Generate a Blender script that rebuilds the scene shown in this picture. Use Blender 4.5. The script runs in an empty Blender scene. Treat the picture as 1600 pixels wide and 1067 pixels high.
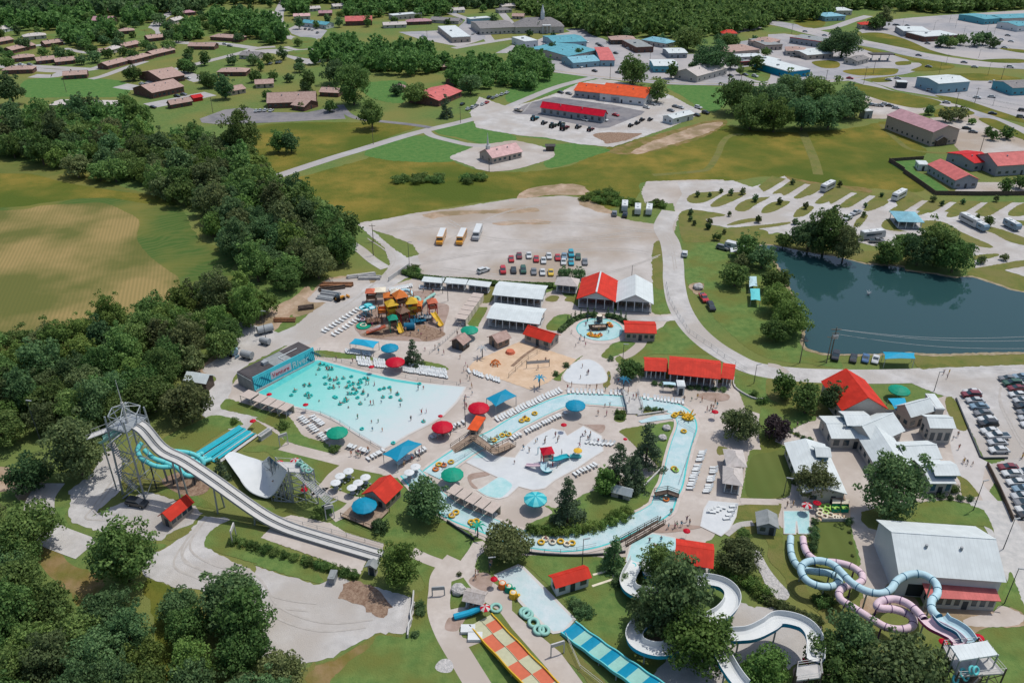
import bpy, bmesh, math, random
import numpy as np
from mathutils import Vector, Matrix
R = math.radians
random.seed(7)
rng = np.random.default_rng(7)
SC = bpy.context.scene
COL = SC.collection

# ------------------------------------------------------------------ camera, sky, sun, exposure
HC = 120.0; PITCH = R(29.8); FPX = 1295.0
cam_d = bpy.data.cameras.new("camera"); cam = bpy.data.objects.new("camera", cam_d); COL.objects.link(cam)
cam_d.lens = FPX / 1600 * 36; cam_d.sensor_width = 36; cam_d.clip_start = 1; cam_d.clip_end = 8000
cam.location = (0, 0, HC); cam.rotation_euler = (R(90) - PITCH, 0, 0)
SC.camera = cam
SUN = Vector((.36, .22, 1.0)).normalized()
SUN_EL = math.asin(SUN.z); SUN_AZ = math.atan2(SUN.x, SUN.y)
world = bpy.data.worlds.new("World"); SC.world = world; world.use_nodes = True
wn = world.node_tree; bg = wn.nodes["Background"]
sky = wn.nodes.new("ShaderNodeTexSky"); sky.sky_type = 'NISHITA'; sky.sun_disc = False
sky.sun_elevation = SUN_EL; sky.sun_rotation = SUN_AZ; sky.air_density = 1.0; sky.dust_density = 2.0; sky.ozone_density = 1.2
wn.links.new(sky.outputs[0], bg.inputs[0]); bg.inputs[1].default_value = 0.135
sd = bpy.data.lights.new("sun", 'SUN'); sd.energy = 3.3; sd.angle = R(0.6); sd.color = (1.0, .95, .88)
sun = bpy.data.objects.new("sun", sd); COL.objects.link(sun); sun.rotation_euler = SUN.to_track_quat('Z', 'Y').to_euler()
SC.view_settings.view_transform = 'Standard'; SC.view_settings.look = 'None'
SC.view_settings.exposure = -0.02; SC.view_settings.gamma = 1
SC.cycles.max_bounces = 5; SC.cycles.diffuse_bounces = 2; SC.cycles.transparent_max_bounces = 6
SC.cycles.use_denoising = True

# ------------------------------------------------------------------ pixels of the photograph -> points of the place
TILES = {'P': (0, 0, 1.0)}
for r_, y_ in zip('ABCD', (0, 270, 540, 797)):
    for c_ in range(4): TILES[f'{r_}{c_}'] = (400 * c_, y_, 3.9525)
TILES.update(E1=(360, 530, 11.35), E2=(540, 430, 8.0), E3=(180, 620, 7.26), E4=(330, 690, 8.0), E5=(690, 870, 8.0),
             E6=(870, 480, 10.667), E7=(1440, 960, 9.975), E8=(1200, 760, 9.975))
def px(s):
    """'C1 10,20 30,40,h' -> list of (x, y[, extra...]) in photo pixels"""
    t = TILES['P']; out = []
    for w in s.replace('\n', ' ').split():
        if w in TILES: t = TILES[w]; continue
        q = w.split(',')
        a = [t[0] + float(q[0]) / t[2], t[1] + float(q[1]) / t[2]]
        for e in q[2:]:
            try: a.append(float(e))
            except ValueError: a.append(e)
        out.append(tuple(a))
    return out
CP, SP = math.cos(PITCH), math.sin(PITCH)
def ray(x, y):
    u = (x - 800) / FPX; v = (y - 533.5) / FPX
    return Vector((u, CP - v * SP, -SP - v * CP))
def G(x, y, h=0.0):
    d = ray(x, y); t = (HC - h) / -d.z
    return Vector((d.x * t, d.y * t, h))
def proj(p):
    dx, dy, dz = p[0], p[1], p[2] - HC
    z = dy * CP - dz * SP; up = dy * SP + dz * CP
    return (800 + FPX * dx / z, 533.5 - FPX * up / z)
def scale(x, y, h=0.0):
    p = G(x, y, h); z = p.y * CP - (h - HC) * SP
    return FPX / z
def GP(s, h=0.0): return [G(p[0], p[1], h) for p in px(s)]
def on_plane(x, y, A, B):
    """where the sight line through a pixel meets the upright plane over the ground line A-B"""
    d = ray(x, y); n = Vector((B.y - A.y, -(B.x - A.x), 0)); t = (n.x * A.x + n.y * A.y) / (n.x * d.x + n.y * d.y)
    return Vector((d.x * t, d.y * t, HC + d.z * t))

# ------------------------------------------------------------------ materials
MATS = {}
def mat(name, c1, c2=None, scale_=1.0, rough=.8, detail=4, bump=0.0, bscale=None, metal=0.0, spec=.3, c3=None, s3=.05, lo=.35, hi=.65, alpha=None, hue=0.0, emit=None):
    if name in MATS: return MATS[name]
    m = bpy.data.materials.new(name); m.use_nodes = True; nt = m.node_tree; N = nt.nodes; L = nt.links
    b = N['Principled BSDF']; b.inputs['Roughness'].default_value = rough; b.inputs['Metallic'].default_value = metal
    b.inputs['Specular IOR Level'].default_value = spec if rough < .84 else .06
    geo = N.new('ShaderNodeNewGeometry')
    out = None
    if c2 is not None:
        n = N.new('ShaderNodeTexNoise'); n.inputs['Scale'].default_value = scale_; n.inputs['Detail'].default_value = detail
        n.inputs['Roughness'].default_value = .65
        L.new(geo.outputs['Position'], n.inputs['Vector'])
        r = N.new('ShaderNodeValToRGB'); r.color_ramp.elements[0].position = lo; r.color_ramp.elements[1].position = hi
        r.color_ramp.elements[0].color = (*c1, 1); r.color_ramp.elements[1].color = (*c2, 1)
        L.new(n.outputs['Fac'], r.inputs['Fac']); out = r.outputs['Color']
        if c3 is not None:
            n2 = N.new('ShaderNodeTexNoise'); n2.inputs['Scale'].default_value = s3; n2.inputs['Detail'].default_value = 5
            L.new(geo.outputs['Position'], n2.inputs['Vector'])
            r2 = N.new('ShaderNodeMapRange'); r2.inputs[1].default_value = .42; r2.inputs[2].default_value = .62
            L.new(n2.outputs['Fac'], r2.inputs[0])
            mx = N.new('ShaderNodeMix'); mx.data_type = 'RGBA'; mx.inputs[7].default_value = (*c3, 1)
            L.new(r2.outputs[0], mx.inputs[0]); L.new(out, mx.inputs[6]); out = mx.outputs[2]
    else:
        rgb = N.new('ShaderNodeRGB'); rgb.outputs[0].default_value = (*c1, 1); out = rgb.outputs[0]
        n = N.new('ShaderNodeTexNoise'); n.inputs['Scale'].default_value = 1.3; n.inputs['Detail'].default_value = 6
        L.new(geo.outputs['Position'], n.inputs['Vector'])
        r = N.new('ShaderNodeMapRange'); r.inputs[3].default_value = .82; r.inputs[4].default_value = 1.14
        L.new(n.outputs['Fac'], r.inputs[0])
        mx = N.new('ShaderNodeVectorMath'); mx.operation = 'SCALE'; L.new(out, mx.inputs[0]); L.new(r.outputs[0], mx.inputs['Scale']); out = mx.outputs[0]
    if hue:
        oi = N.new('ShaderNodeObjectInfo'); hs = N.new('ShaderNodeHueSaturation')
        mr = N.new('ShaderNodeMapRange'); mr.inputs[3].default_value = .5 - hue; mr.inputs[4].default_value = .5 + hue
        L.new(oi.outputs['Random'], mr.inputs[0]); L.new(mr.outputs[0], hs.inputs['Hue'])
        mv = N.new('ShaderNodeMath'); mv.operation = 'MULTIPLY_ADD'; mv.inputs[1].default_value = 7.31; mv.inputs[2].default_value = .2
        fr = N.new('ShaderNodeMath'); fr.operation = 'FRACT'; L.new(oi.outputs['Random'], mv.inputs[0]); L.new(mv.outputs[0], fr.inputs[0])
        m2 = N.new('ShaderNodeMapRange'); m2.inputs[3].default_value = .72; m2.inputs[4].default_value = 1.4
        L.new(fr.outputs[0], m2.inputs[0]); L.new(m2.outputs[0], hs.inputs['Value'])
        L.new(out, hs.inputs['Color']); out = hs.outputs['Color']
    L.new(out, b.inputs['Base Color'])
    if bump:
        nb = N.new('ShaderNodeTexNoise'); nb.inputs['Scale'].default_value = bscale or scale_ * 4; nb.inputs['Detail'].default_value = 5
        L.new(geo.outputs['Position'], nb.inputs['Vector'])
        bp = N.new('ShaderNodeBump'); bp.inputs['Strength'].default_value = bump; bp.inputs['Distance'].default_value = .3
        L.new(nb.outputs['Fac'], bp.inputs['Height']); L.new(bp.outputs[0], b.inputs['Normal'])
    MATS[name] = m; return m
def striped(name, c1, c2, dirv, period, amount=1.0, base=None, sharp=False, rough=.6, wob=0.0, bump=0.0, local=False, spec=.3, metal=0.0):
    """rows across dirv (a world xy direction), as ploughed rows, mown bands or the ribs of metal roofing"""
    if name in MATS: return MATS[name]
    m = bpy.data.materials.new(name); m.use_nodes = True; nt = m.node_tree; N = nt.nodes; L = nt.links
    b = N['Principled BSDF']; b.inputs['Roughness'].default_value = rough; b.inputs['Specular IOR Level'].default_value = spec if rough < .84 else .04
    b.inputs['Metallic'].default_value = metal
    geo = N.new('ShaderNodeTexCoord' if local else 'ShaderNodeNewGeometry'); pos = geo.outputs['Object' if local else 'Position']
    dt = N.new('ShaderNodeVectorMath'); dt.operation = 'DOT_PRODUCT'; v = Vector(dirv).normalized(); dt.inputs[1].default_value = (v.x, v.y, 0)
    L.new(pos, dt.inputs[0]); val = dt.outputs['Value']
    n = N.new('ShaderNodeTexNoise'); n.inputs['Scale'].default_value = .03 if not local else .6; n.inputs['Detail'].default_value = 6
    L.new(pos, n.inputs['Vector'])
    if wob:
        wq = N.new('ShaderNodeMath'); wq.operation = 'MULTIPLY_ADD'; wq.inputs[1].default_value = wob
        L.new(n.outputs['Fac'], wq.inputs[0]); L.new(val, wq.inputs[2]); val = wq.outputs[0]
    ml = N.new('ShaderNodeMath'); ml.operation = 'MULTIPLY'; ml.inputs[1].default_value = 2 * math.pi / period; L.new(val, ml.inputs[0])
    si = N.new('ShaderNodeMath'); si.operation = 'SINE'; L.new(ml.outputs[0], si.inputs[0])
    mr = N.new('ShaderNodeMapRange'); mr.inputs[1].default_value = .9 if sharp else -1; mr.inputs[2].default_value = 1
    mr.inputs[3].default_value = 0; mr.inputs[4].default_value = amount; L.new(si.outputs[0], mr.inputs[0])
    n2 = N.new('ShaderNodeTexNoise'); n2.inputs['Scale'].default_value = .035 if not local else .5; n2.inputs['Detail'].default_value = 8
    L.new(pos, n2.inputs['Vector'])
    r = N.new('ShaderNodeValToRGB'); r.color_ramp.elements[0].position = .4; r.color_ramp.elements[1].position = .62
    bb = base or (c1, c1); r.color_ramp.elements[0].color = (*bb[0], 1); r.color_ramp.elements[1].color = (*bb[1], 1)
    L.new(n2.outputs['Fac'], r.inputs['Fac'])
    mx = N.new('ShaderNodeMix'); mx.data_type = 'RGBA'; mx.inputs[7].default_value = (*c2, 1)
    L.new(mr.outputs[0], mx.inputs[0]); L.new(r.outputs[0], mx.inputs[6]); L.new(mx.outputs[2], b.inputs['Base Color'])
    if bump:
        bp = N.new('ShaderNodeBump'); bp.inputs['Strength'].default_value = bump; bp.inputs['Distance'].default_value = .05
        L.new(mr.outputs[0], bp.inputs['Height']); L.new(bp.outputs[0], b.inputs['Normal'])
    MATS[name] = m; return m

def M(n): return MATS[n]
mat('grass', (.086, .143, .042), (.127, .176, .051), .5, .9, 9, c3=(.160, .165, .050), s3=.022, bump=.5, bscale=3)
mat('lawn', (.076, .140, .039), (.134, .195, .056), .45, .9, 10, c3=(.122, .140, .037), s3=.09, bump=.5, bscale=3)
mat('verge', (.099, .127, .033), (.160, .154, .046), .3, .9, c3=(.150, .145, .050), s3=.12, bump=.5, bscale=3)
mat('bright_grass', (.056, .147, .037), (.100, .181, .050), .4, .9, bump=.5, bscale=3)
mat('meadow', (.088, .108, .018), (.195, .155, .032), .07, .9, 12, c3=(.070, .098, .016), s3=.02, bump=.9, bscale=1.0, lo=.36, hi=.62)
mat('dry_grass', (.16, .12, .035), (.24, .17, .09), .25, .95, 8, c3=(.12, .12, .03), s3=.15, bump=.6)
mat('dirt', (.30, .21, .14), (.42, .33, .25), .3, .95, 8, c3=(.22, .17, .10), s3=.12, bump=.5)
mat('gravel', (.349, .340, .328), (.473, .465, .452), .22, .95, 9, c3=(.357, .332, .303), s3=.06, bump=.3, bscale=5)
mat('gravel_warm', (.349, .324, .299), (.448, .423, .398), .10, .95, 9, c3=(.315, .266, .216), s3=.03, bump=.3, bscale=5)
mat('stones', (.323, .323, .315), (.527, .510, .493), 2.0, .95, 6, bump=1, bscale=4)
mat('pave', (.385, .345, .31), (.49, .45, .41), .6, .85, 12, c3=(.37, .325, .285), s3=.07, lo=.3, hi=.7)
mat('pave_pale', (.395, .378, .361), (.462, .445, .428), .3, .85, 7)
mat('wet_pave', (.24, .17, .13), (.33, .25, .21), .5, .5, 6)
mat('road', (.306, .302, .297), (.378, .373, .369), .2, .9, 8, c3=(.324, .306, .297), s3=.04)
mat('asphalt', (.13, .13, .145), (.19, .19, .20), .2, .9, 8, c3=(.22, .21, .21), s3=.05)
mat('town_asphalt', (.24, .245, .26), (.32, .32, .33), .08, .9, 8, c3=(.36, .34, .33), s3=.02)
mat('sand', (.46, .33, .22), (.55, .42, .30), .3, .95, 7, bump=.3)
mat('mulch', (.16, .10, .07), (.30, .22, .16), 1.2, .95, 6, bump=.6)
mat('white_pool', (.480, .504, .508), (.528, .552, .552), .3, .25, 3, spec=.5)
mat('pale_pool', (.295, .508, .508), (.394, .558, .558), .5, .12, 3, spec=.5, bump=.15, bscale=2)
mat('landing_water', (.386, .504, .512), (.487, .546, .554), .35, .12, 5, spec=.5, bump=.2, bscale=2)
mat('river_water', (.319, .487, .504), (.462, .554, .563), .35, .12, 5, spec=.5, bump=.2, bscale=2)
mat('teal_edge', (.06, .40, .40), (.10, .48, .46), .8, .3)
mat('rim', (.420, .370, .336), (.487, .437, .403), .5, .8)
mat('curb', (.442, .425, .399), (.493, .476, .451), .5, .8)
mat('white', (.515, .546, .546), (.562, .585, .585), .4, .45, spec=.4)
mat('off_white', (.451, .451, .435), rough=.6)
mat('concrete', (.36, .36, .35), (.46, .45, .43), .6, .85)
mat('grey', (.28, .30, .31), rough=.6)
mat('dark', (.035, .045, .055), rough=.5)
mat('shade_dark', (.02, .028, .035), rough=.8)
mat('steel', (.32, .35, .36), rough=.4, metal=.3)
mat('rust', (.16, .08, .05), (.28, .14, .07), 1.2, .9)
mat('wood', (.22, .16, .12), (.33, .26, .20), 1.5, .85)
mat('wood_dark', (.07, .055, .045), (.13, .10, .08), 1.5, .85)
mat('pole_wood', (.16, .13, .10), rough=.9)
mat('brick', (.10, .055, .045), (.18, .10, .08), 1.4, .9)
mat('tan_wall', (.38, .32, .27), rough=.8)
mat('cabana_roof', (.432, .369, .324), rough=.8)
mat('cream_wall', (.432, .405, .360), rough=.8)
mat('blue_wall', (.22, .36, .42), rough=.7)
mat('teal_wall', (.08, .30, .36), rough=.7)
mat('grey_wall', (.26, .28, .30), rough=.8)
mat('glass', (.03, .055, .07), rough=.12, spec=.6)
mat('glass_blue', (.05, .12, .16), rough=.15, spec=.6)
for nm, c in dict(red=(.48, .018, .02), orange_red=(.56, .062, .025), teal=(.02, .33, .40), blue=(.004, .21, .34), green=(.006, .25, .155),
                  yellow=(.58, .36, .03), orange=(.58, .16, .03), pink=(.62, .48, .53), light_blue=(.40, .57, .62), sky_blue=(.015, .30, .47),
                  aqua=(.12, .50, .52), mint=(.24, .46, .40), lime=(.32, .56, .12), purple=(.10, .045, .14), crimson=(.43, .003, .02),
                  magenta=(.42, .05, .17), deep_blue=(.01, .11, .19), brown=(.16, .09, .06), cream=(.62, .57, .45), coral=(.50, .13, .07), pale_yellow=(.42, .42, .28), ring_teal=(.03, .44, .40)).items():
    mat(nm, c, rough=.55, spec=.15)
def roofing(name, c, k=.82, per=.75, lo=.82):
    return striped(name, c, tuple(x * k for x in c), (1, 0), per, sharp=True, rough=.6, bump=.3, local=True, spec=.12, base=(tuple(x * lo for x in c), tuple(x * 1.03 for x in c)))
roofing('roof_red', (.52, .034, .018)); roofing('roof_crimson', (.58, .006, .028)); roofing('roof_orange', (.62, .085, .02)); roofing('roof_deepred', (.50, .018, .02))
roofing('roof_white', (.53, .58, .58), .88, lo=.93); roofing('roof_blue', (.20, .42, .50)); roofing('roof_teal', (.10, .32, .38)); roofing('roof_pink', (.40, .235, .255))
roofing('roof_palered', (.52, .14, .13)); roofing('roof_lightpink', (.56, .36, .35))
mat('shingle_brown', (.30, .205, .175), (.41, .30, .26), .9, .95, 8)
mat('shingle_grey', (.17, .165, .165), (.25, .24, .235), .9, .95, 8)
mat('shingle_pale', (.40, .37, .345), (.50, .465, .44), .9, .95, 8)
mat('membrane_dark', (.045, .042, .045), (.075, .068, .07), .6, .8)
mat('membrane_grey', (.18, .20, .20), (.26, .28, .28), .6, .8)
mat('thatch', (.28, .25, .23), (.40, .37, .35), 2.5, .95)
mat('skin', (.36, .23, .17), rough=.6, hue=.01); mat('hair', (.045, .028, .018), rough=.7)
mat('leaf', (.060, .125, .034), (.185, .285, .085), 1.1, .55, 3, spec=.10, hue=.022)
mat('leaf_deep', (.050, .110, .044), (.155, .250, .100), 1.1, .55, 3, spec=.10, hue=.02)
mat('leaf_bright', (.075, .140, .032), (.195, .290, .075), 1.1, .55, 3, spec=.10, hue=.02)
mat('leaf_olive', (.074, .108, .040), (.190, .230, .096), 1.1, .55, 3, spec=.10, hue=.02)
mat('leaf_purple', (.030, .022, .026), (.085, .06, .065), 1.1, .55, 3, spec=.25)
mat('needle', (.05, .09, .046), (.15, .22, .12), 2.0, .6, 3, spec=.2)
mat('bark', (.07, .055, .042), (.14, .115, .09), 1.5, .95)
mat('tyre', (.015, .015, .016), rough=.9)

for n_ in ('leaf', 'leaf_deep', 'leaf_bright', 'leaf_olive', 'leaf_purple', 'needle'):       # leaves let some light through
    nt = MATS[n_].node_tree; B = nt.nodes['Principled BSDF']; src = B.inputs['Base Color'].links[0].from_socket; tr = nt.nodes.new('ShaderNodeBsdfTranslucent'); mx = nt.nodes.new('ShaderNodeMixShader'); mx.inputs[0].default_value = .4
    nt.links.new(src, tr.inputs[0]); nt.links.new(B.outputs[0], mx.inputs[1]); nt.links.new(tr.outputs[0], mx.inputs[2]); nt.links.new(mx.outputs[0], nt.nodes['Material Output'].inputs[0])
# ------------------------------------------------------------------ mesh helpers
class MB:
    def __init__(s): s.v = []; s.f = []; s.m = []
    def add(s, vs, fs, mi=0):
        o = len(s.v); s.v.extend([tuple(v) for v in vs]); s.f.extend([tuple(i + o for i in f) for f in fs]); s.m.extend([mi] * len(fs)); return s
    def box(s, x0, x1, y0, y1, z0, z1, mi=0, mtx=None):
        vs = [Vector(p) for p in ((x0, y0, z0), (x1, y0, z0), (x1, y1, z0), (x0, y1, z0), (x0, y0, z1), (x1, y0, z1), (x1, y1, z1), (x0, y1, z1))]
        if mtx: vs = [mtx @ v for v in vs]
        return s.add(vs, [(3, 2, 1, 0), (4, 5, 6, 7), (0, 1, 5, 4), (1, 2, 6, 5), (2, 3, 7, 6), (3, 0, 4, 7)], mi)
    def cyl(s, a, b, r0, r1=None, n=8, mi=0, caps=True):
        a, b = Vector(a), Vector(b); r1 = r0 if r1 is None else r1; d = (b - a).normalized()
        u = d.orthogonal().normalized(); w = d.cross(u); vs = []
        for c, r in ((a, r0), (b, r1)):
            for i in range(n):
                t = 2 * math.pi * i / n; vs.append(c + u * math.cos(t) * r + w * math.sin(t) * r)
        fs = [(i, (i + 1) % n, n + (i + 1) % n, n + i) for i in range(n)]
        if caps: fs += [tuple(range(n - 1, -1, -1)), tuple(range(n, 2 * n))]
        return s.add(vs, fs, mi)
    def sweep(s, path, prof, mi=0, closed=False, mis=None, caps=False):
        """profile of (sideways, up) swept along a 3-D path, kept upright; mis = material of each profile edge"""
        n = len(path); k = len(prof); vs = []
        for i, p in enumerate(path):
            a, b = path[max(i - 1, 0)], path[min(i + 1, n - 1)]
            t = (b - a).normalized(); sd = Vector((t.y, -t.x, 0)).normalized() if abs(t.z) < .99 else Vector((1, 0, 0)); up = sd.cross(t)
            if up.z < 0: up = -up
            for (q, z) in prof: vs.append(p + sd * q + up * z)
        e = k if closed else k - 1
        for j in range(e):
            fs = [(i * k + j, i * k + (j + 1) % k, (i + 1) * k + (j + 1) % k, (i + 1) * k + j) for i in range(n - 1)]
            if j == 0: o = len(s.v); s.v.extend([tuple(v) for v in vs])
            s.f.extend([tuple(x + o for x in f) for f in fs]); s.m.extend([mis[j] if mis else mi] * len(fs))
        if caps: s.f.append(tuple(o + i for i in range(k))); s.f.append(tuple(o + (n - 1) * k + i for i in range(k - 1, -1, -1))); s.m += [mi, mi]
        return s
    def torus(s, c, R_, r, n=16, k=8, mi=0, tilt=None):
        c = Vector(c); vs = []
        for i in range(n):
            a = 2 * math.pi * i / n
            for j in range(k):
                b = 2 * math.pi * j / k; p = Vector(((R_ + r * math.cos(b)) * math.cos(a), (R_ + r * math.cos(b)) * math.sin(a), r * math.sin(b)))
                if tilt: p = tilt @ p
                vs.append(c + p)
        return s.add(vs, [(i * k + j, ((i + 1) % n) * k + j, ((i + 1) % n) * k + (j + 1) % k, i * k + (j + 1) % k) for i in range(n) for j in range(k)], mi)
    def poly(s, pts, z0, z1, mi=0):
        n = len(pts); vs = [(p[0], p[1], z0) for p in pts] + [(p[0], p[1], z1) for p in pts]
        return s.add(vs, [tuple(range(n, 2 * n))] + [(i, (i + 1) % n, n + (i + 1) % n, n + i) for i in range(n)], mi)
    def mesh(s, name, mats, smooth=False):
        me = bpy.data.meshes.new(name); me.from_pydata(s.v, [], s.f)
        for m in (mats if isinstance(mats, (list, tuple)) else [mats]): me.materials.append(M(m) if isinstance(m, str) else m)
        me.polygons.foreach_set('material_index', s.m)
        if smooth: me.polygons.foreach_set('use_smooth', [True] * len(s.f))
        me.update(); return me
    def build(s, name, mats, parent=None, smooth=False, loc=None):
        return link(name, s.mesh(name, mats, smooth), parent, loc)
def link(name, me, parent=None, loc=None, rz=0.0, sc=None):
    o = bpy.data.objects.new(name, me); COL.objects.link(o)
    if parent: o.parent = parent
    if loc is not None: o.location = loc
    if rz: o.rotation_euler.z = rz
    if sc is not None: o.scale = sc if isinstance(sc, (tuple, list)) else (sc, sc, sc)
    return o
def tag(o, label, cat, group=None):
    o['label'] = label; o['category'] = cat
    if group: o['group'] = group
    return o
def thing(name, label, cat, loc=(0, 0, 0), rz=0.0, group=None):
    return tag(link(name, None, None, loc, rz), label, cat, group)
KIDS = {}
def copy_tree(o, loc=None, rz=None, label=None, group=None, sc=None):
    c = o.copy(); COL.objects.link(c)
    if loc is not None: c.location = loc
    if rz is not None: c.rotation_euler.z = rz
    if sc is not None: c.scale = sc if isinstance(sc, (tuple, list)) else (sc, sc, sc)
    if label: c['label'] = label
    if group: c['group'] = group
    def rec(src, dst):
        for ch in list(src.children):
            d = ch.copy(); COL.objects.link(d); d.parent = dst; rec(ch, d)
    rec(o, c); return c
def smooth_pts(pts, closed=True, k=5):
    n = len(pts); out = []
    rg = range(n) if closed else range(n - 1)
    for i in rg:
        p0, p1, p2, p3 = (pts[(i + j) % n] if closed else pts[min(max(i + j, 0), n - 1)] for j in (-1, 0, 1, 2))
        for j in range(k):
            t = j / k
            out.append(0.5 * ((2 * p1) + (p2 - p0) * t + (2 * p0 - 5 * p1 + 4 * p2 - p3) * t * t + (3 * p1 - p0 - 3 * p2 + p3) * t ** 3))
    if not closed: out.append(pts[-1])
    return out
from mathutils import noise as mnoise
LAYER = {}
def sheet(name, material, z, pts, smooth=True, rag=0.0, kind='structure', h=0.0):
    P_ = GP(pts) if isinstance(pts, str) else pts
    if smooth: P_ = smooth_pts(P_, True, 4)
    if rag:
        Q = []
        for i, p in enumerate(P_):
            q = P_[(i + 1) % len(P_)]; n = max(1, min(40, int((q - p).length / (rag * 1.5))))
            for j in range(n): Q.append(p.lerp(q, j / n))
        P_ = [p + Vector((mnoise.noise(p * .9 / rag), mnoise.noise((p + Vector((91, 7, 3))) * .9 / rag), 0)) * rag for p in Q]
    from mathutils.geometry import delaunay_2d_cdt
    vv, ee, ff, *_r = delaunay_2d_cdt([Vector((p.x, p.y)) for p in P_], [], [list(range(len(P_)))], 1, 1e-4)
    b = MB(); fs = []
    for f in ff:
        a_ = sum(vv[f[i]].x * vv[f[(i + 1) % len(f)]].y - vv[f[(i + 1) % len(f)]].x * vv[f[i]].y for i in range(len(f)))
        fs.append(tuple(f) if a_ > 0 else tuple(reversed(f)))
    b.add([(p.x, p.y, z) for p in vv], fs); me = b.mesh(name, material)
    o = link(name, me)
    if kind: o['kind'] = kind
    return o
STRIPS = []
def strip(name, material, z, pts, width, smooth=True, kind='structure', rag=0):
    P_ = GP(pts) if isinstance(pts, str) else pts
    if smooth: P_ = smooth_pts(P_, False, 6)
    if name != 'tyre_track': STRIPS.append((P_, width))
    b = MB(); w = width / 2
    b.sweep([Vector((p.x, p.y, z)) for p in P_], [(-w, 0), (w, 0)]); o = b.build(name, material)
    if kind: o['kind'] = kind
    return o
# ================================================================== THE GROUND
ZN = {}
def Z(k):
    ZN[k] = ZN.get(k, 0) + 1
    return 0.014 * k + 0.0002 * ZN[k]
b = MB(); b.add([(-2500, -60, 0), (2500, -60, 0), (2500, 4200, 0), (-2500, 4200, 0)], [(0, 1, 2, 3)]); g = b.build('ground', 'grass'); g['kind'] = 'structure'
# --- crop field on the left, its rows running away from the camera
ra, rb = G(33, 440), G(74, 345); rd = (rb - ra).normalized(); across = (rd.y, -rd.x)
striped('crop_rows', (.19, .15, .07), (.075, .095, .030), across, 1.25, .28, base=((.115, .120, .036), (.275, .205, .085)), rough=.95, wob=.8)
striped('crop_green', (.06, .1, .03), (.14, .15, .05), (rd.x, rd.y), 2.8, .35, base=((.055, .105, .026), (.16, .15, .04)), rough=.95, wob=30.0)
sheet('crop_field', 'crop_green', Z(1), 'P -320,230 0,236 25,243 119,266 180,288 250,310 287,330 302,360 330,383 360,384 372,405 362,422 378,440 360,520 0,540 -380,540', rag=1.0)
sheet('crop_rows_field', 'crop_rows', Z(2), 'B0 -1400,250 0,235 250,205 500,190 650,190 780,245 830,270 862,310 845,400 870,450 940,530 1050,610 1105,655 1115,800 1100,1100 0,1150 -1600,1100', rag=.4)
sheet('field_margin', 'meadow', Z(2), 'B0 -1200,-20 0,5 200,10 400,60 700,110 1000,150 1090,200 900,190 700,160 500,160 250,190 0,215 -1200,230')
# --- meadows
sheet('meadow', 'meadow', Z(1), 'P 450,284 560,252 640,226 690,245 760,268 880,262 950,230 1040,208 1110,192 1180,205 1270,206 1345,198 1390,190 1420,215 1450,240 1400,252 1432,280 1442,300 1380,296 1280,288 1200,276 1140,283 1010,284 1000,300 985,318 930,328 900,306 800,310 700,324 585,346 550,350 520,320 470,300', rag=1.5)
sheet('meadow_patch', 'meadow', Z(1), 'P 385,200 455,192 570,192 650,196 610,214 540,240 450,268 405,262 378,222', rag=1.5)
sheet('meadow_strip', 'dry_grass', Z(1), 'D0 170,120 240,150 330,220 440,330 560,380 640,450 600,520 500,600 430,520 250,330 180,200', rag=1)
sheet('meadow_gap', 'meadow', Z(1), 'D0 900,430 1080,470 1130,560 1080,680 1130,820 1150,950 1100,1100 930,1100 920,950 960,800 950,650 900,520', rag=1.0)
sheet('bare_patch', 'dirt', Z(1), 'C0 -60,760 100,760 290,800 240,860 220,930 150,960 60,900 -60,900', rag=1.0)
sheet('path_verge', 'verge', Z(1), 'D1 330,960 480,930 700,790 760,760 930,770 950,760 980,500 1040,520 1110,600 1100,680 1180,800 1300,1000 1350,1110 300,1110', rag=.8)
sheet('dry_patch', 'dry_grass', Z(2), 'D1 340,990 480,930 640,830 700,850 640,950 540,1000 520,1080 330,1080', rag=1.2)
sheet('dry_bank', 'dry_grass', Z(2), 'A2 600,930 800,860 1050,790 1200,750 1330,745 1280,800 1150,860 950,920 780,950 650,955', rag=1.2)
sheet('straw_bank', 'dirt', Z(3), 'A2 740,940 850,880 1000,830 1150,775 1290,755 1280,790 1130,850 950,905 800,950', rag=1.2)
sheet('dirt_mound', 'dirt', Z(2), 'B2 20,160 100,100 300,70 430,80 470,110 430,140 250,135 60,165', rag=1.5)
sheet('bank_soil', 'dirt', Z(2), 'B0 1400,1080 1480,1000 1560,900 1620,850 1800,780 1900,700 1960,790 1860,850 1800,880 1720,950 1640,1010 1500,1100', rag=1.0)
sheet('worn_bank', 'dry_grass', Z(2), 'B3 100,20 300,60 600,95 640,125 500,110 300,90 120,45', rag=1)
strip('mown_track', 'verge', Z(3), 'P 1162,210 1140,213 1128,225 1122,240 1108,262 1090,268 1020,274', 3.2)
strip('mown_track', 'verge', Z(3), 'A3 210,810 250,900 290,1000 310,1080', 4.5)
strip('mown_track', 'verge', Z(3), 'A3 700,770 790,860 900,930 1150,950', 3)
for s_ in ('A1 670,950 780,880 1000,840 1200,850 1320,900 1320,930 1240,975 1190,1000 950,1000 780,985', 'A0 150,500 400,480 740,500 800,560 740,600 420,600 160,600',
           'A2 960,530 1290,540 1330,600 1260,690 1150,660 1060,600', 'A2 0,540 250,455 480,475 530,490 380,540 0,640', 'A1 1110,790 1300,750 1581,830 1581,880 1400,890 1250,850 1130,830',
           'A1 660,520 900,500 930,560 900,640 700,600', 'A2 560,870 0,840 100,850 300,870 420,890 600,925 520,960 250,1040 200,1000 270,950 200,900'):
    sheet('lawn_patch', 'bright_grass', Z(2), s_, rag=1.0)
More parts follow.
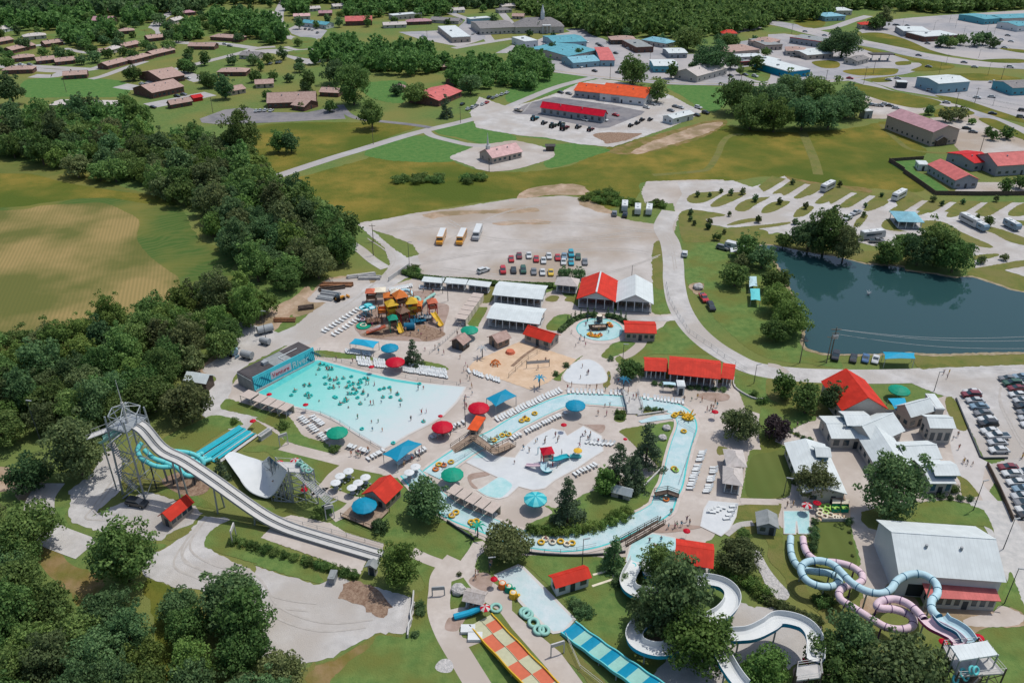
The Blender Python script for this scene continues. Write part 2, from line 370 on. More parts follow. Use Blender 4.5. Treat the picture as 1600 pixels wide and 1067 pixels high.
# --- gravel lots, service roads and the camp ground
sheet('gravel_lot', 'gravel_warm', Z(3), 'P 557,349 600,343 650,333 720,324 800,311 880,306 912,310 935,328 985,345 1036,352 1050,340 1055,330 1052,318 1008,318 1002,300 1010,284 1060,282 1130,281 1145,292 1150,330 1075,330 1058,345 1052,370 1045,380 1024,380 1018,400 1019,436 1020,445 900,442 770,440 652,433 650,415 655,398 645,382 610,368 570,356', smooth=False, rag=.7)
sheet('lot_soil', 'dirt', Z(4), 'B1 1030,260 1150,240 1400,230 1581,225 1700,215 1750,240 1581,250 1350,255 1180,270 1080,285', rag=1.2)
sheet('lot_soil', 'dirt', Z(4), 'B2 -120,310 0,300 150,290 240,300 200,320 60,318 -60,325', rag=1)
sheet('lot_soil', 'dirt', Z(4), 'B2 420,150 500,180 640,250 560,250 470,220 410,190', rag=1)
sheet('service_road', 'gravel', Z(4), 'B1 612,305 700,345 770,400 850,470 935,525 1000,510 1020,600 930,650 760,750 640,840 550,920 420,1000 330,1060 D0 1581,-1000 1500,-940 1420,-1090 1430,-1180 C0 1720,-80 1820,-120 1900,-190 2020,-270 2150,-400 B1 640,690 740,680 800,620 828,560 790,460 700,385', smooth=False, rag=.5)
sheet('storage_yard', 'dirt', Z(3), 'B1 450,650 640,640 740,660 720,690 560,790 430,830 330,870 230,890 290,800 360,720', rag=.8)
sheet('yard_gravel', 'gravel_warm', Z(4), 'B1 460,660 700,650 640,740 540,800 440,800 320,790 400,700', rag=.8)
sheet('works_yard', 'gravel', Z(4), 'C0 1290,270 1330,200 1250,150 1340,80 1420,20 1581,-40 1800,-60 1760,0 1480,150 1430,270 1400,330 1320,350', rag=.6)
sheet('works_soil', 'dirt', Z(3), 'C0 1200,150 1260,110 1420,0 1460,40 1380,120 1330,180 1270,190 1200,175', rag=.8)
strip('yard_track', 'gravel', Z(4), 'C0 1310,300 1320,370 1400,430 1480,465 1560,480', 8)
strip('side_track', 'gravel', Z(4), 'B1 590,440 650,480 720,540 800,590', 4.0)
strip('county_road', 'road', Z(3), 'P 420,282 447,271 520,247 560,235 650,208 760,180 860,140 900,128 925,122', 6.0)
strip('perimeter_road', 'gravel', Z(5), 'P 1048,330 1036,355 1047,380 1052,410 1053,440 1060,475 1078,508 1105,535 1140,558 1180,576 1240,585 1310,588 1400,588 1500,583 1620,572 1800,560', 7.2)
sheet('church_lot', 'gravel_warm', Z(4), 'A1 1200,970 1340,910 1300,885 1420,890 1581,870 1650,880 A2 180,905 260,940 240,980 120,1020 0,1050 -150,1060 -300,1010', rag=.8)
strip('church_drive', 'road', Z(4), 'A1 1050,810 1090,840 1200,870 1340,900 1450,900', 4.5)
sheet('dealer_lot', 'gravel', Z(4), 'A2 -200,600 -60,650 0,660 120,630 300,570 400,520 480,500 540,490 640,500 900,560 1000,600 1090,650 1180,690 1130,720 1000,780 800,850 620,910 400,890 200,850 60,840 -60,820 -220,790 -260,700', smooth=False, rag=.8)
sheet('dealer_asphalt', 'asphalt', Z(5), 'A2 0,690 100,640 260,600 620,650 820,690 800,710 600,790 540,795 300,750 120,710 20,705', smooth=False, rag=.3)
sheet('dealer_soil', 'mulch', Z(5), 'A2 500,840 560,820 760,825 800,830 700,870 590,890 560,870', rag=1)
sheet('far_car_park', 'asphalt', Z(4), 'P 312,186 350,172 385,168 420,176 480,176 520,168 535,172 540,186 460,190 420,192 345,195 315,192', smooth=False, rag=.4)
strip('far_drive', 'asphalt', Z(5), 'A1 520,650 560,700 620,730 720,745 950,770 1080,790', 4)
# --- streets of the town
for s_, w_ in (('A0 -200,340 0,325 150,290 400,270', 8), ('A0 -100,400 100,420 350,440 560,430 700,390 830,370', 9), ('A0 1010,100 950,170 960,210 1020,240', 9), ('A0 560,490 640,470 750,430 900,380', 6),
               ('A0 1000,450 1200,400 1480,330 1581,300 1700,290', 7), ('A0 740,530 900,540 1060,450 1250,500', 12), ('A0 920,655 1100,620 1300,580', 14), ('A0 90,400 200,410 560,430', 8),
               ('A0 1060,260 1200,270 1350,270 1581,300', 9), ('A0 1080,60 1010,110', 8), ('A1 180,0 140,90 160,200 240,240 380,240', 9), ('A1 -60,330 150,320 380,390', 16), ('A1 180,290 260,310 370,300', 5),
               ('A1 1220,300 1420,265 1581,240', 7), ('A1 1060,0 1200,80 1350,140 1450,260', 8), ('A1 1500,60 1581,150 1650,170', 7), ('A0 200,470 340,470 430,430', 10), ('A0 400,300 560,330 760,310', 5)):
    strip('street', 'road', Z(2), s_, w_)
strip('main_street', 'town_asphalt', Z(5), 'A2 380,180 460,220 560,270 700,340 820,395 850,440 800,480 600,470', 15)
strip('frontage_road', 'town_asphalt', Z(6), 'A2 200,430 540,475 950,512 1300,520 1581,525 A3 100,520 300,505 480,490 620,475 820,450 920,410 900,390', 9)
strip('highway', 'town_asphalt', Z(5), 'A2 1480,150 A3 0,140 150,165 300,205 560,262 760,300 900,335 1100,370 1300,395 1581,412 1900,430', 21)
strip('lower_road', 'town_asphalt', Z(6), 'A3 300,505 480,490 620,520 750,570 900,600 1000,620 1120,650 1250,685 1400,740 1581,810 1700,860', 9)
strip('cross_road', 'town_asphalt', Z(5), 'A2 1581,110 1530,150 1480,180 1300,210', 10)
strip('upper_road', 'road', Z(3), 'A3 240,190 400,170 520,130 620,100', 9)
sheet('shop_lots', 'town_asphalt', Z(4), 'A1 200,180 260,150 440,190 400,240 300,240 220,210', smooth=False)
sheet('shop_lots', 'town_asphalt', Z(4), 'A1 880,200 1150,190 1250,170 1300,120 1380,130 1420,240 1330,270 1250,290 1100,260 1000,240', smooth=False, rag=.5)
sheet('shop_lots', 'town_asphalt', Z(4), 'A1 1480,330 1581,280 A2 60,290 200,230 400,190 600,280 800,400 860,460 700,480 540,490 260,440 180,360 60,330 -60,330', smooth=False, rag=.5)
sheet('shop_lots', 'town_asphalt', Z(4), 'A2 560,270 760,250 960,280 1000,340 1240,330 1260,280 1400,260 1581,230 1581,510 1350,510 1000,505 880,480 860,400 700,320', smooth=False, rag=.5)
sheet('shop_lots', 'town_asphalt', Z(4), 'A3 0,215 100,210 400,250 560,290 700,320 860,370 900,400 880,430 800,450 480,485 100,515 0,515', smooth=False, rag=.5)
sheet('store_car_park', 'town_asphalt', Z(4), 'A3 560,190 700,130 900,110 1100,95 1581,65 1900,50 2000,420 1581,395 1300,370 1040,330 860,300 700,270 600,220', smooth=False, rag=.5)
sheet('mart_lot', 'town_asphalt', Z(5), 'A3 640,510 760,480 1100,480 1581,500 1800,510 1800,760 1581,740 1400,700 1200,640 1040,600 800,560', smooth=False)
sheet('pale_yard', 'gravel_warm', Z(4), 'A3 590,590 700,600 900,650 1000,670 960,700 800,735 600,735', smooth=False, rag=.5)
sheet('hall_car_park', 'gravel_warm', Z(4), 'A3 1000,730 1160,720 1280,700 1400,760 1581,870 1800,950 1700,1000 1400,960 1200,950 1150,900 1160,830', smooth=False, rag=.5)
sheet('hall_car_park', 'gravel_warm', Z(4), 'B3 1270,60 1380,60 1700,60 1700,145 1140,130 1160,105', smooth=False, rag=.3)
for s_ in ('A3 570,210 700,205 850,245 1000,310 1140,350 900,310 700,270 600,240', 'A3 460,440 600,425 780,425 805,440 760,465 560,468', 'A3 270,385 380,375 440,390 430,420 330,420', 'A3 790,385 870,380 880,400 800,405',
           'A3 760,335 900,360 1130,400 1130,425 1000,440 880,438 950,405 900,380', 'A3 1070,465 1300,455 1540,480 1530,500 1250,500 1090,480', 'A3 500,520 620,530 800,570 1000,610 1070,640 950,670 800,650 600,590 530,560',
           'A3 1040,590 1200,615 1400,680 1581,740 1581,760 1400,720 1180,650 1060,605', 'A3 1040,680 1150,660 1260,690 1260,710 1100,725 1030,720', 'A3 1300,740 1400,740 1581,830 1640,880 1480,830', 'A3 160,130 260,110 350,130 330,170 220,170',
           'A3 1300,375 1450,365 1581,370 1581,390 1420,390', 'A3 640,490 750,485 760,505 660,510', 'A3 560,290 760,335 700,340 600,310', 'A2 1380,430 1581,410 1581,500 1480,490', 'A3 1430,300 1581,310 1581,330 1480,315', 'A0 0,195 200,215 600,200 900,170 940,230 600,250 200,250',
           'A1 230,235 370,240 360,300 250,290', 'A1 170,325 350,310 360,365 240,350', 'A2 480,180 640,230 560,240 470,205'):
    sheet('town_verge', 'meadow' if 'A3' in s_ else 'lawn', Z(7), s_)
# --- camp ground: one gravel sheet with grass islands
sheet('camp_ground', 'gravel', Z(4), 'B2 1020,60 1365,50 1480,90 B3 0,60 100,20 150,60 270,75 340,90 440,110 560,130 690,150 780,160 870,165 1000,175 1180,185 1360,185 1560,185 1800,190 1900,700 1581,640 1450,600 1280,590 1260,420 1080,350 980,360 930,400 870,440 720,470 560,430 540,350 430,370 200,400 140,390 60,370 0,380 B2 1500,330 1330,340 1180,310 1100,240 1000,220 1050,130', smooth=False, rag=.5)
isl = ['B2 1080,170 1120,130 1290,115 1300,125 1200,180 1120,190', 'B2 1225,200 1330,130 1440,125 1420,150 1280,210', 'B2 1375,225 1440,170 1581,150 B3 0,160 -60,190 B2 1440,240', 'B3 30,125 140,65 220,60 150,110 60,130', 'B3 160,150 270,95 340,100 290,120 200,160', 'B3 290,185 380,120 470,115 430,145 350,190',
       'B3 440,205 540,135 600,140 590,160 500,215', 'B3 590,230 660,170 730,170 740,190 640,235', 'B3 745,240 850,180 910,165 900,190 830,245', 'B3 915,260 990,200 1090,170 1100,190 1010,240 940,262', 'B3 1100,272 1150,220 1270,175 1280,195 1180,265', 'B3 1290,262 1350,215 1470,180 1460,205 1370,265', 'B3 1480,262 1530,210 1620,180 1700,200 1581,265',
       'B3 -40,250 -20,210 40,180 120,175 130,190 40,240', 'B3 155,275 180,230 230,205 285,215 230,265', 'B3 340,300 350,260 400,235 440,245 380,300', 'B3 525,330 560,280 600,260 615,270 570,330', 'B3 700,330 730,290 800,285 800,345 860,365 740,355', 'B3 950,300 1080,305 1200,370 1390,455 1300,455 1100,375 960,355',
       'B3 1280,340 1400,340 1581,400 1700,440 1700,470 1500,430 1390,375', 'B3 -200,340 0,320 130,305 120,320 0,340 -200,360', 'B2 1325,325 1400,295 1500,280 1540,290 1400,320', 'B3 1265,515 1400,500 1420,515 1300,540', 'B3 1250,600 1400,570 1581,540 1700,545 1581,580 1460,605 1581,645 1581,735 1400,690 1250,650', 'B3 1500,300 1600,300 1700,350 1581,330']
for s_ in isl: sheet('grass_island', 'verge', Z(5), s_, rag=.35)
sheet('camp_lawn', 'verge', Z(5), 'B2 1030,270 1060,235 1130,230 1320,262 1200,290 1300,345 1500,345 1581,370 1581,460 1450,470 1400,520 1300,430 1080,430 1040,370', rag=.6)
TILES['F1'] = (1000, 250, 2.6667)
tips = [(545, 75), (625, 92), (710, 108), (815, 108), (905, 143), (985, 153), (1115, 138), (1200, 175), (1320, 180), (1445, 185), (1575, 185)]
for (x0, y0), (x1, y1) in zip(tips, tips[1:]): sheet('grass_island', 'verge', Z(5), f'F1 {x0+6},{y0-8} {x1-16},{y1-12} {x1-92},{y1+34} {x1-110},{y1+42} {x0-52},{y0+36}', smooth=False, rag=.3)
# --- the pond
mat('pond_bank', (.20, .16, .09), (.33, .28, .20), .5, .95)
POND = 'B3 0,450 60,455 180,480 300,505 420,520 520,545 600,565 700,575 830,585 860,610 1000,625 1150,650 1250,645 1400,690 1500,725 1581,740 1750,760 C3 1900,50 1581,42 1300,45 1050,52 930,48 880,42 720,50 400,52 300,35 240,15 220,-30 230,-90 180,-200 150,-330 60,-500 0,-560 -60,-610'
sheet('pond_bank', 'pond_bank', Z(6), [p + (p - G(1420, 480)).normalized() * 1.4 for p in GP(POND)], rag=.5)
def water_mat(name, c, rough, bstr, bs):
    m = bpy.data.materials.new(name); m.use_nodes = True; nt = m.node_tree; B = nt.nodes['Principled BSDF']
    B.inputs['Base Color'].default_value = (*c, 1); B.inputs['Roughness'].default_value = rough; B.inputs['IOR'].default_value = 1.33; B.inputs['Specular IOR Level'].default_value = .5
    ge = nt.nodes.new('ShaderNodeNewGeometry'); n = nt.nodes.new('ShaderNodeTexNoise'); n.inputs['Scale'].default_value = bs; n.inputs['Detail'].default_value = 4
    bp = nt.nodes.new('ShaderNodeBump'); bp.inputs['Strength'].default_value = bstr * .4; bp.inputs['Distance'].default_value = .05
    nt.links.new(ge.outputs['Position'], n.inputs['Vector']); nt.links.new(n.outputs['Fac'], bp.inputs['Height']); nt.links.new(bp.outputs[0], B.inputs['Normal']); MATS[name] = m
water_mat('pond_water', (.019, .056, .058), .04, .35, .7)
sheet('pond', 'pond_water', Z(7), POND, rag=.5)
sheet('waterside_lawn', 'lawn', Z(3), 'B2 1055,410 1150,430 1350,420 1400,520 1480,540 1581,600 B3 20,480 60,640 150,800 240,930 230,1010 C3 250,20 380,50 440,90 450,140 300,120 0,80 C2 1400,-20 B2 1400,1040 1250,900 1200,800 1080,680 1060,560', rag=.5)
sheet('waterside_verge', 'verge', Z(6), 'C3 905,75 1000,70 1300,60 1581,60 1800,55 1800,110 1581,118 1300,128 1050,138 930,140', rag=.5)
sheet('north_bank_lawn', 'verge', Z(5), 'B3 -60,390 60,385 200,410 420,440 540,440 560,480 700,480 870,440 930,400 980,380 1000,450 860,560 830,580 700,570 520,540 300,500 60,450 -60,440', rag=.5)
sheet('boulder_scar', 'dirt', Z(5), 'B2 1090,700 1130,680 1185,685 1180,720 1150,755 1120,740', rag=.5)
# --- park pavement, lawns in it
sheet('park_pavement', 'pave', Z(2), 'P 345,622 372,590 440,546 500,508 560,472 600,450 650,434 765,441 820,470 870,452 905,482 985,486 1062,490 1070,500 1040,508 1018,520 985,545 960,560 975,580 1010,590 1150,600 1165,640 1200,650 1310,640 1400,640 1500,612 1520,700 1560,745 1530,790 1480,780 1380,790 1345,800 1349,850 1290,840 1230,830 1190,800 1135,790 1115,840 1060,870 1000,868 900,876 800,866 740,836 700,800 640,748 600,745 520,722 470,706 430,676 378,642', smooth=False, rag=.3)
sheet('entry_pavement', 'pave_pale', Z(3), 'C3 1100,400 1160,510 1230,520 1320,700 1400,740 1340,760 1320,850 1420,960 1500,1067 1440,1067 1330,960 1300,900 1180,800 1130,640', smooth=False)
sheet('guest_car_park', 'gravel', Z(3), 'C3 880,230 1050,170 1200,150 1581,130 1900,115 1900,1500 1600,1300 1520,1100 1360,740 1480,700 1330,690 1160,330 1050,300', smooth=False, rag=.4)
strip('east_lane', 'concrete', Z(3), 'D3 1340,-60 1420,60 1500,200 1581,400 1700,650', 7.5)
sheet('court_path', 'pave', Z(3), 'C3 480,620 630,630 650,760 630,860 600,960 560,1067 D3 620,110 700,130 720,280 780,440 700,500 640,540 590,540 570,400 520,60 510,0 C3 500,940 540,850 480,740', smooth=False)
sheet('shed_apron', 'dirt', Z(3), 'D3 580,540 700,500 780,440 900,540 960,600 1100,560 1400,620 1500,600 1581,640 1581,710 1350,730 1240,770 1100,680 960,640 880,600 600,640', rag=.5)
sheet('shed_apron_pale', 'pave', Z(4), 'D3 1380,640 1430,590 1530,620 1581,660 1540,710 1300,720 1200,700 1240,660', rag=.3)
gl = [('lawn', 'C1 345,45 420,30 620,60 900,95 1030,95 1150,120 1190,150 1120,140 980,125 800,100 620,85 400,70'), ('lawn', 'B2 208,960 270,885 365,878 335,930 290,975'), ('lawn', 'B1 1300,930 1340,840 1400,830 1430,840 1380,930 1370,950'), ('verge', 'B1 1390,800 1420,720 1470,690 1460,790'), ('verge', 'B2 205,790 235,760 290,765 270,795'), ('verge', 'B2 325,790 350,765 390,775 385,800'),
      ('lawn', 'B2 865,690 960,690 990,760 1030,860 980,872 860,858'), ('verge', 'B2 875,440 960,440 970,560 965,700 880,690'), ('lawn', 'B2 930,960 960,920 1040,905 1080,960 1200,1067 C2 1240,20 1300,60 1450,140 1420,160 1380,100 1310,60 980,55 840,60 810,130 730,90 740,60 820,0 B2 860,1060 900,1000'),
      ('lawn', 'C2 550,60 590,20 620,-10 B2 680,1040 760,1050 C2 755,10 700,50 640,65 580,80'), ('lawn', 'C2 1370,200 1380,170 1500,180 1581,190 1640,230 1581,330 1480,330 1400,290'), ('lawn', 'C2 1560,330 1640,260 1800,250 C3 300,440 250,470 140,520 60,560 -20,700 -60,500'), ('verge', 'C2 1275,620 1340,640 1325,670 1270,670'),
      ('lawn', 'C2 1470,650 1560,640 1581,560 1640,600 1760,640 1780,560 C3 130,530 180,560 270,600 190,620 140,660 140,900 C3 60,945 -140,945 C2 1410,945 1440,800'), ('verge', 'C2 1395,990 1560,975 C3 0,975 80,980 60,1067 D3 60,40 40,130 90,160 100,300 200,420 300,560 500,600 400,680 330,690 320,640 200,560 130,480 90,400 0,300 D2 1581,200 1500,140 1400,180 1300,140 1350,100 1400,80 1520,60 C2 1380,1067'),
      ('lawn', 'C2 670,520 880,485 1028,470 1015,560 960,700 900,890 860,950 740,1040 D2 700,30 600,110 450,145 250,155 100,140 110,80 250,20 200,-30 C2 300,1000 480,900 600,880 800,830 900,750 760,620 700,560'), ('lawn', 'C2 640,410 700,405 695,465 635,465'), ('verge', 'C2 770,400 820,375 940,385 960,410 780,435'),
      ('lawn', 'C2 240,200 300,150 330,130 440,60 380,110 310,180 300,220'), ('verge', 'C2 590,160 610,180 600,250 560,250'), ('lawn', 'C1 0,385 100,410 200,435 250,500 300,560 430,600 470,650 520,700 460,690 380,650 190,590 130,520 0,455 C0 1581,440 1400,400 1360,380 1400,330 1480,350 1581,380'),
      ('lawn', 'C0 1000,580 1200,480 1310,430 1400,440 1480,465 1500,490 1400,520 1300,580 1200,650 1060,650'), ('lawn', 'C1 0,620 60,615 250,650 540,730 480,780 420,840 380,830 340,770 130,700 60,655 0,660 C0 1500,650 1540,625'), ('lawn', 'C1 570,730 760,770 780,800 840,820 700,880 640,940 600,950 460,900 450,850 540,770'),
      ('lawn', 'C1 390,930 440,910 580,970 480,1050 440,1067 300,1067 C1 200,1010 60,1000 0,1000 C0 1500,920 1560,1000 1581,1060 C1 100,1060 350,1060 380,960'), ('verge', 'C0 750,760 800,700 870,700 880,800 1000,820 1040,870 980,900 900,890 860,840 770,880'), ('lawn', 'C0 980,905 1050,870 1120,890 1280,960 1330,1010 1100,960'),
      ('lawn', 'D1 460,90 540,60 680,90 800,20 900,40 1000,100 1180,80 1340,190 1300,260 1230,335 1160,340 1000,280 960,250 800,210 600,140'), ('lawn', 'D1 1350,310 1400,260 1581,290 D2 100,280 560,290 700,330 690,500 780,560 800,700 700,720 730,830 800,900 900,940 900,1000 820,980 640,900 560,800 420,690 370,560 330,560 200,440 100,350 30,330 D1 1581,340 1480,385 1400,390'),
      ('lawn', 'D1 1170,590 1180,460 1260,415 1290,420 1330,470 1270,550 1260,605'), ('lawn', 'D1 960,310 1020,320 1155,370 1120,480 1100,680 1180,800 1240,900 1340,1067 500,1110 560,950 700,850 760,770 930,770 990,560 1040,450'), ('lawn', 'D1 1300,850 1390,820 1480,900 1581,1010 D2 70,1110 D1 1460,1110 1380,1010'),
      ('lawn', 'D1 1450,640 1500,620 1581,680 D2 100,790 250,920 440,1110 380,1110 240,1000 0,790'), ('verge', 'D2 200,780 260,760 330,800 420,900 600,1090 500,1090 380,960 240,870'), ('lawn', 'D0 300,-10 420,-10 400,40 440,100 530,150 540,190 430,150 330,80'), ('lawn', 'D0 1260,210 1310,120 1400,70 1450,60 1581,120 1700,200 D1 300,330 400,410 380,450 0,340 D0 1581,330 1350,260'),
      ('verge', 'D0 1020,180 1080,130 1170,105 1180,130 1100,180'), ('lawn', 'D0 890,260 940,210 1030,215 980,245'), ('lawn', 'C3 930,1000 960,970 1050,960 1300,1000 1370,1080 D3 1400,170 1340,100 920,70 910,0'), ('verge', 'C3 1095,330 1150,330 1230,510 1165,510 1110,410'), ('verge', 'C3 1165,800 1230,830 1290,900 1300,930 1200,930 1190,860'),
      ('lawn', 'D3 310,70 490,75 530,180 570,340 440,310 300,290 280,180'), ('lawn', 'D3 1430,560 1470,470 1500,380 1581,590 1640,700 1640,1110 1000,1110 1000,800 1240,780 1340,735 1581,720 1581,640 1500,600'), ('verge', 'C3 0,190 100,200 350,230 420,240 440,330 440,420 300,440 150,380 0,320')]
for k, (m_, s_) in enumerate(gl): sheet('park_lawn', m_, Z(4), s_, rag=.3)
striped('mown_lawn', (.06, .1, .02), (.085, .11, .03), (1, -.02), 3.2, .5, base=((.07, .11, .028), (.11, .135, .04)), rough=.9)
sheet('mown_lawn', 'mown_lawn', Z(5), 'D3 320,75 485,80 520,180 550,330 440,305 300,285 285,180')
sheet('mown_lawn', 'mown_lawn', Z(5), 'C3 10,660 130,655 135,890 60,935 -130,930 -110,700')
sheet('gravel_yard', 'gravel', Z(3), 'C0 560,1060 650,980 740,900 760,780 740,650 700,590 660,620 560,800 420,900 440,960 D0 420,20 450,80 520,100 620,130 800,180 900,190 1000,190 1030,150 1190,80 1250,20 1200,-20 1260,-60 C0 1300,1000 1240,990 1100,960 980,920 900,900', smooth=False, rag=.5)
sheet('gravel_yard', 'gravel', Z(3), 'D0 880,290 960,260 1060,210 1180,110 1260,40 1400,50 1440,70 1340,110 1270,210 1340,270 1581,380 D1 0,345 200,410 380,460 480,410 560,430 640,460 760,480 960,540 985,570 955,740 900,760 740,760 640,810 480,900 380,940 330,945 230,930 0,900 D0 1400,620 1300,530 1250,490 1100,480 920,420 880,390', smooth=False, rag=.5)
sheet('lot_mulch', 'mulch', Z(4), 'D1 520,500 600,440 740,480 830,600 790,670 700,640 640,580 540,560', rag=1.0)
strip('gravel_lane', 'gravel', Z(4), 'C0 320,850 250,950 240,1067 D0 230,80 310,150 430,200 540,240', 6)
strip('park_path', 'pave', Z(5), 'D1 1235,300 1150,400 1135,500 1130,620 1180,760 1280,930 1390,1110', 4.3)
sheet('park_path', 'pave', Z(5), 'D1 1340,200 1400,190 1440,230 1370,290 1350,350 1380,390 1500,470 1581,540 D2 0,620 120,730 300,880 470,1110 300,1110 220,980 0,730 D1 1500,620 1400,560 1320,470 1280,415 1180,450 1160,600 1100,640 1120,480 1160,380 1160,340 1250,330 1310,250', smooth=False)
strip('park_path', 'pave', Z(5), 'D1 960,255 1050,300 1190,350', 2.5)
sheet('park_path', 'pave', Z(5), 'D1 1180,620 1260,600 1330,600 1330,640 1260,700 1250,780 1390,815 1300,850 1240,860 1180,760', smooth=False)
strip('park_path', 'pave', Z(5), 'C1 160,620 400,680 600,730 800,770', 3.2)
strip('park_path', 'pave', Z(5), 'C1 560,740 480,800 430,860 370,920 440,900 580,950 640,960', 2.6)
strip('park_path', 'pave', Z(5), 'C1 620,960 560,1020 470,1067', 3)
sheet('slide_apron', 'pave', Z(5), 'D1 30,170 90,110 0,40 150,50 220,30 460,80 560,140 790,210 760,320 690,300 640,400 400,300', smooth=False, rag=.2)
sheet('slide_pool_apron', 'mulch', Z(4), 'C0 1000,830 1100,780 1200,760 1300,800 1280,900 1160,930 1040,880')
strip('park_path', 'gravel_warm', Z(5), 'C2 1581,120 1640,130 1700,170', 2)
strip('park_path', 'pave', Z(5), 'C2 1410,960 1581,965 C3 60,965', 2.0)
strip('park_path', 'pave', Z(5), 'E6 1430,545 1380,640 1290,720 1190,790 1080,830', 3)
strip('park_path', 'gravel', Z(6), 'D2 1490,80 1400,95 1320,150', 1.6)
strip('park_path', 'gravel', Z(5), 'P 1060,497 1000,498 950,487', 3)
sheet('dry_creek', 'stones', Z(6), 'D3 -60,240 0,350 60,430 130,510 110,555 40,540 0,500 D2 1540,400 1480,300 1470,240 1520,250')
sheet('gravel_court', 'gravel', Z(5), 'D2 1380,560 1500,600 D3 40,600 200,660 330,720 330,790 260,900 100,1000 D2 1500,900 1340,1000 1280,1110 800,1110 900,980 1000,860 1380,800 1350,700', smooth=False, rag=.4)
sheet('loop_soil', 'mulch', Z(6), 'D2 780,790 840,740 1000,740 1060,800 960,850 860,840')
sheet('sand_court', 'sand', Z(6), 'P 729,577 742,564 812,534 850,545 901,562 886,576 856,598 828,609 780,592', smooth=False, rag=.2)
strip('court_edge', 'mulch', Z(7), 'C2 0,130 80,60 200,-20 240,-50', 1.0)
sheet('wet_patch', 'wet_pave', Z(6), 'C2 1140,310 1200,290 1330,300 1335,335 1250,345 1190,330')
sheet('wet_patch', 'wet_pave', Z(6), 'C2 410,480 440,490 570,490 550,540 470,500')
sheet('wet_patch', 'wet_pave', Z(6), 'C1 1310,800 1420,780 1440,800 1330,830 1370,880 1330,870')
sheet('wet_patch', 'wet_pave', Z(6), 'C1 1110,430 1160,420 1160,440 1250,330 1200,390 1130,440')
sheet('wet_patch', 'wet_pave', Z(6), 'D2 830,90 1000,90 1140,95 1160,110 960,140 850,130')
sheet('wet_patch', 'wet_pave', Z(6), 'E5 40,900 90,760 200,780 330,700 260,840 180,930')
sheet('wet_patch', 'wet_pave', Z(6), 'E5 340,290 480,200 600,220 640,330 560,430 400,370')
sheet('wet_patch', 'wet_pave', Z(6), 'D3 155,980 230,960 250,1040 180,1080')
sheet('play_sand', 'mulch', Z(6), 'E2 200,740 500,650 900,620 1200,700 1230,760 1000,830 900,790 640,760 400,790')
sheet('play_court', 'wet_pave', Z(5), 'E2 880,200 1100,200 1100,330 1270,370 1290,450 1230,640 1200,780 1000,830 300,790 160,720 120,600 300,260 600,200')
sheet('rock_bed', 'stones', Z(6), 'D1 1105,970 1140,925 1190,920 1220,960 1200,1000 1140,1000')
mat('track', (.33, .31, .285), (.40, .38, .355), .8, .95, 6)
for s_ in ('P 600,362 700,352 820,346 930,352 1020,362', 'P 660,412 760,395 860,392 960,390 1015,396', 'P 700,345 760,372 880,378 1000,372', 'P 660,395 700,375 780,335 860,318', 'P 1030,400 940,428 800,432 690,420', 'D0 1200,120 1150,260 1300,360 1560,430 D1 120,620 400,720 700,700', 'D0 1260,60 1100,300 1250,400 D1 100,560 350,600', 'C0 720,820 600,980 560,1050 700,1060', 'B1 700,400 850,540 640,760 330,960', 'C3 1581,180 1480,190 1430,330 1540,560 1581,620', 'B2 200,420 500,400 800,360 960,400 1010,600'):
    c_ = smooth_pts(GP(s_), False, 8)
    for o_ in (-.9, .9): strip('tyre_track', 'track', Z(5), [p + Vector((o_ * .6, o_, 0)) for p in c_], .42, smooth=False)
# --- pools
def pool_sheet(name, material, z, pts, smooth=False, edge=None, curb=.5):
    P_ = GP(pts); P_ = smooth_pts(P_, True, 5) if smooth else P_
    c = sum(P_, Vector()) / len(P_)
    big = offset(P_, curb)
    sheet(name + '_curb', 'curb', z - .0042, big, smooth=False)
    if edge:
        sheet(name + '_edge', edge, z - .0021, P_, smooth=False); P_ = offset(P_, -.45)
    return sheet(name, material, z, P_, smooth=False)
def offset(P_, d):
    a = sum(P_[i].x * P_[(i + 1) % len(P_)].y - P_[(i + 1) % len(P_)].x * P_[i].y for i in range(len(P_)))
    s = 1 if a > 0 else -1; out = []
    for i, p in enumerate(P_):
        t = ((P_[(i + 1) % len(P_)] - p).normalized() + (p - P_[i - 1]).normalized())
        t = t.normalized() if t.length > 1e-6 else Vector((1, 0, 0))
        out.append(p + Vector((t.y, -t.x, 0)) * s * d)
    return out
WAVE = 'C1 378,90 700,175 850,210 1000,235 1290,258 1265,300 1230,350 1150,430 1050,490 930,550 850,600 792,632 640,550 480,450 400,415 240,375 130,340 20,300'
wa, wb = G(*px('C1 380,92')[0][:2]), G(*px('C1 20,300')[0][:2]); far_ = G(*px('C1 1100,470')[0][:2])
wd = Vector(((wb - wa).y, -(wb - wa).x, 0)).normalized()
if (far_ - wa).dot(wd) < 0: wd = -wd
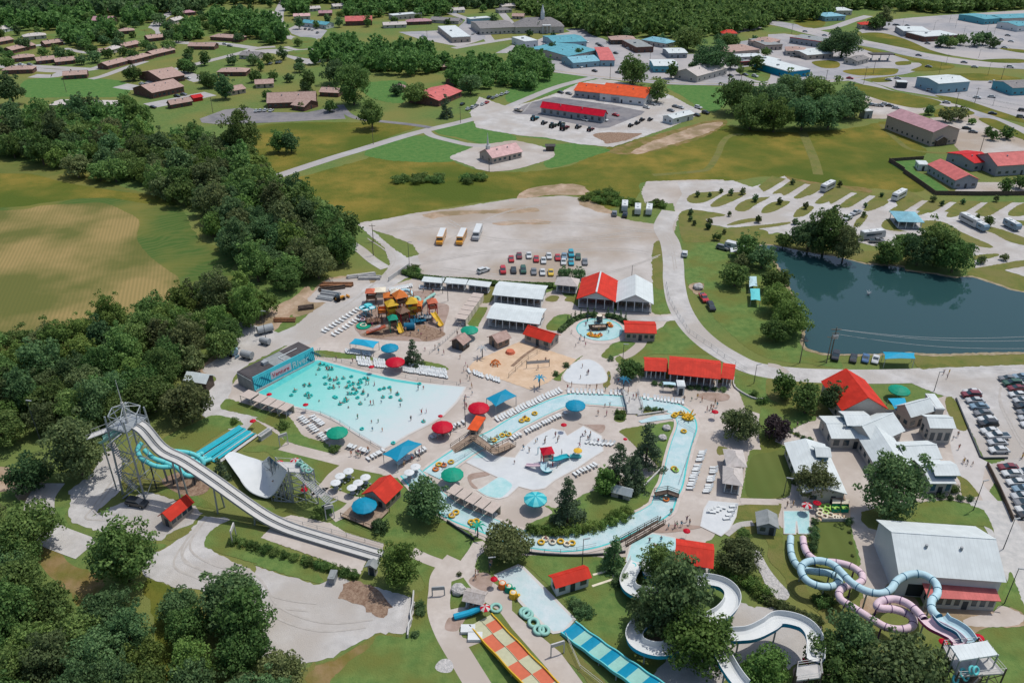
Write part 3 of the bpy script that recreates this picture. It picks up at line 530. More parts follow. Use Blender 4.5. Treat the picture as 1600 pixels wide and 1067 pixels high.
def depth_mat(name, origin, direc, length, stops, bs=1.2):
    m = bpy.data.materials.new(name); m.use_nodes = True; nt = m.node_tree; N = nt.nodes; L = nt.links; B = N['Principled BSDF']
    B.inputs['Roughness'].default_value = .12; B.inputs['IOR'].default_value = 1.33
    ge = N.new('ShaderNodeNewGeometry'); sb = N.new('ShaderNodeVectorMath'); sb.operation = 'SUBTRACT'; sb.inputs[1].default_value = origin
    dt = N.new('ShaderNodeVectorMath'); dt.operation = 'DOT_PRODUCT'; dt.inputs[1].default_value = direc / length
    L.new(ge.outputs['Position'], sb.inputs[0]); L.new(sb.outputs[0], dt.inputs[0])
    n = N.new('ShaderNodeTexNoise'); n.inputs['Scale'].default_value = .35; n.inputs['Detail'].default_value = 6; L.new(ge.outputs['Position'], n.inputs['Vector'])
    ad = N.new('ShaderNodeMath'); ad.operation = 'MULTIPLY_ADD'; ad.inputs[1].default_value = .22; L.new(n.outputs['Fac'], ad.inputs[0]); L.new(dt.outputs['Value'], ad.inputs[2])
    r = N.new('ShaderNodeValToRGB'); els = r.color_ramp.elements
    while len(els) < len(stops): els.new(.5)
    for e, (p, c) in zip(els, stops): e.position = p; e.color = (*c, 1)
    L.new(ad.outputs[0], r.inputs['Fac']); L.new(r.outputs['Color'], B.inputs['Base Color'])
    n2 = N.new('ShaderNodeTexNoise'); n2.inputs['Scale'].default_value = bs; n2.inputs['Detail'].default_value = 4; L.new(ge.outputs['Position'], n2.inputs['Vector'])
    bp = N.new('ShaderNodeBump'); bp.inputs['Strength'].default_value = .25; bp.inputs['Distance'].default_value = .1
    L.new(n2.outputs['Fac'], bp.inputs['Height']); L.new(bp.outputs[0], B.inputs['Normal']); MATS[name] = m
depth_mat('wave_water', wa, wd, 58.0, [(0.08, (.13, .47, .43)), (.36, (.22, .52, .48)), (.62, (.38, .53, .52)), (.82, (.47, .52, .52))])
pool_sheet('wave_pool', 'wave_water', Z(8), WAVE, curb=.6)
strip('pool_wall_edge', 'teal_edge', Z(9), 'C1 385,98 700,181 850,215 1000,238', 1.1, smooth=False)
strip('pool_wall_edge', 'teal_edge', Z(9), 'C1 375,100 200,203 30,298', 2.2, smooth=False)
pool_sheet('play_pool', 'white_pool', Z(8), 'C1 1180,670 1330,612 1400,650 1490,685 1600,695 C2 60,640 160,560 250,515 320,530 340,560 440,500 550,560 560,650 480,700 400,755 260,830 200,880 130,890 40,868 -30,930 C1 1500,945 1430,930 1370,895 1500,815 1290,715 1200,760', curb=.3)
sheet('play_pool_deep', 'pale_pool', Z(9), 'C1 1400,880 1500,815 1560,840 1581,870 1540,920 1500,940 1430,928 1372,893')
sheet('play_pool_deep', 'pale_pool', Z(9), 'C1 1190,672 1330,616 1400,655 1420,690 1300,700 1200,740')
pool_sheet('splash_pad', 'white_pool', Z(8), 'C2 320,190 370,120 440,90 500,95 560,140 585,200 560,230 450,238 345,225', smooth=True, curb=.3)
RIV = GP('P 640,738 670,770 709,800 764,822 800,838 838,845 876,849 914,846 952,835 990,818 1015,807 1033,795 C2 935,980 955,920 990,850 1020,710 1050,600 1080,510 1070,450 1030,405 960,378 860,360 780,352 600,338 480,330 400,328 300,350 180,400 80,450 0,492 C1 1500,545 1420,585 1340,620 1260,670 1150,745 1080,800')
RIV = smooth_pts(RIV, False, 6)
bb = MB(); bb.sweep([Vector((p.x, p.y, Z(8))) for p in RIV], [(-3.2, 0), (3.2, 0)]); o = bb.build('river_curb', 'rim'); o['kind'] = 'structure'
bb = MB(); bb.sweep([Vector((p.x, p.y, Z(9))) for p in RIV], [(-2.5, 0), (-2.3, 0), (2.1, 0), (2.5, 0)], mis=[1, 0, 1]); o = bb.build('lazy_river', ['river_water', 'teal_edge']); o['kind'] = 'structure'
sheet('river_ramp', 'river_water', Z(8), 'C2 780,468 880,435 990,425 1010,450 900,465 800,480', smooth=False)
pool_sheet('slide_pool', 'pale_pool', Z(8), 'D2 708,315 740,205 800,175 870,148 1000,175 1020,200 1000,260 960,330 830,328', curb=.4)
pool_sheet('landing_pool', 'landing_water', Z(8), 'E5 690,232 955,122 1005,145 1330,470 1640,780 1520,915 1400,935 1330,885 1080,640 780,320', curb=.6)
pool_sheet('river_pool', 'pale_pool', Z(8), 'E8 250,390 640,390 640,740 480,735 455,545 430,545 420,740 255,735', curb=.3)
pool_sheet('plaza_pad', 'white_pool', Z(8), 'C2 1215,960 1395,975 D2 1380,40 1340,120 1290,160 1165,100 1185,0', curb=.2)
strip('pool_wall_edge', 'teal_edge', Z(10), 'E5 700,235 950,132 1000,158 1330,485 1620,775', .8, smooth=False)
rc = G(*px('E6 710,372')[0][:2]); rs = scale(936, 515)
def disc(name, material, c, r, z, n=48):
    b = MB(); b.add([(c.x + r * math.cos(2 * math.pi * i / n), c.y + r * math.sin(2 * math.pi * i / n), z) for i in range(n)], [tuple(range(n))]); o = b.build(name, material); o['kind'] = 'structure'; return o
disc('ring_pool_rim', 'rim', rc, 8.9, Z(7)); disc('ring_pool_edge', 'teal_edge', rc, 6.9, Z(8)); disc('ring_pool', 'pale_pool', rc + Vector((0, -.25, 0)), 6.6, Z(9)); disc('ring_island', 'sand', rc + Vector((0, -.2, 0)), 4.0, Z(10))
strip('hedge_bed', 'mulch', Z(6), 'E6 60,400 200,280 350,190 520,145 650,135 850,150 1000,185 1160,270', 1.8)
# ================================================================== TREES
def leaf_cloud(blobs, n_per, size, flat=.35, up=.5, seed=0):
    """leaf clumps (small bent quads) on the upper and outer sides of many lumps -> vertices, faces"""
    g_ = np.random.default_rng(seed); V = []; F = []; o = 0
    for (c, r, sq) in blobs:
        n = max(6, int(n_per * r * r)); d = g_.normal(size=(n, 3)); d[:, 2] = d[:, 2] * .9 + up * .6
        d /= np.linalg.norm(d, axis=1)[:, None]
        rad = r * g_.uniform(.72, 1.12, n); p = np.array(c) + d * rad[:, None] * np.array([1, 1, sq])
        nn = d + g_.normal(size=(n, 3)) * .55; nn /= np.linalg.norm(nn, axis=1)[:, None]
        t = np.cross(nn, g_.normal(size=(n, 3))); t /= np.linalg.norm(t, axis=1)[:, None] + 1e-9; bt = np.cross(nn, t)
        s_ = size * g_.uniform(.6, 1.35, n)[:, None]
        q = np.stack([p - t * s_ - bt * s_ * .6, p + t * s_ * .8 - bt * s_ * .75, p + t * s_ + bt * s_ * .6 - nn * s_ * flat, p - t * s_ * .7 + bt * s_ * .8], 1)
        V.append(q.reshape(-1, 3)); F.append(np.arange(n * 4).reshape(-1, 4) + o); o += n * 4
    return np.concatenate(V), np.concatenate(F)
def np_mesh(name, V, F, mats, mi=None):
    me = bpy.data.meshes.new(name); me.vertices.add(len(V)); me.vertices.foreach_set('co', np.asarray(V, dtype=np.float32).ravel())
    k = F.shape[1]; me.loops.add(F.size); me.loops.foreach_set('vertex_index', F.astype(np.int32).ravel()); me.polygons.add(len(F))
    me.polygons.foreach_set('loop_start', np.arange(0, F.size, k, dtype=np.int32)); me.polygons.foreach_set('loop_total', np.full(len(F), k, dtype=np.int32))
    for m in mats: me.materials.append(M(m))
    if mi is not None: me.polygons.foreach_set('material_index', np.asarray(mi, dtype=np.int32))
    me.update(calc_edges=True); me.validate(); return me
def crown_blobs(seed, W=1.0, Hh=.8, lumps=34, shape='round'):
    """lumps of a crown 2*W wide; centre at z=0"""
    g_ = random.Random(seed); out = []
    for i in range(lumps):
        while True:
            x, y, z = (g_.uniform(-1, 1) for _ in range(3))
            rr = x * x + y * y + z * z
            if .25 < rr < 1: break
        if z < -.5 and g_.random() < .4: z = -z * .6
        w = 1.0
        if shape == 'tall': w = .75 + .25 * (1 - abs(z))
        if shape == 'cone': w = max(.12, .95 - (z + 1) * .45)
        r = g_.uniform(.25, .40) * (1.0 if shape != 'cone' else .8 * (1.25 - (z + 1) * .42))
        out.append(((x * W * w * .78, y * W * w * .78, z * Hh * .8), r * W, .8))
    for i in range(lumps // 3):                                           # stray boughs break the outline
        a = g_.uniform(0, 6.283); z = g_.uniform(-.5, 1.0); q = math.sqrt(max(.05, 1.05 - z * z)) * g_.uniform(.85, 1.08); out.append(((math.cos(a) * q * W, math.sin(a) * q * W, z * Hh * g_.uniform(.95, 1.12)), g_.uniform(.11, .19) * W, .8))
    out.append(((0, 0, 0), .55 * W, .9))
    return out
CROWNS = {}
def crown_mesh(kind, k, lod):
    key = (kind, k, lod)
    if key in CROWNS: return CROWNS[key]
    dens, sz = {0: (1500, .038), 1: (620, .058), 2: (170, .10), 3: (38, .20)}[lod]
    Hh = {'round': .85, 'tall': 1.25, 'wide': .62, 'pine': 1.3, 'bush': .7}[kind]
    if kind == 'pine':
        g_ = random.Random(k + 50); blobs = []
        for L_ in range(11):
            z = -1 + L_ * .2; rad = (1 - (L_ / 11.5)) * .95
            for j in range(max(3, int(9 * rad) + 2)):
                a = g_.uniform(0, 6.28); q = rad * g_.uniform(.45, .95)
                blobs.append(((math.cos(a) * q, math.sin(a) * q, z * Hh * .95 - q * .12 + g_.uniform(-.05, .05)), .17 + .1 * rad, .45))
        V, F = leaf_cloud(blobs, dens * 1.1, sz * .9, seed=k, up=.7)
    else:
        V, F = leaf_cloud(crown_blobs(k * 7 + len(kind), 1.0, Hh, {'round': 34, 'tall': 40, 'wide': 34, 'bush': 18}[kind], 'tall' if kind == 'tall' else 'round'), dens, sz, seed=k)
    CROWNS[key] = (V, F, Hh); return CROWNS[key]
MESHC = {}
ZC = {'round': .86, 'tall': 1.2, 'wide': .72, 'pine': 1.35, 'bush': .5}     # crown-centre height, crown half-width = 1
def tree_meshes(kind, k, lod, leaf):
    key = (kind, k, lod, leaf)
    if key in MESHC: return MESHC[key]
    V, F, Hh = crown_mesh(kind, k, lod)
    zc = ZC[kind]     # crown-centre height, crown half-width = 1
    V = V.copy(); V[:, 2] += zc; V[:, 2] = np.maximum(V[:, 2], .02)
    cr = np_mesh('crown', V, F, [leaf])
    tr = None
    if kind != 'bush':
        b = MB(); g_ = random.Random(k); top = zc + Hh * .3; b.cyl((0, 0, -.03), (0, 0, zc - Hh * .3), .065, .045, 7); b.cyl((0, 0, zc - Hh * .3), (g_.uniform(-.05, .05), 0, top), .045, .015, 6)
        if kind != 'pine':
            for i in range(6):
                a = i * 1.05 + g_.random(); z0 = zc - Hh * g_.uniform(.15, .5); q = g_.uniform(.45, .7)
                b.cyl((0, 0, z0), (math.cos(a) * q, math.sin(a) * q, z0 + g_.uniform(.3, .6)), .028, .01, 5)
        tr = b.mesh('trunk', 'bark')
    MESHC[key] = (cr, tr, zc, Hh); return MESHC[key]
NT = [0]
def tree_at(p, r, kind, leaf, label, group=None, name='broadleaf_tree', cat='tree', lod=None, k=None, sz=1.0):
    """a tree with crown half-width r (m) standing at p"""
    NT[0] += 1; k = NT[0] % 6 if k is None else k
    ppm = scale(*proj(p)) * .64; rp = ppm * r
    if lod is None: lod = 0 if rp > 16 else 1 if rp > 8 else 2 if rp > 3.6 else 3
    cr, tr, zc, Hh = tree_meshes(kind, k, lod, leaf)
    rz = (NT[0] * 2.399) % 6.283; s_ = (r, r * random.uniform(.9, 1.1), r * sz)
    if tr is None or lod >= 3:
        if kind != 'bush' and lod >= 3:
            key = ('one', kind, k, lod, leaf)
            if key not in MESHC:
                V, F, Hh = crown_mesh(kind, k, lod); V = V.copy(); V[:, 2] += zc
                c = .06; tv = np.array([(-c, -c, 0), (c, -c, 0), (c, c, 0), (-c, c, 0), (-c, -c, zc), (c, -c, zc), (c, c, zc), (-c, c, zc)]) ; tf = np.array([(0, 1, 5, 4), (1, 2, 6, 5), (2, 3, 7, 6), (3, 0, 4, 7)]) + len(V)
                MESHC[key] = np_mesh('far_tree', np.concatenate([V, tv]), np.concatenate([F, tf]), [leaf, 'bark'], [0] * len(F) + [1] * 4)
            return tag(link(name, MESHC[key], None, p, rz, s_), label, cat, group)
        return tag(link(name, cr, None, p, rz, s_), label, cat, group)
    t = thing(name, label, cat, p, rz, group); t.scale = s_
    link('trunk', tr, t); link('crown', cr, t); return t
def tree_px(x, y, w, kind='round', leaf='leaf', label='', group=None, **kw):
    """tree whose crown is centred on photo pixel x, y and w pixels wide"""
    h = 3.0
    for _ in range(4):
        p = G(x, y, h); z = p.y * CP - (h - HC) * SP; r = w / 2 / (FPX / z) * (1.0 if w > 60 else 1.12); h = ZC[kind] * r * kw.get('sz', 1.0)
    return tree_at(Vector((p.x, p.y, 0)), r, kind, leaf, label, group, **kw)
def inside(p, poly):
    c = False; n = len(poly)
    for i in range(n):
        a, b_ = poly[i], poly[(i + 1) % n]
        if (a.y > p.y) != (b_.y > p.y) and p.x < (b_.x - a.x) * (p.y - a.y) / (b_.y - a.y) + a.x: c = not c
    return c
def scatter(poly, space, seed=1):
    g_ = random.Random(seed); xs = [p.x for p in poly]; ys = [p.y for p in poly]; out = []; cell = {}
    n = int((max(xs) - min(xs)) * (max(ys) - min(ys)) / space ** 2 * 7) + 50
    for _ in range(n):
        p = Vector((g_.uniform(min(xs), max(xs)), g_.uniform(min(ys), max(ys)), 0)); q = (int(p.x // space), int(p.y // space))
        if not inside(p, poly): continue
        if any((p - o).length < space for i in (-1, 0, 1) for j in (-1, 0, 1) for o in cell.get((q[0] + i, q[1] + j), [])): continue
        cell.setdefault(q, []).append(p); out.append(p)
    return out
WOODQ = []
def wood(name_, pts, space, rr, label, group, seed, leaves=('leaf', 'leaf', 'leaf_deep', 'leaf_bright', 'leaf_olive'), sz=1.0):
    g_ = random.Random(seed)
    for p in scatter(GP(pts), space, seed):
        x, y = proj(p + Vector((0, 0, 8)))
        if x < -60 or x > 1660 or y > 1150: continue
        r = g_.uniform(*rr); WOODQ.append((r * scale(x, y, 8), p, r, g_.choice(['round', 'tall', 'tall'] if seed > 30 and seed < 40 else ['round', 'round', 'tall']), g_.choice(leaves), label, group, g_.uniform(.95, 1.25) * sz))
W1 = [('P -20,196 30,192 100,190 170,188 225,195 240,235 232,290 190,290 120,278 60,255 -20,240', 'tree in the wood above the crop field'),
      ('P 245,228 330,232 390,250 400,275 430,300 420,330 330,345 300,335 250,305', 'tree at the corner of the creek wood'),
      ('P 400,290 450,310 520,350 550,385 548,405 500,440 430,470 400,440 350,400 330,370 330,345', 'tree in the creek wood by the gravel lot')]
for i, (s_, l_) in enumerate(W1): wood('tree', s_, 6.9, (4.6, 6.6), l_, 'trees of the creek wood', 11 + i)
W2 = [('P 290,470 330,470 400,475 420,492 395,520 350,560 300,590 262,570 262,500', 'tree at the wood edge by the works yard'),
      ('P -20,560 60,545 130,555 200,520 260,500 272,560 275,590 258,625 252,652 215,664 150,672 120,650 -20,650', 'tree in the wood behind the slide tower'),
      ('P -20,645 120,645 190,640 170,665 90,690 -20,700', 'tree by the clearing behind the slide tower')]
for i, (s_, l_) in enumerate(W2): wood('tree', s_, 6.2, (4.2, 6.0), l_, 'trees of the wood by the slide tower', 21 + i)
W3 = [('P -40,800 25,850 45,905 62,960 120,998 205,1000 240,1060 240,1180 -40,1180', 'tree in the wood at the lower left corner'),
      ('P 285,965 340,960 395,985 435,1040 475,1080 490,1160 285,1160', 'tree below the crescent gravel lot')]
for i, (s_, l_) in enumerate(W3): wood('tree', s_, 5.2, (3.6, 5.0), l_, 'trees of the lower left wood', 31 + i)
# single trees: x, y of the crown, width, kind, leaf, label
T = '''115,700,96,tall,leaf_olive,large leafy tree standing left of the slide tower
293,630,80,round,leaf_olive,round tree beside the works shed with white roof
190,862,104,tall,leaf,tall dense tree on the lower lot's left edge
362,935,100,tall,leaf_deep,tall tree overlapping the crescent gravel lot
170,960,90,round,leaf_deep,dark tree beside the worn grass strip
45,830,100,round,leaf,tree overhanging the lane at the left edge
45,740,70,round,leaf_deep,dark tree left of the sandy patch
668,778,76,round,leaf_deep,round tree in front of the striped green parasol
622,884,72,tall,leaf_bright,bright round tree at the speed slide's end
792,848,78,wide,leaf_olive,spreading shrub-like tree on the river's near bank
1056,930,120,tall,leaf_deep,large tree over the white flume bends
1092,1000,118,round,leaf_bright,lighter green tree in front of the flume bends
1018,960,84,round,leaf_olive,loose tree at the flume's left bend
1190,1045,84,round,leaf_bright,rounded tree beside the lower flume start
1332,1004,92,tall,leaf_deep,dark tree left of the tube slide tower
1412,1052,140,round,leaf_olive,huge olive tree below the tube slides
1310,1040,100,round,leaf,tree by the flume's red lifeguard umbrella
1155,868,66,wide,leaf_olive,spreading tree beside the red roofed flume shelter
1030,880,56,tall,leaf,slim tree over the flume splash pool
1158,664,62,round,leaf_olive,olive tree on the promenade by the grey cabanas
1213,668,40,round,leaf_purple,purple leaved tree beside the mown lawn
1226,602,36,tall,leaf_bright,tree one of the lakeside lawn trio, nearest the road bend
1262,622,42,tall,leaf,middle tree of the trio left of the red hall
1304,622,38,tall,leaf_deep,tree touching the red gabled hall
1277,752,66,round,leaf_olive,round tree in front of the low white wing
1398,762,102,tall,leaf_deep,big tree before the white entrance building
945,752,38,tall,leaf_bright,bright tree behind the small white shed
985,578,34,round,leaf,small tree left of the red snack bar
1120,370,13,round,leaf,sapling on the camp ground's west lawn
580,178,36,tall,leaf,lone tree in the meadow by the far drive
434,222,26,tall,leaf,left tree of the meadow pair
453,222,26,tall,leaf_deep,right tree of the meadow pair
375,210,56,tall,leaf,tall tree at the wood's meadow tip
550,128,54,tall,leaf,large tree behind the brown roofed church
520,112,40,round,leaf_deep,tree beside the church's large tree
480,126,22,tall,leaf,slim tree left of the church grove
451,122,14,round,leaf_deep,small round tree above the brown church
515,166,20,round,leaf,bush tree at the church's right end
472,166,13,round,leaf,small tree before the brown church
648,146,36,round,leaf,tree left of the brick red villa
697,166,24,pine,needle,conifer on the villa's lawn
735,132,32,round,leaf_deep,tree behind the villa car park
620,140,20,round,leaf_deep,small tree left of the villa
207,115,24,round,leaf,tree beside the twin brown roofed halls
350,136,28,tall,leaf_deep,tree in front of the small brown roofed hall
325,126,24,round,leaf,tree group by the brown halls
292,102,24,round,leaf,tree beside the upper brown hall
15,140,36,tall,leaf_deep,tree at the left edge above the wood
1028,142,28,tall,leaf,tall tree at the orange roofed shop's end
990,110,46,round,leaf,tree on the corner behind the orange roof
1112,90,50,round,leaf_deep,tree beside the white roofed store
1140,66,30,round,leaf,tree below the small red roof
1075,60,44,wide,leaf,tree cluster behind the frontage shops
1318,68,46,round,leaf_deep,large tree beside the motel
1290,75,26,round,leaf_deep,tree at the motel's corner
1452,172,16,round,leaf_deep,round tree behind the mauve roofed hall
1143,95,26,round,leaf_deep,tree near the beige gabled shop
1182,98,20,tall,leaf,slim tree near the frontage road
1205,158,60,round,leaf_deep,tree at the grove's near edge
1150,150,56,round,leaf,left end tree of the meadow grove
1175,176,56,round,leaf,near left tree of the meadow grove
1212,182,52,round,leaf_bright,near middle tree of the meadow grove
1240,140,56,round,leaf_deep,back middle tree of the meadow grove
1256,178,54,round,leaf_deep,dark near tree of the meadow grove
1285,146,58,round,leaf,back tree of the meadow grove
1298,176,56,round,leaf_deep,near right tree of the meadow grove
1326,160,52,round,leaf_deep,right end tree of the meadow grove
1168,386,34,tall,leaf,tree on the west lawn by the pond corner
1192,402,40,round,leaf_deep,tree at the pond's north west tip
1150,430,40,round,leaf,tree shading the blue tents
1212,436,42,round,leaf,tree on the pond's west bank
1218,468,48,round,leaf_bright,bright tree on the pond's west bank
1236,496,58,round,leaf_bright,broad tree leaning over the pond
1212,516,40,round,leaf,tree beside the pond's utility pole
1160,410,20,tall,leaf_olive,thin tree by the lawn camper
1266,368,54,round,leaf_deep,dense tree on the pond's north bank
1292,362,58,tall,leaf,tall tree on the pond's north bank
1225,376,26,round,leaf,tree at the pond's north corner
1322,380,46,tall,leaf_olive,willowy tree beside the parked motorhome
1390,396,44,round,leaf,small tree on the north bank gap
1438,390,62,round,leaf_deep,left tree of the dense bank trio
1468,380,64,tall,leaf,middle tree of the dense bank trio
1494,400,60,round,leaf,right tree of the dense bank trio
1412,380,30,round,leaf,tree behind the dense bank trio
1377,405,16,round,leaf,shrub tree at the pond bank
1535,406,14,round,leaf_olive,sapling on the camp's east lawn
1570,402,12,round,leaf_olive,thin sapling on the east gravel
1546,345,14,tall,leaf,young tree between the two trailers
1545,205,12,tall,leaf,slim tree in the hall car park
1553,212,16,round,leaf,left tree of the car park pair
1575,208,20,round,leaf,right tree of the car park pair
1480,180,22,round,leaf_olive,tree group above the hall car park
1500,178,22,round,leaf_olive,tree beside the hall's dark porch
1519,190,10,round,leaf,tiny car park tree
1525,62,22,round,leaf_deep,left tree of the store car park island
1538,60,22,round,leaf_deep,middle tree of the store island
1553,67,17,round,leaf_deep,right tree of the store island
1472,64,20,round,leaf_deep,tree behind the mart car park
1486,66,18,round,leaf,tree at the car park row's end
1502,62,18,round,leaf,tree in the restaurant car park
1572,290,20,tall,leaf,tree in the motel court
1595,285,22,round,leaf,tree at the right edge of the motel court
1174,98,9,round,leaf,shrub by the frontage lawn
1370,36,22,round,leaf,tree beside the red fast food roof
1382,28,24,tall,leaf_olive,loose tree behind the red fast food roof'''
for row in T.split('\n'):
    a = row.split(',', 5); tree_px(float(a[0]), float(a[1]), float(a[2]), a[3], a[4], a[5])
for x, y, w, l_ in ((1012, 695, 56, 'tall pine on the lawn beside the river straight'), (968, 728, 66, 'broad pine in the middle of the central lawn'), (888, 782, 58, 'pine beside the blue parasol on the near lawn'), (645, 550, 30, 'small pine by the red wave pool parasol'), (995, 740, 40, 'low pine beside the mulch bed'), (343, 733, 28, 'pine between speed slide and white ramp')):
    tree_px(x, y, w, 'pine', 'needle', l_, name='pine_tree')
tree_px(960, 862, 42, 'pine', 'leaf_deep', 'dark spiky spruce left of the flume pool', name='spruce_tree')
# woods of the town: counted trees up front, far masses behind
town = [('A1 340,400 460,410 640,440 720,460 920,480 1000,470 1180,440 1200,400 1100,350 900,330 700,320 560,280 420,300', 7.8, 'tree in the town grove behind the church'), ('A1 1200,520 1240,560 1400,560 1581,540 A2 0,560 150,570 230,520 250,450 A2 150,380 60,360 A1 1540,420 1260,400 1220,450', 8.2, 'tree in the grove beside the blue shops'),
        ('A0 -60,195 100,190 250,195 250,60 -60,60', 9.5, 'tree on the far left hillside of houses'), ('A0 270,195 560,190 580,110 770,60 780,20 270,60', 9.5, 'tree above the ranch houses'), ('A0 790,170 940,150 980,60 1080,40 1080,10 780,10', 9.5, 'tree behind the mauve barn'),
        ('A0 1130,260 1240,250 1230,150 1150,160', 9, 'tree beside the upper street'), ('A0 1290,190 1400,200 1480,220 1581,240 A1 0,260 80,290 180,270 170,200 60,150 A0 1500,110 1300,110', 8.8, 'tree in the grove left of the teal shops'),
        ('A0 400,290 480,300 560,290 590,240 680,260 720,250 690,200 560,220 400,210', 8, 'tree among the ranch houses'), ('A1 560,110 720,115 900,95 900,50 700,30 560,40', 9.5, 'tree above the town school'), ('A1 190,100 300,100 330,20 180,20', 9.5, 'tree left of the town school'), ('A1 1000,110 1180,90 1200,30 1000,20', 9.5, 'tree behind the pale block'), ('A2 200,120 320,130 460,180 430,60 260,30', 9.5, 'tree behind the steepled church')]
for i, (s_, sp, l_) in enumerate(town): wood('tree', s_, sp, (4.2, 5.8), l_, 'trees among the town streets', 61 + i, sz=.95)
for i, (x, y) in enumerate(px('A0 140,270 268,325 378,330 42,390 498,370 565,310 582,350 662,330 722,270 815,340 730,220 640,220 582,215 895,280 938,305 1040,285 1035,160 1095,180 1045,220 1098,232 1100,75 1130,410 1180,420 1265,475 1310,490 1285,515 1560,370 1570,470 640,250 525,270 980,120 870,60')):
    tree_px(x, y, (20, 16, 18)[i % 3], 'round', ('leaf_deep', 'leaf')[i % 2], 'clipped round garden tree between ranch houses', 'garden trees of the ranch houses', name='garden_tree')
WOODQ.sort(key=lambda q: -q[0])
n_single = sum(1 for o in COL.objects if o.name.startswith('broadleaf_tree'))
KEEP = 355 - n_single
for q in WOODQ[:KEEP]: tree_at(q[1], q[2], q[3], q[4], q[5], q[6], sz=q[7])
V_, F_ = [], []; o_ = 0
for i, q in enumerate(WOODQ[KEEP:]):
    v, f, hh = crown_mesh(q[3], i % 4, 2 if q[0] > 12 else 3); a = i * 2.4; c_, s2 = math.cos(a), math.sin(a); w = np.empty_like(v)
    w[:, 0] = (v[:, 0] * c_ - v[:, 1] * s2) * q[2] + q[1].x; w[:, 1] = (v[:, 0] * s2 + v[:, 1] * c_) * q[2] + q[1].y; w[:, 2] = np.maximum((v[:, 2] + ZC[q[3]]) * q[2] * q[7], .02)
    V_.append(w); F_.append(f + o_); o_ += len(v)
if V_: link('woodland', np_mesh('woodland', np.concatenate(V_), np.concatenate(F_), ['leaf']))['kind'] = 'stuff'
# far-off woods that read as one mass
def far_wood(s_, space, seed, leaf):
    V, F = [], []; o = 0; g_ = random.Random(seed); protos = [crown_mesh('round', k, 3) for k in range(4)]
    for p in scatter(GP(s_), space, seed):
        v, f, hh = protos[g_.randrange(4)]; r = g_.uniform(4.5, 7.0); a = g_.uniform(0, 6.28); c_, s2 = math.cos(a), math.sin(a)
        q = np.empty_like(v); q[:, 0] = (v[:, 0] * c_ - v[:, 1] * s2) * r + p.x; q[:, 1] = (v[:, 0] * s2 + v[:, 1] * c_) * r + p.y; q[:, 2] = (v[:, 2] + .9) * r * g_.uniform(.95, 1.25)
        V.append(q); F.append(f + o); o += len(v)
    ob_ = link('woodland', np_mesh('woodland', np.concatenate(V), np.concatenate(F), [leaf])); ob_['kind'] = 'stuff'; return ob_
for i, (s_, sp) in enumerate([('P 880,40 900,46 930,58 1000,58 1060,60 1120,58 1180,50 1200,40 1210,30 1250,36 1275,32 1300,24 1330,16 1420,18 1470,22 1600,14 1660,12 1660,-14 1400,-16 1100,-14 950,-10 800,5 820,22', 8.5),
                              ('P -60,26 60,30 140,22 210,32 240,20 300,24 330,10 440,6 640,10 700,14 800,14 800,-14 500,-16 200,-16 -60,-14', 9.5), ('P 640,20 700,24 690,12 640,8', 9),
                              ('P -300,-16 400,-18 1000,-18 1800,-16 1900,-34 -400,-34', 13)]):
    far_wood(s_, sp, 5 + i, ('leaf', 'leaf_deep', 'leaf', 'leaf_deep')[i])
# clipped cones and shrubs
for i, (x, y) in enumerate(px('E6 180,250 235,215 305,170 400,135 510,110 617,115 850,115 955,130 1055,155 1140,200')):
    p = G(x, y + 6); V, F, hh = crown_mesh('pine', i % 4, 2); key = ('cone', i % 4)
    if key not in MESHC:
        V = V.copy(); V[:, 2] += 1.3; MESHC[key] = np_mesh('clipped_cone', V, F, ['leaf_deep'])
    tag(link('cypress', MESHC[key], None, p, 0, (.75, .75, 1.35)), 'dark cone shaped cypress behind the ring pool', 'shrub', 'cypresses round the ring pool')
def shrubs(s_, r, label, group, leaf='leaf_deep', sz=1.0, name='shrub'):
    for (x, y) in [q[:2] for q in px(s_)]:
        p = G(x, y); tree_at(p, r * random.uniform(.88, 1.12), 'bush', leaf, label, group, name=name, cat='shrub', lod=1 if r > .8 else 2, sz=sz)
shrubs('D1 1017,600 1015,640 980,775', 1.1, 'dark round shrub on the lawn by the curb wall', 'lawn shrubs')
shrubs('D1 765,130', 2.4, 'large round shrub on the near lawn', None); shrubs('D1 380,40', 2.0, 'round shrub beside the low white arch', None, 'leaf'); shrubs('D1 1255,400', .7, 'small shrub at the path fork', None, 'leaf_olive')
shrubs('C1 175,500 490,650', 1.6, 'shrub by the wave pool path', 'wave pool shrubs', 'leaf'); shrubs('C0 1450,480', 1.4, 'round shrub on the lawn corner', None, 'leaf_bright')
shrubs('D3 290,80 282,130 280,175 275,215 275,250', 1.15, 'clipped round shrub beside the mown lawn', 'shrubs along the mown lawn'); shrubs('D3 500,80', 1.3, 'shrub at the mown lawn corner', None)
shrubs('D3 500,140 510,205 522,285', .5, 'tiny shrub along the court path', 'path side seedlings', 'leaf_olive')
shrubs('C3 140,535 180,555 215,575 255,590', .9, 'round shrub along the curved bed', 'curved bed shrubs'); shrubs('C3 1005,940 1065,940 1125,945 1185,950 1245,955', .95, 'clipped ball shrub in the entrance row', 'entrance ball shrubs')
shrubs('C3 160,660 155,720 165,790 170,850', 1.4, 'leafy shrub along the low white wing', 'wing side shrubs', 'leaf_olive'); shrubs('C3 1040,900 1080,900 1120,890 1150,900', 1.3, 'shrub under the entrance porch', 'porch shrubs', 'leaf')
shrubs('C2 610,90 270,185 335,130', 1.2, 'round shrub beside the splash pad', 'splash pad shrubs'); shrubs('C2 650,420 680,425 655,450 680,450', 1.0, 'shrub in the square planter', 'planter shrubs', 'leaf')
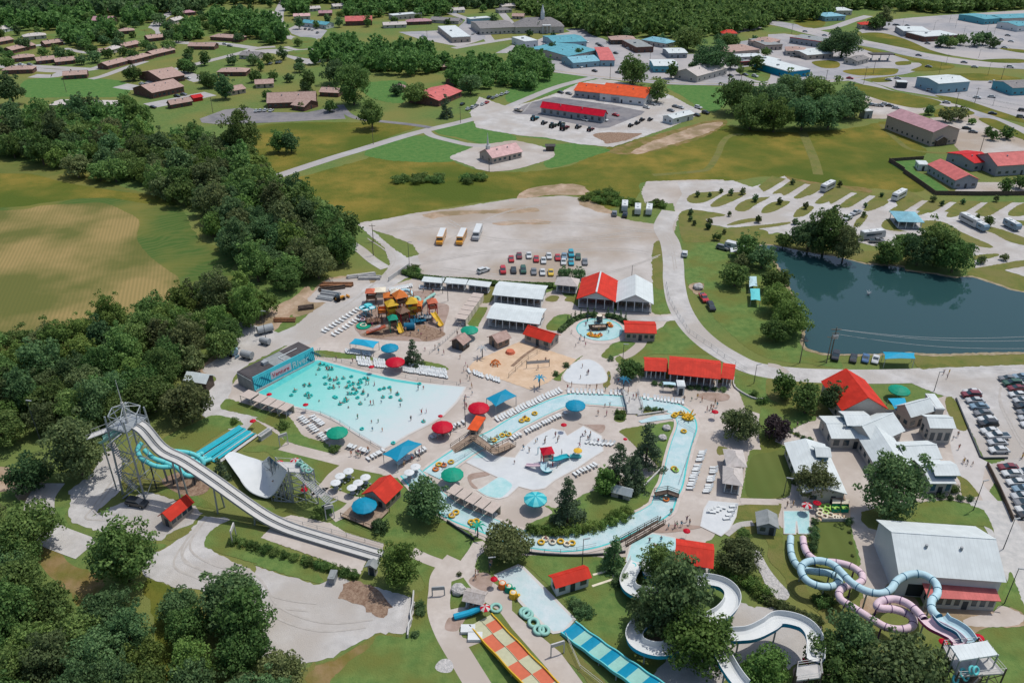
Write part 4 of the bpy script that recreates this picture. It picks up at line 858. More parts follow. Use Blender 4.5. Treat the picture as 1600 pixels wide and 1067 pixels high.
shrubs('C2 800,400 840,395 880,400 920,405', 1.0, 'low plant in the river side bed', 'bed plants', 'leaf_deep', .8); shrubs('C2 880,240 930,245 980,250 1100,265 1150,268 1200,272 1250,275 1300,280', 1.1, 'low shrub in front of the snack bar', 'snack bar shrubs', 'leaf_deep', .8)
shrubs('C2 1490,310 1530,355 1560,350', 1.3, 'shrub on the promenade corner', 'promenade shrubs', 'leaf'); shrubs('D2 380,580 400,610 440,610 420,650 460,640', 1.4, 'low shrub beside the landing pool shed', 'shed shrubs', 'leaf_deep', .9)
shrubs('D2 645,460 660,430', 1.6, 'dark shrub by the white garden frame', 'garden frame shrubs'); shrubs('D2 1420,150 1440,165 1400,200', 1.4, 'shrub behind the red flume shelter', 'flume shelter shrubs', 'leaf'); shrubs('D3 300,560 340,565 370,580 330,590', 1.4, 'shrub under the tube slide bend', 'tube slide shrubs', 'leaf')
shrubs('D2 1300,380 1340,400 1370,430 1430,440 1460,470 1500,480 1520,520 1560,540', 1.9, 'bright shrub beside the dry creek', 'creek side shrubs', 'leaf_bright'); shrubs('D3 0,560 30,580 70,600 90,615 130,625 150,640 190,655 210,665 250,680 270,690 300,700', 1.3, 'ornamental grass clump above the white flume', 'ornamental grasses', 'leaf_olive', 1.1, 'grass_clump')
shrubs('D2 120,130 170,140 220,145 270,150 330,150 390,145 440,135 500,120 560,105 620,85 680,60 720,30', 1.5, 'shrub on the river bank under the pines', 'river bank shrubs', 'leaf_bright'); shrubs('D2 640,40 700,10 600,60', 1.4, 'shrub by the river bend lawn', 'river bend shrubs', 'leaf_bright')
shrubs('D1 0,240 60,255 120,270 180,285 240,300 300,320 340,335 390,350 430,360 470,370 520,385 560,400 610,410 D0 1450,200 1500,215 1550,230', 1.3, 'shrub of the hedge below the speed slide', 'hedge below the speed slide', 'leaf')
shrubs('B1 880,60 920,50 980,45 1030,40 1080,55 1130,60 1000,65 1290,50 1310,70 1340,45 1390,45 1130,40', 3.0, 'wild bush in the olive meadow', 'meadow bushes', 'leaf', .8, 'bush')
shrubs('B2 450,170 490,150 530,140 580,150 560,190 600,190 640,200 680,190 700,210 730,190 760,200 640,160 600,130 860,210 900,205 930,215 520,180', 2.6, 'wild bush between gravel lot and camp ground', 'bushes by the gravel lot', 'leaf_bright', .8, 'bush')
shrubs('B1 950,610 980,600 1000,620 960,630', 1.8, 'bush at the lot entrance', 'lot entrance bushes', 'leaf'); shrubs('B2 325,645 405,655', 2.5, 'round tree behind the small grey pavilion', 'round trees at the pavilion', 'leaf_deep', 1.2)
for x, y in px('B2 1100,260 1100,300 1125,325 1210,350 1145,150 1290,125 1220,150 1350,140 1420,135 1500,180 1340,270 1220,320 1520,310 1310,380 B3 150,75 70,195 230,225 165,320 400,250 440,90 590,275 700,150 600,215 1015,180 1200,195 1405,180 1070,205 1290,290'):
    tree_at(G(x, y), random.uniform(.8, 1.25), 'tall', random.choice(['leaf_deep', 'leaf_olive']), 'young tree planted on a camp ground island', 'young camp ground trees', name='sapling')
# hedge between gravel lot and park: one clipped hedge
V, F = leaf_cloud([((q.x, q.y, .7), 1.15, .8) for q in smooth_pts(GP('P 632,428 660,436 700,440 740,442 780,446 820,448 860,449'), False, 14)], 90, .22, seed=3)
tag(link('hedge', np_mesh('hedge', V, F, ['leaf'])), 'long clipped hedge between gravel lot and sun shelters', 'hedge')
V, F = leaf_cloud([((q.x, q.y, .5), .9, .8) for q in smooth_pts(GP('E6 60,410 200,290 350,200 520,155 640,145'), False, 12) + smooth_pts(GP('E6 850,160 1000,195 1150,280'), False, 12)], 90, .2, seed=4)
tag(link('hedge', np_mesh('hedge', V, F, ['leaf_deep'])), 'low dark hedge curving behind the ring pool', 'hedge')
# ================================================================== BUILDINGS
def frame3(L, C, Rr, h=0.0, ang=None):
    """footprint corner C, unit vectors along the front and to the back, width, depth from three photo pixels at height h"""
    c = G(*C[:2], h); r = G(*Rr[:2], h); u = (r - c); w = u.length; u.normalize(); v = Vector((-u.y, u.x, 0))
    d = L if isinstance(L, (int, float)) else abs((G(*L[:2], h) - c).dot(v))
    return Vector((c.x, c.y, 0)), u, v, w, d
def roof_mesh(style, w, d, h, rh, ov, t=.16):
    b = MB(); x0, x1, y0, y1 = -ov, w + ov, -ov, d + ov
    def slab(q): 
        up = [Vector(p) for p in q]; n = (up[1] - up[0]).cross(up[2] - up[0]).normalized(); n = n if n.z > 0 else -n; k = len(up)
        b.add([p + n * t * .5 for p in up] + [p - n * t * .5 for p in up], [tuple(range(k)), tuple(range(2 * k - 1, k - 1, -1))] + [(i, (i + 1) % k, k + (i + 1) % k, k + i) for i in range(k)])
    if style == 'x':
        m = d / 2; e = h - rh * ov / m
        slab([(x0, y0, e), (x1, y0, e), (x1, m, h + rh), (x0, m, h + rh)]); slab([(x1, y1, e), (x0, y1, e), (x0, m, h + rh), (x1, m, h + rh)])
    elif style == 'y':
        m = w / 2; e = h - rh * ov / m
        slab([(x0, y1, e), (x0, y0, e), (m, y0, h + rh), (m, y1, h + rh)]); slab([(x1, y0, e), (x1, y1, e), (m, y1, h + rh), (m, y0, h + rh)])
    elif style == 'hip':
        m = min(w, d) / 2
        if w >= d: a, c = (m, d / 2, h + rh), (w - m, d / 2, h + rh)
        else: a, c = (w / 2, m, h + rh), (w / 2, d - m, h + rh)
        q = [(x0, y0, h), (x1, y0, h), (x1, y1, h), (x0, y1, h)]
        if w >= d: fs = [[q[0], q[1], c, a], [q[1], q[2], c], [q[2], q[3], a, c], [q[3], q[0], a]]
        else: fs = [[q[0], q[1], a], [q[1], q[2], c, a], [q[2], q[3], c], [q[3], q[0], a, c]]
        for f in fs: slab(f)
    elif style == 'shed': slab([(x0, y0, h), (x1, y0, h), (x1, y1, h + rh), (x0, y1, h + rh)])
    else: b.box(x0, x1, y0, y1, h, h + .35); 
    return b
def bld(label, cat, L, C, Rr, h, rh=1.5, style='x', roof='shingle_brown', wall='brick', name='house', e=False, ov=.45, win=3, side=2, door=True, group=None, wh=1.1, chim=False, z0=0, wmat='glass'):
    c, u, v, w, d = frame3(L, C, Rr, h if e else 0)
    if e: c = c + (u + v) * ov; w -= 2 * ov; d -= 2 * ov
    w = max(w, 1); d = max(d, 1)
    t = thing(name, label, cat, c, math.atan2(u.y, u.x), group)
    b = MB(); b.box(0, w, 0, d, 0, h - .02)
    if style == 'x': b.add([(0, 0, h - .02), (0, d, h - .02), (0, d / 2, h + rh - .1), (w, 0, h - .02), (w, d, h - .02), (w, d / 2, h + rh - .1)], [(0, 2, 1), (3, 4, 5)])
    if style == 'y': b.add([(0, 0, h - .02), (w, 0, h - .02), (w / 2, 0, h + rh - .1), (0, d, h - .02), (w, d, h - .02), (w / 2, d, h + rh - .1)], [(0, 1, 2), (3, 5, 4)])
    if style == 'shed': b.add([(0, 0, h - .02), (0, d, h - .02), (0, d, h + rh), (w, 0, h - .02), (w, d, h - .02), (w, d, h + rh)], [(0, 2, 1), (3, 4, 5)])
    b.build('wall', wall, t); rf = roof_mesh(style, w, d, h, rh, ov if style != 'flat' else .15).build('roof', roof, t)
    if style == 'flat':
        q = MB(); q.box(.2, w - .2, .2, d - .2, h + .36, h + .42); q.build('roof_deck', roof if 'membrane' in roof else 'membrane_grey' if 'white' not in roof else 'roof_white', rf)
        if w > 9: q = MB(); q.box(w * .3, w * .3 + 1.6, d * .5, d * .5 + 1.3, h + .42, h + 1.3); q.build('air_unit', 'grey', rf)
    if style == 'x' and d > 4: q = MB(); q.box(-ov, w + ov, d / 2 - .16, d / 2 + .16, h + rh + .04, h + rh + .13); q.build('ridge_cap', roof, rf)
    if w > 11 and style in 'xhip':
        for k in range(2): q = MB(); q.cyl((w * (.3 + .35 * k), d * .33, h + rh * .4), (w * (.3 + .35 * k), d * .33, h + rh * .66 + .75), .28, n=8); q.build('roof_vent', 'grey', rf)
    n = max(win, 0); zb = min(1.0, h * .35); zt = min(zb + wh, h - .35)
    for i in range(n):
        x = w * (i + .5) / n; ww = min(.75, w / n * .3)
        if door and i == n // 2: q = MB(); q.box(x - .5, x + .5, -.05, .02, 0, min(2.1, h - .3)); q.build('door', 'dark', t); continue
        q = MB(); q.box(x - ww, x + ww, -.04, .02, zb, zt); wn_ = q.build('window', wmat, t)
        if scale(*proj(c)) > 5: q = MB(); q.box(x - ww - .08, x + ww + .08, -.07, .01, zb - .12, zb - .02); q.build('sill', 'off_white', wn_)
    for i in range(side):
        y = d * (i + .5) / side
        for xx in (0, w): q = MB(); q.box(xx - .04, xx + .04, y - .55, y + .55, zb, zt); q.build('window', wmat, t)
    if chim: q = MB(); q.box(w * .3, w * .3 + .7, d * .5 + .3, d * .5 + 1, h + rh * .4, h + rh + .8); q.build('chimney', 'brick', rf)
    return t, w, d
ti = lambda T_, x, y: (TILES[T_][0] + x / TILES[T_][2], TILES[T_][1] + y / TILES[T_][2])
# --- ranch houses in the upper left: tile, x0,y0, x1,y1 (front wall foot), depth, look, note
HS = '''A0 0,210 85,190 9 white_low between the lane and the upper left edge
A0 0,282 88,265 9 brown beside the cul-de-sac at the left edge
A0 150,252 290,240 9 grey third up the left hillside
A0 285,296 395,280 8 brown below the big hillside tree
A0 80,335 225,300 9 brown on the lane with the round trees
A0 90,388 220,375 8 brown left in the cul-de-sac row
A0 235,402 345,390 8 brown middle of the cul-de-sac row
A0 350,408 470,395 8 brown right in the cul-de-sac row
A0 20,462 205,455 9 brown nearest the big lawn, with long roof
A0 395,494 540,485 9 brown alone on the big lawn's edge
A0 600,88 760,80 8 mauve highest on the hill, long and red
A0 745,217 835,210 8 brown behind the round garden trees
A0 920,262 1025,250 10 brown at the bend of the climbing street
A0 595,348 680,342 8 brown among the clipped trees
A0 690,335 765,315 8 grey small one beside the clipped trees
A0 770,312 870,290 8 brown above the twin row
A0 670,432 790,400 9 brown lowest beside the driveway fork
A0 820,398 950,365 9 brown left of the twin pair above the lawn
A0 950,362 1085,330 9 brown right of the twin pair above the lawn
A0 1165,308 1325,310 9 brown on the straight upper street
A0 1140,102 1210,95 7 mauve tiny one near the street top
A0 1080,150 1140,135 8 grey under the tall street tree
A0 1060,195 1120,185 8 brown behind the street bend
A0 1300,250 1480,262 10 brown beside the white garage
A0 1480,365 1590,372 11 slate with grey roof at the road end
A0 1060,675 1190,652 5 brown low shed-like one by the paved drive
A0 1345,472 1520,472 11 brown behind the tree by the long lawn
A0 1430,592 1520,575 9 orange with tan roof beside the lone tree
A1 390,102 470,100 8 mauve behind the teal shops
A1 60,110 130,100 8 grey on the top street
A1 1076,143 1250,152 11 slate with hipped grey roof above the car park
A1 790,178 930,172 9 grey pale one left of the car park
A1 935,158 1085,152 10 mauve with green wall at the car park
A1 1200,85 1290,80 8 white_low behind the blue shop
A1 1340,45 1430,42 9 slate near the upper edge
A1 1500,85 1581,80 9 slate beside the top right lane of houses
A1 395,596 510,602 9 brown behind the church tree
A1 0,548 110,542 9 orange at the curve under the big tree
A1 905,575 935,565 7 mauve small one behind the villa
A1 1225,535 1270,525 8 mauve hidden in the town grove
A1 1150,440 1200,430 8 brown behind the town grove
A1 1270,480 1310,470 8 brown in the grove by the road
A1 330,75 400,70 7 grey on the lane above the teal shops
A1 480,60 550,55 8 grey in the trees at the top
A2 0,205 60,205 9 slate left of the steepled church
A2 0,120 70,122 9 orange above the steepled church
A2 -60,60 20,55 8 grey topmost by the wood edge
A2 100,40 180,38 8 slate topmost below the wood'''
LOOK = {'brown': ('shingle_brown', 'brick'), 'grey': ('shingle_pale', 'cream_wall'), 'slate': ('shingle_grey', 'cream_wall'), 'mauve': ('roof_pink', 'brick'), 'white_low': ('shingle_pale', 'white'), 'orange': ('shingle_brown', 'tan_wall')}
LW = {'brown': 'brown roofed brick', 'grey': 'pale roofed', 'slate': 'slate grey roofed', 'mauve': 'dusky pink roofed', 'white_low': 'white', 'orange': 'tan roofed'}
for i, row in enumerate(HS.split('\n')):
    T_, a, b_, dp, lk, note = row.split(' ', 5); a = [float(q) for q in a.split(',')]; b_ = [float(q) for q in b_.split(',')]
    bld(f'{LW[lk]} house {note}', 'house', float(dp), ti(T_, *a), ti(T_, *b_), 2.7, 1.7, ('x', 'x', 'hip')[i % 3], *LOOK[lk], win=3, side=1, chim=i % 3 == 0)
def B(T_, L, C, Rr, *a, **k):
    bld(*a[:2], L if isinstance(L, (int, float)) else ti(T_, *L), ti(T_, *C), ti(T_, *Rr), *a[2:], **k)
B('A0', 11, (575, 165), (695, 165), 'tall dark barn with dusky pink roof above the ranch houses', 'barn', 5, 2.5, 'x', 'roof_pink', 'wood_dark', name='barn', win=2)
B('A0', (885, 480), (1005, 526), (1145, 500), 'upper of the twin brown roofed halls on the long lawn', 'hall', 3.6, 3, 'x', name='hall', win=6)
B('A0', (862, 575), (948, 612), (1140, 570), 'lower of the twin brown roofed halls beside parked cars', 'hall', 3.6, 3, 'x', name='hall', win=7)
B('A0', 5, (1200, 632), (1255, 622), 'tiny bright red shed beside the low brown house', 'shed', 2.4, 1, 'x', 'roof_deepred', 'red', name='shed', win=0, side=0)
B('A0', 12, (320, 688), (750, 695), 'long flat pale building half hidden behind the creek wood', 'building', 3.5, .5, 'x', 'shingle_pale', 'brick', name='building', win=8)
B('A1', 10, (235, 128), (335, 125), 'pink roofed shop left of the teal shops', 'shop', 3.5, 1.5, 'x', 'roof_lightpink', 'cream_wall', name='shop', win=3)
B('A1', 10, (280, 165), (435, 182), 'teal roofed shop with cars parked in front', 'shop', 3.5, 1.5, 'x', 'roof_teal', 'white', name='shop', win=5)
B('A1', 12, (555, 162), (718, 158), 'town school with rust red roof and pale gables', 'school', 4, 3, 'x', 'roof_palered', 'brick', name='school', win=5)
B('A1', 10, (848, 128), (1025, 112), 'long flat roofed pale block behind the small houses', 'building', 3.8, .5, 'flat', 'off_white', 'cream_wall', name='building', win=6)
B('A1', 9, (1325, 152), (1450, 142), 'pale blue shop near the top car park', 'shop', 4, .6, 'flat', 'off_white', 'blue_wall', name='shop', win=4)
B('A1', (1385, 170), (1388, 218), (1600, 208), 'large dark roofed office with a white wall band', 'office', 5, 1.6, 'x', 'shingle_grey', 'cream_wall', name='office', win=8)
B('A1', (1165, 195), (1212, 268), (1326, 262), 'low box building with white roof edge at the car park', 'building', 4, .5, 'flat', 'white', 'tan_wall', name='building', win=3)
B('A1', (35, 640), (75, 672), (370, 662), 'sprawling brown roofed church by the dark car park', 'church', 3.4, 4, 'x', name='church', win=9)
B('A1', 9, (300, 690), (385, 660), 'gabled porch wing of the brown roofed church', 'church porch', 2.8, 2.2, 'y', name='church_porch', win=1)
B('A1', (1030, 600), (1130, 660), (1270, 600), 'brick villa with rusty red roof beside parked cars', 'villa', 3.5, 2.6, 'x', 'roof_palered', 'brick', name='villa', win=5)
B('A1', 9, (1040, 640), (1130, 655), 'front gable wing of the brick villa', 'villa wing', 3.4, 2.4, 'y', 'roof_palered', 'brick', name='villa_wing', win=2)
# small church on its gravel lot, with a spire
t, w, d = bld('small chapel with dusky pink roof and thin white spire', 'chapel', 10.5, ti('A2', -120, 1016), ti('A2', 60, 975), 3.2, 2.8, 'x', 'roof_lightpink', 'tan_wall', name='chapel', win=6)
q = MB(); q.box(.4, 1.8, d / 2 - .7, d / 2 + .7, 5.6, 7.4); q.cyl((1.1, d / 2, 7.4), (1.1, d / 2, 13.5), .55, .04, 6); q.build('spire', 'white', t)
B('A2', 2.5, (210, 935), (262, 935), 'small brown shed behind the chapel', 'shed', 2.6, .6, 'x', 'membrane_dark', 'wood_dark', name='shed', win=0, side=0)
B('A2', (175, 690), (180, 706), (560, 762), 'long crimson roofed store with machines parked in front', 'store', 4.2, 2.2, 'x', 'roof_crimson', 'grey_wall', name='store', win=9, ov=.6, wh=1.8)
B('A2', 18, (385, 602), (560, 620), 'left half of the orange roofed workshop', 'workshop', 4.2, 2.6, 'x', 'roof_orange', 'grey_wall', name='workshop', win=5, ov=.6)
B('A2', 22, (540, 622), (815, 655), 'right half of the orange roofed workshop with white gable', 'workshop', 4.6, 3.4, 'x', 'roof_orange', 'white', name='workshop', win=5, ov=.6, wmat='glass')
B('A2', 6, (610, 632), (700, 640), 'white box annex in front of the orange workshop', 'annex', 3.2, .4, 'flat', 'white', 'grey_wall', name='annex', win=2)
B('A2', 7, (990, 772), (1118, 740), 'white tin shed at the dealer yard corner', 'shed', 3.4, 1, 'x', 'roof_white', 'white', name='shed', win=2)
t, w, d = bld('grey hipped church with white steeple on the main street', 'church', 20, ti('A2', 20, 210), ti('A2', 320, 205), 5, 6, 'hip', 'shingle_grey', 'cream_wall', name='church', win=7)
q = MB(); q.box(w * .55, w * .55 + 3, 8, 11, 9, 15); q.cyl((w * .55 + 1.5, 9.5, 15), (w * .55 + 1.5, 9.5, 21), 1.6, .1, 8); q.build('steeple', 'white', t)
q = MB(); q.box(w * .55, w * .72, -4, 0, 6.2, 6.8); [q.box(w * .55 + i, w * .55 + i + .5, -3.8, -3.3, 0, 6.2) for i in (0, 3.4, 6.5)]; q.build('portico', 'white', t)
B('A2', (215, 255), (260, 300), (460, 290), 'green roofed shop with a satellite dish', 'shop', 4, 1.4, 'x', 'roof_teal', 'blue_wall', name='shop', win=4)
B('A2', (215, 310), (345, 385), (520, 345), 'long pale green roofed row of workshops', 'workshop', 4, 1.6, 'x', 'roof_teal', 'cream_wall', name='workshop', win=6)
B('A2', (365, 385), (378, 425), (540, 412), 'light blue gabled garage with sedan in front', 'garage', 3.8, 2, 'x', 'roof_blue', 'blue_wall', name='garage', win=3)
B('A2', (520, 330), (545, 412), (632, 412), 'shop with rust orange roof and pale blue front', 'shop', 4.2, .8, 'x', 'roof_palered', 'blue_wall', name='shop', win=2)
B('A2', 14, (612, 278), (765, 276), 'dark brown hipped building on the main street', 'building', 3.5, 2, 'hip', 'shingle_brown', 'wood_dark', name='building', win=5)
B('A2', 12, (800, 275), (950, 300), 'blue hipped restaurant behind the brick shop', 'restaurant', 3.4, 2.4, 'hip', 'roof_blue', 'cream_wall', name='restaurant', win=5)
B('A2', (740, 280), (765, 330), (872, 325), 'brick shop with flat orange brown roof', 'shop', 3.8, .6, 'flat', 'brown', 'brick', name='shop', win=3)
B('A2', (955, 330), (968, 362), (1080, 360), 'white roofed store left of the tree on frontage road', 'store', 3.6, .8, 'x', 'roof_white', 'grey_wall', name='store', win=3)
B('A2', (872, 410), (874, 450), (1022, 450), 'white roofed teal walled store at the frontage corner', 'store', 4.4, .8, 'x', 'roof_white', 'teal_wall', name='store', win=4)
B('A2', (1030, 478), (1140, 512), (1325, 460), 'large beige gabled shop with pale wings', 'shop', 4.2, 3.2, 'x', 'shingle_pale', 'cream_wall', name='shop', win=6)
B('A2', 8, (1030, 482), (1110, 492), 'beige side wing with hipped roof', 'shop wing', 3, 1.8, 'hip', 'shingle_pale', 'cream_wall', name='shop_wing', win=3)
B('A2', (1235, 325), (1300, 360), (1525, 340), 'wide brown hipped roof bank near the highway', 'bank', 3.8, 2.6, 'hip', 'shingle_brown', 'tan_wall', name='bank', win=7)
B('A2', 10, (1380, 385), (1540, 378), 'white roofed wing below the brown bank', 'shop', 3.4, .6, 'x', 'roof_white', 'cream_wall', name='shop', win=4)
B('A2', 5, (1400, 410), (1475, 405), 'dark red flat shed beside the slim tree', 'shed', 2.6, .4, 'flat', 'crimson', 'brick', name='shed', win=2)
B('A2', (1405, 250), (1470, 285), (1600, 300), 'brown hipped motel block at the highway', 'motel', 3.6, 2.6, 'hip', 'shingle_brown', 'tan_wall', name='motel', win=6)
B('A2', 7, (1298, 238), (1388, 238), 'small bright red hipped restaurant half behind a tree', 'restaurant', 3.6, 2.4, 'hip', 'roof_red', 'cream_wall', name='restaurant', win=3)
B('A2', (30, 268), (78, 300), (160, 292), 'white panelled garage beside the green shop', 'garage', 4.6, .5, 'flat', 'off_white', 'white', name='garage', win=2)
B('A3', (320, 110), (350, 135), (475, 128), 'turquoise roofed restaurant on the hill', 'restaurant', 4, 1.8, 'hip', 'roof_blue', 'blue_wall', name='restaurant', win=4, wmat='glass')
B('A3', 12, (370, 98), (515, 96), 'white two tiered restaurant behind the turquoise roof', 'restaurant', 4.2, 2, 'hip', 'roof_white', 'cream_wall', name='restaurant', win=5)
B('A3', 9, (570, 182), (702, 182), 'bright red roofed fast food house by the highway', 'restaurant', 3.6, 1.8, 'hip', 'roof_red', 'tan_wall', name='restaurant', win=4)
B('A3', (100, 235), (130, 268), (378, 305), 'long red flat roofed motel wing', 'motel', 4.2, .6, 'flat', 'red', 'grey_wall', name='motel', win=8)
B('A3', (-40, 270), (-20, 315), (85, 310), 'dark brown block left of the red motel', 'building', 3.6, .6, 'flat', 'brown', 'tan_wall', name='building', win=4)
B('A3', (78, 320), (110, 345), (235, 350), 'brown hipped office with cars in front', 'office', 3.4, 2, 'hip', 'shingle_brown', 'cream_wall', name='office', win=4)
B('A3', (205, 335), (240, 372), (400, 360), 'white roofed shop beside the motel tree', 'shop', 3.4, 1, 'x', 'roof_white', 'tan_wall', name='shop', win=4)
B('A3', (-30, 385), (-10, 415), (75, 405), 'pale flat shop at the frontage road', 'shop', 3.6, .5, 'flat', 'off_white', 'cream_wall', name='shop', win=2)
B('A3', (22, 412), (125, 488), (255, 472), 'white and bright blue corner shop with flat roof', 'shop', 4.2, .5, 'flat', 'white', 'blue', name='shop', win=5)
B('A3', (500, 385), (545, 408), (618, 388), 'dark roofed filling station office', 'filling station', 3.2, 1.2, 'x', 'shingle_grey', 'cream_wall', name='filling_station', win=3)
B('A3', (862, 540), (1040, 580), (1232, 565), 'big white roofed pale blue warehouse', 'warehouse', 6, 1.4, 'x', 'roof_white', 'blue_wall', name='warehouse', win=4)
B('A3', 5, (790, 545), (855, 548), 'dark bay beside the pale blue warehouse', 'annex', 3.4, .4, 'flat', 'off_white', 'dark', name='annex', win=0)
B('A3', (1448, 545), (1500, 592), (1700, 585), 'dark roofed teal diner at the right edge', 'diner', 4.6, 1.6, 'x', 'shingle_grey', 'teal_wall', name='diner', win=5)
B('A3', (760, 195), (830, 228), (1000, 232), 'grey flat roofed restaurant by the highway', 'restaurant', 4, .6, 'flat', 'off_white', 'grey_wall', name='restaurant', win=4)
B('A3', (900, 230), (960, 262), (1170, 250), 'long brick restaurant with dark windows behind trees', 'restaurant', 3.8, .6, 'flat', 'off_white', 'brick', name='restaurant', win=6)
B('A3', (1235, 120), (1330, 155), (1425, 148), 'big store with teal roof at the far car park', 'store', 4.6, .8, 'x', 'roof_teal', 'teal_wall', name='store', win=4)
B('A3', (1400, 125), (1440, 150), (1700, 140), 'long teal roofed wing of the far store', 'store wing', 4.6, .8, 'x', 'roof_teal', 'cream_wall', name='store_wing', win=6)
B('A3', (1518, 165), (1535, 198), (1640, 190), 'teal roofed store front with white columns', 'store', 4.6, 1.2, 'x', 'roof_teal', 'white', name='store', win=3)
B('A3', (775, 790), (1000, 905), (1160, 888), 'big hall with mauve metal roof beside the meadow', 'hall', 7.2, 2.6, 'y', 'roof_pink', 'tan_wall', name='hall', win=5, side=9, wmat='glass')
B('A3', 3.5, (1035, 905), (1100, 898), 'dark arched porch of the mauve roofed hall', 'porch', 3, 1.6, 'y', 'shingle_grey', 'wood_dark', name='porch', win=0, side=0)
B('A3', 5, (592, 735), (640, 732), 'grey tin shed beside the meadow grove', 'shed', 3.8, .4, 'flat', 'off_white', 'grey_wall', name='shed', win=1, side=0)
B('A3', (920, 1030), (925, 1055), (985, 1058), 'small white cabin beside the fenced lawn', 'cabin', 2.6, .5, 'flat', 'white', 'white', name='cabin', win=1)
B('B3', (1005, 0), (1145, 100), (1285, 95), 'red and pink roofed motel block inside the fence', 'motel', 4, 2.2, 'y', 'roof_palered', 'grey_wall', name='motel', win=3, side=6)
B('A3', (1185, 985), (1260, 1060), (1380, 1045), 'red roofed middle block of the motel', 'motel', 4, 1.6, 'x', 'roof_deepred', 'grey_wall', name='motel', win=3)
B('A3', (1330, 1020), (1400, 1090), (1720, 1070), 'large red roofed motel wing at the right edge', 'motel', 5, 3.2, 'x', 'roof_palered', 'grey_wall', name='motel', win=7)
# filling station canopy
t = thing('fuel_canopy', 'flat dark fuel canopy on posts beside the filling station', 'canopy', G(*ti('A3', 690, 378)), .03)
q = MB(); q.box(-8.5, 8.5, -3.2, 3.2, 4.6, 5.2); q.build('roof', 'membrane_dark', t)
for x in (-6, 0, 6): q = MB(); q.box(x - .2, x + .2, -.2, .2, 0, 4.6); q.build('post', 'white', t); q = MB(); q.box(x - .5, x + .5, 1.0, 1.8, 0, 1.6); q.build('fuel_pump', 'grey', t)

# --- street and garden trees between the houses, clear of walls and roads
BLD = [Vector((o.location.x, o.location.y, 0)) for o in COL.objects if o.parent is None and 'category' in o.keys() and o.type == 'EMPTY' and o['category'] in ('house', 'hall', 'shop', 'office', 'church', 'school', 'building', 'villa', 'store')]
SP_ = [(p, w) for P_, w in STRIPS for a, c in zip(P_, P_[1:]) for w in (w,) for p in [a.lerp(c, k / max(1, int((c - a).length / 4))) for k in range(max(1, int((c - a).length / 4)))]]
for s_, sp, l_ in (('P -10,48 120,30 250,26 330,20 450,10 480,60 470,100 330,108 250,100 120,112 -10,118', 17, 'small round tree between the ranch houses'), ('P 490,20 640,14 760,20 850,40 850,60 760,48 640,40 490,50', 19, 'small tree among the top streets'), ('P 400,100 480,80 490,170 400,185', 20, 'small tree on the church meadow edge'), ('P 860,60 1200,60 1200,120 1060,125 930,110 860,90', 26, 'small tree between the main street shops')):
    for p in scatter(GP(s_), sp, 77):
        if any((p - q - Vector((6, 4, 0))).length < 13 for q in BLD) or any((p - Vector((q.x, q.y, 0))).length < w / 2 + 4.5 for q, w in SP_): continue
        tree_at(p, random.uniform(2.6, 4.4), random.choice(['round', 'tall']), random.choice(['leaf', 'leaf_deep']), l_, 'garden trees of the town', name='garden_tree')
# --- open pavilions: roof on posts over a shaded floor with tables
def pavilion(label, cat, L, C, Rr, h, rh, style, roof, name='pavilion', e=True, ov=.7, posts=5, dposts=3, rail=True, back=True, group=None, gable='white', tables=6, ridge=False):
    c, u, v, w, d = frame3(L, C, Rr, h if e else 0)
    if e: c = c + (u + v) * ov; w -= 2 * ov; d -= 2 * ov
    t = thing(name, label, cat, c, math.atan2(u.y, u.x), group)
    rf = roof_mesh(style, w, d, h, rh, ov).build('roof', roof, t)
    if ridge: q = MB(); q.box(w / 2 - .25, w / 2 + .25, -ov, d + ov, h + rh + .05, h + rh + .2); q.build('ridge_cap', 'roof_white', rf)
    if style == 'y':
        for y in (0.05, d - .05): q = MB(); q.add([(0, y, h - .1), (w, y, h - .1), (w / 2, y, h + rh - .12)], [(0, 1, 2)]); q.build('gable', gable, t)
    if style == 'x':
        for x in (0.05, w - .05): q = MB(); q.add([(x, 0, h - .1), (x, d, h - .1), (x, d / 2, h + rh - .12)], [(0, 1, 2)]); q.build('gable', gable, t)
    q = MB(); q.box(-.3, w + .3, -.3, d + .3, .3, .36); q.build('floor', 'concrete', t)
    for i in range(posts):
        for y in (0, d): x = w * i / (posts - 1); q = MB(); q.box(x - .12, x + .12, y - .12, y + .12, .3, h); q.build('post', 'white' if roof != 'membrane_dark' else 'wood_dark', t)
    for j in range(1, dposts - 1):
        for x in (0, w): y = d * j / (dposts - 1); q = MB(); q.box(x - .12, x + .12, y - .12, y + .12, .3, h); q.build('post', 'white', t)
    if back: q = MB(); q.box(0, w, d * .55, d * .55 + .12, .36, h - .1); q.build('back_wall', 'grey_wall', t)
    if rail: q = MB(); [q.box(0, w, -.03, .03, z, z + .06) for z in (.7, 1.1)]; q.build('railing', 'steel', t)
    for i in range(tables):
        x = w * (i + .5) / tables
        for y in ((.22, ) if back else (.22, .6)):
            pt = c + u * x + v * d * y; k = thing('picnic_table', f'picnic table under the {label}'[:110], 'table', (pt.x, pt.y, .36), math.atan2(u.y, u.x) + 1.57, 'picnic tables under the pavilions')
            q = MB(); q.box(-1, 1, -.4, .4, .7, .76); q.build('table_top', 'wood', k); 
            for s2 in (-1, 1): q = MB(); q.box(-1, 1, s2 * .7 - .13, s2 * .7 + .13, .42, .47); q.box(-.8, -.7, s2 * .6 - .05, s2 * .6 + .05, 0, .42); q.box(.7, .8, s2 * .6 - .05, s2 * .6 + .05, 0, .42); q.build('bench', 'wood', k)
    return t, w, d
def Pv(T_, L, C, Rr, label, *a, **k): return pavilion(label, 'pavilion', ti(T_, *L) if not isinstance(L, (int, float)) else L, ti(T_, *C), ti(T_, *Rr), *a, **k)
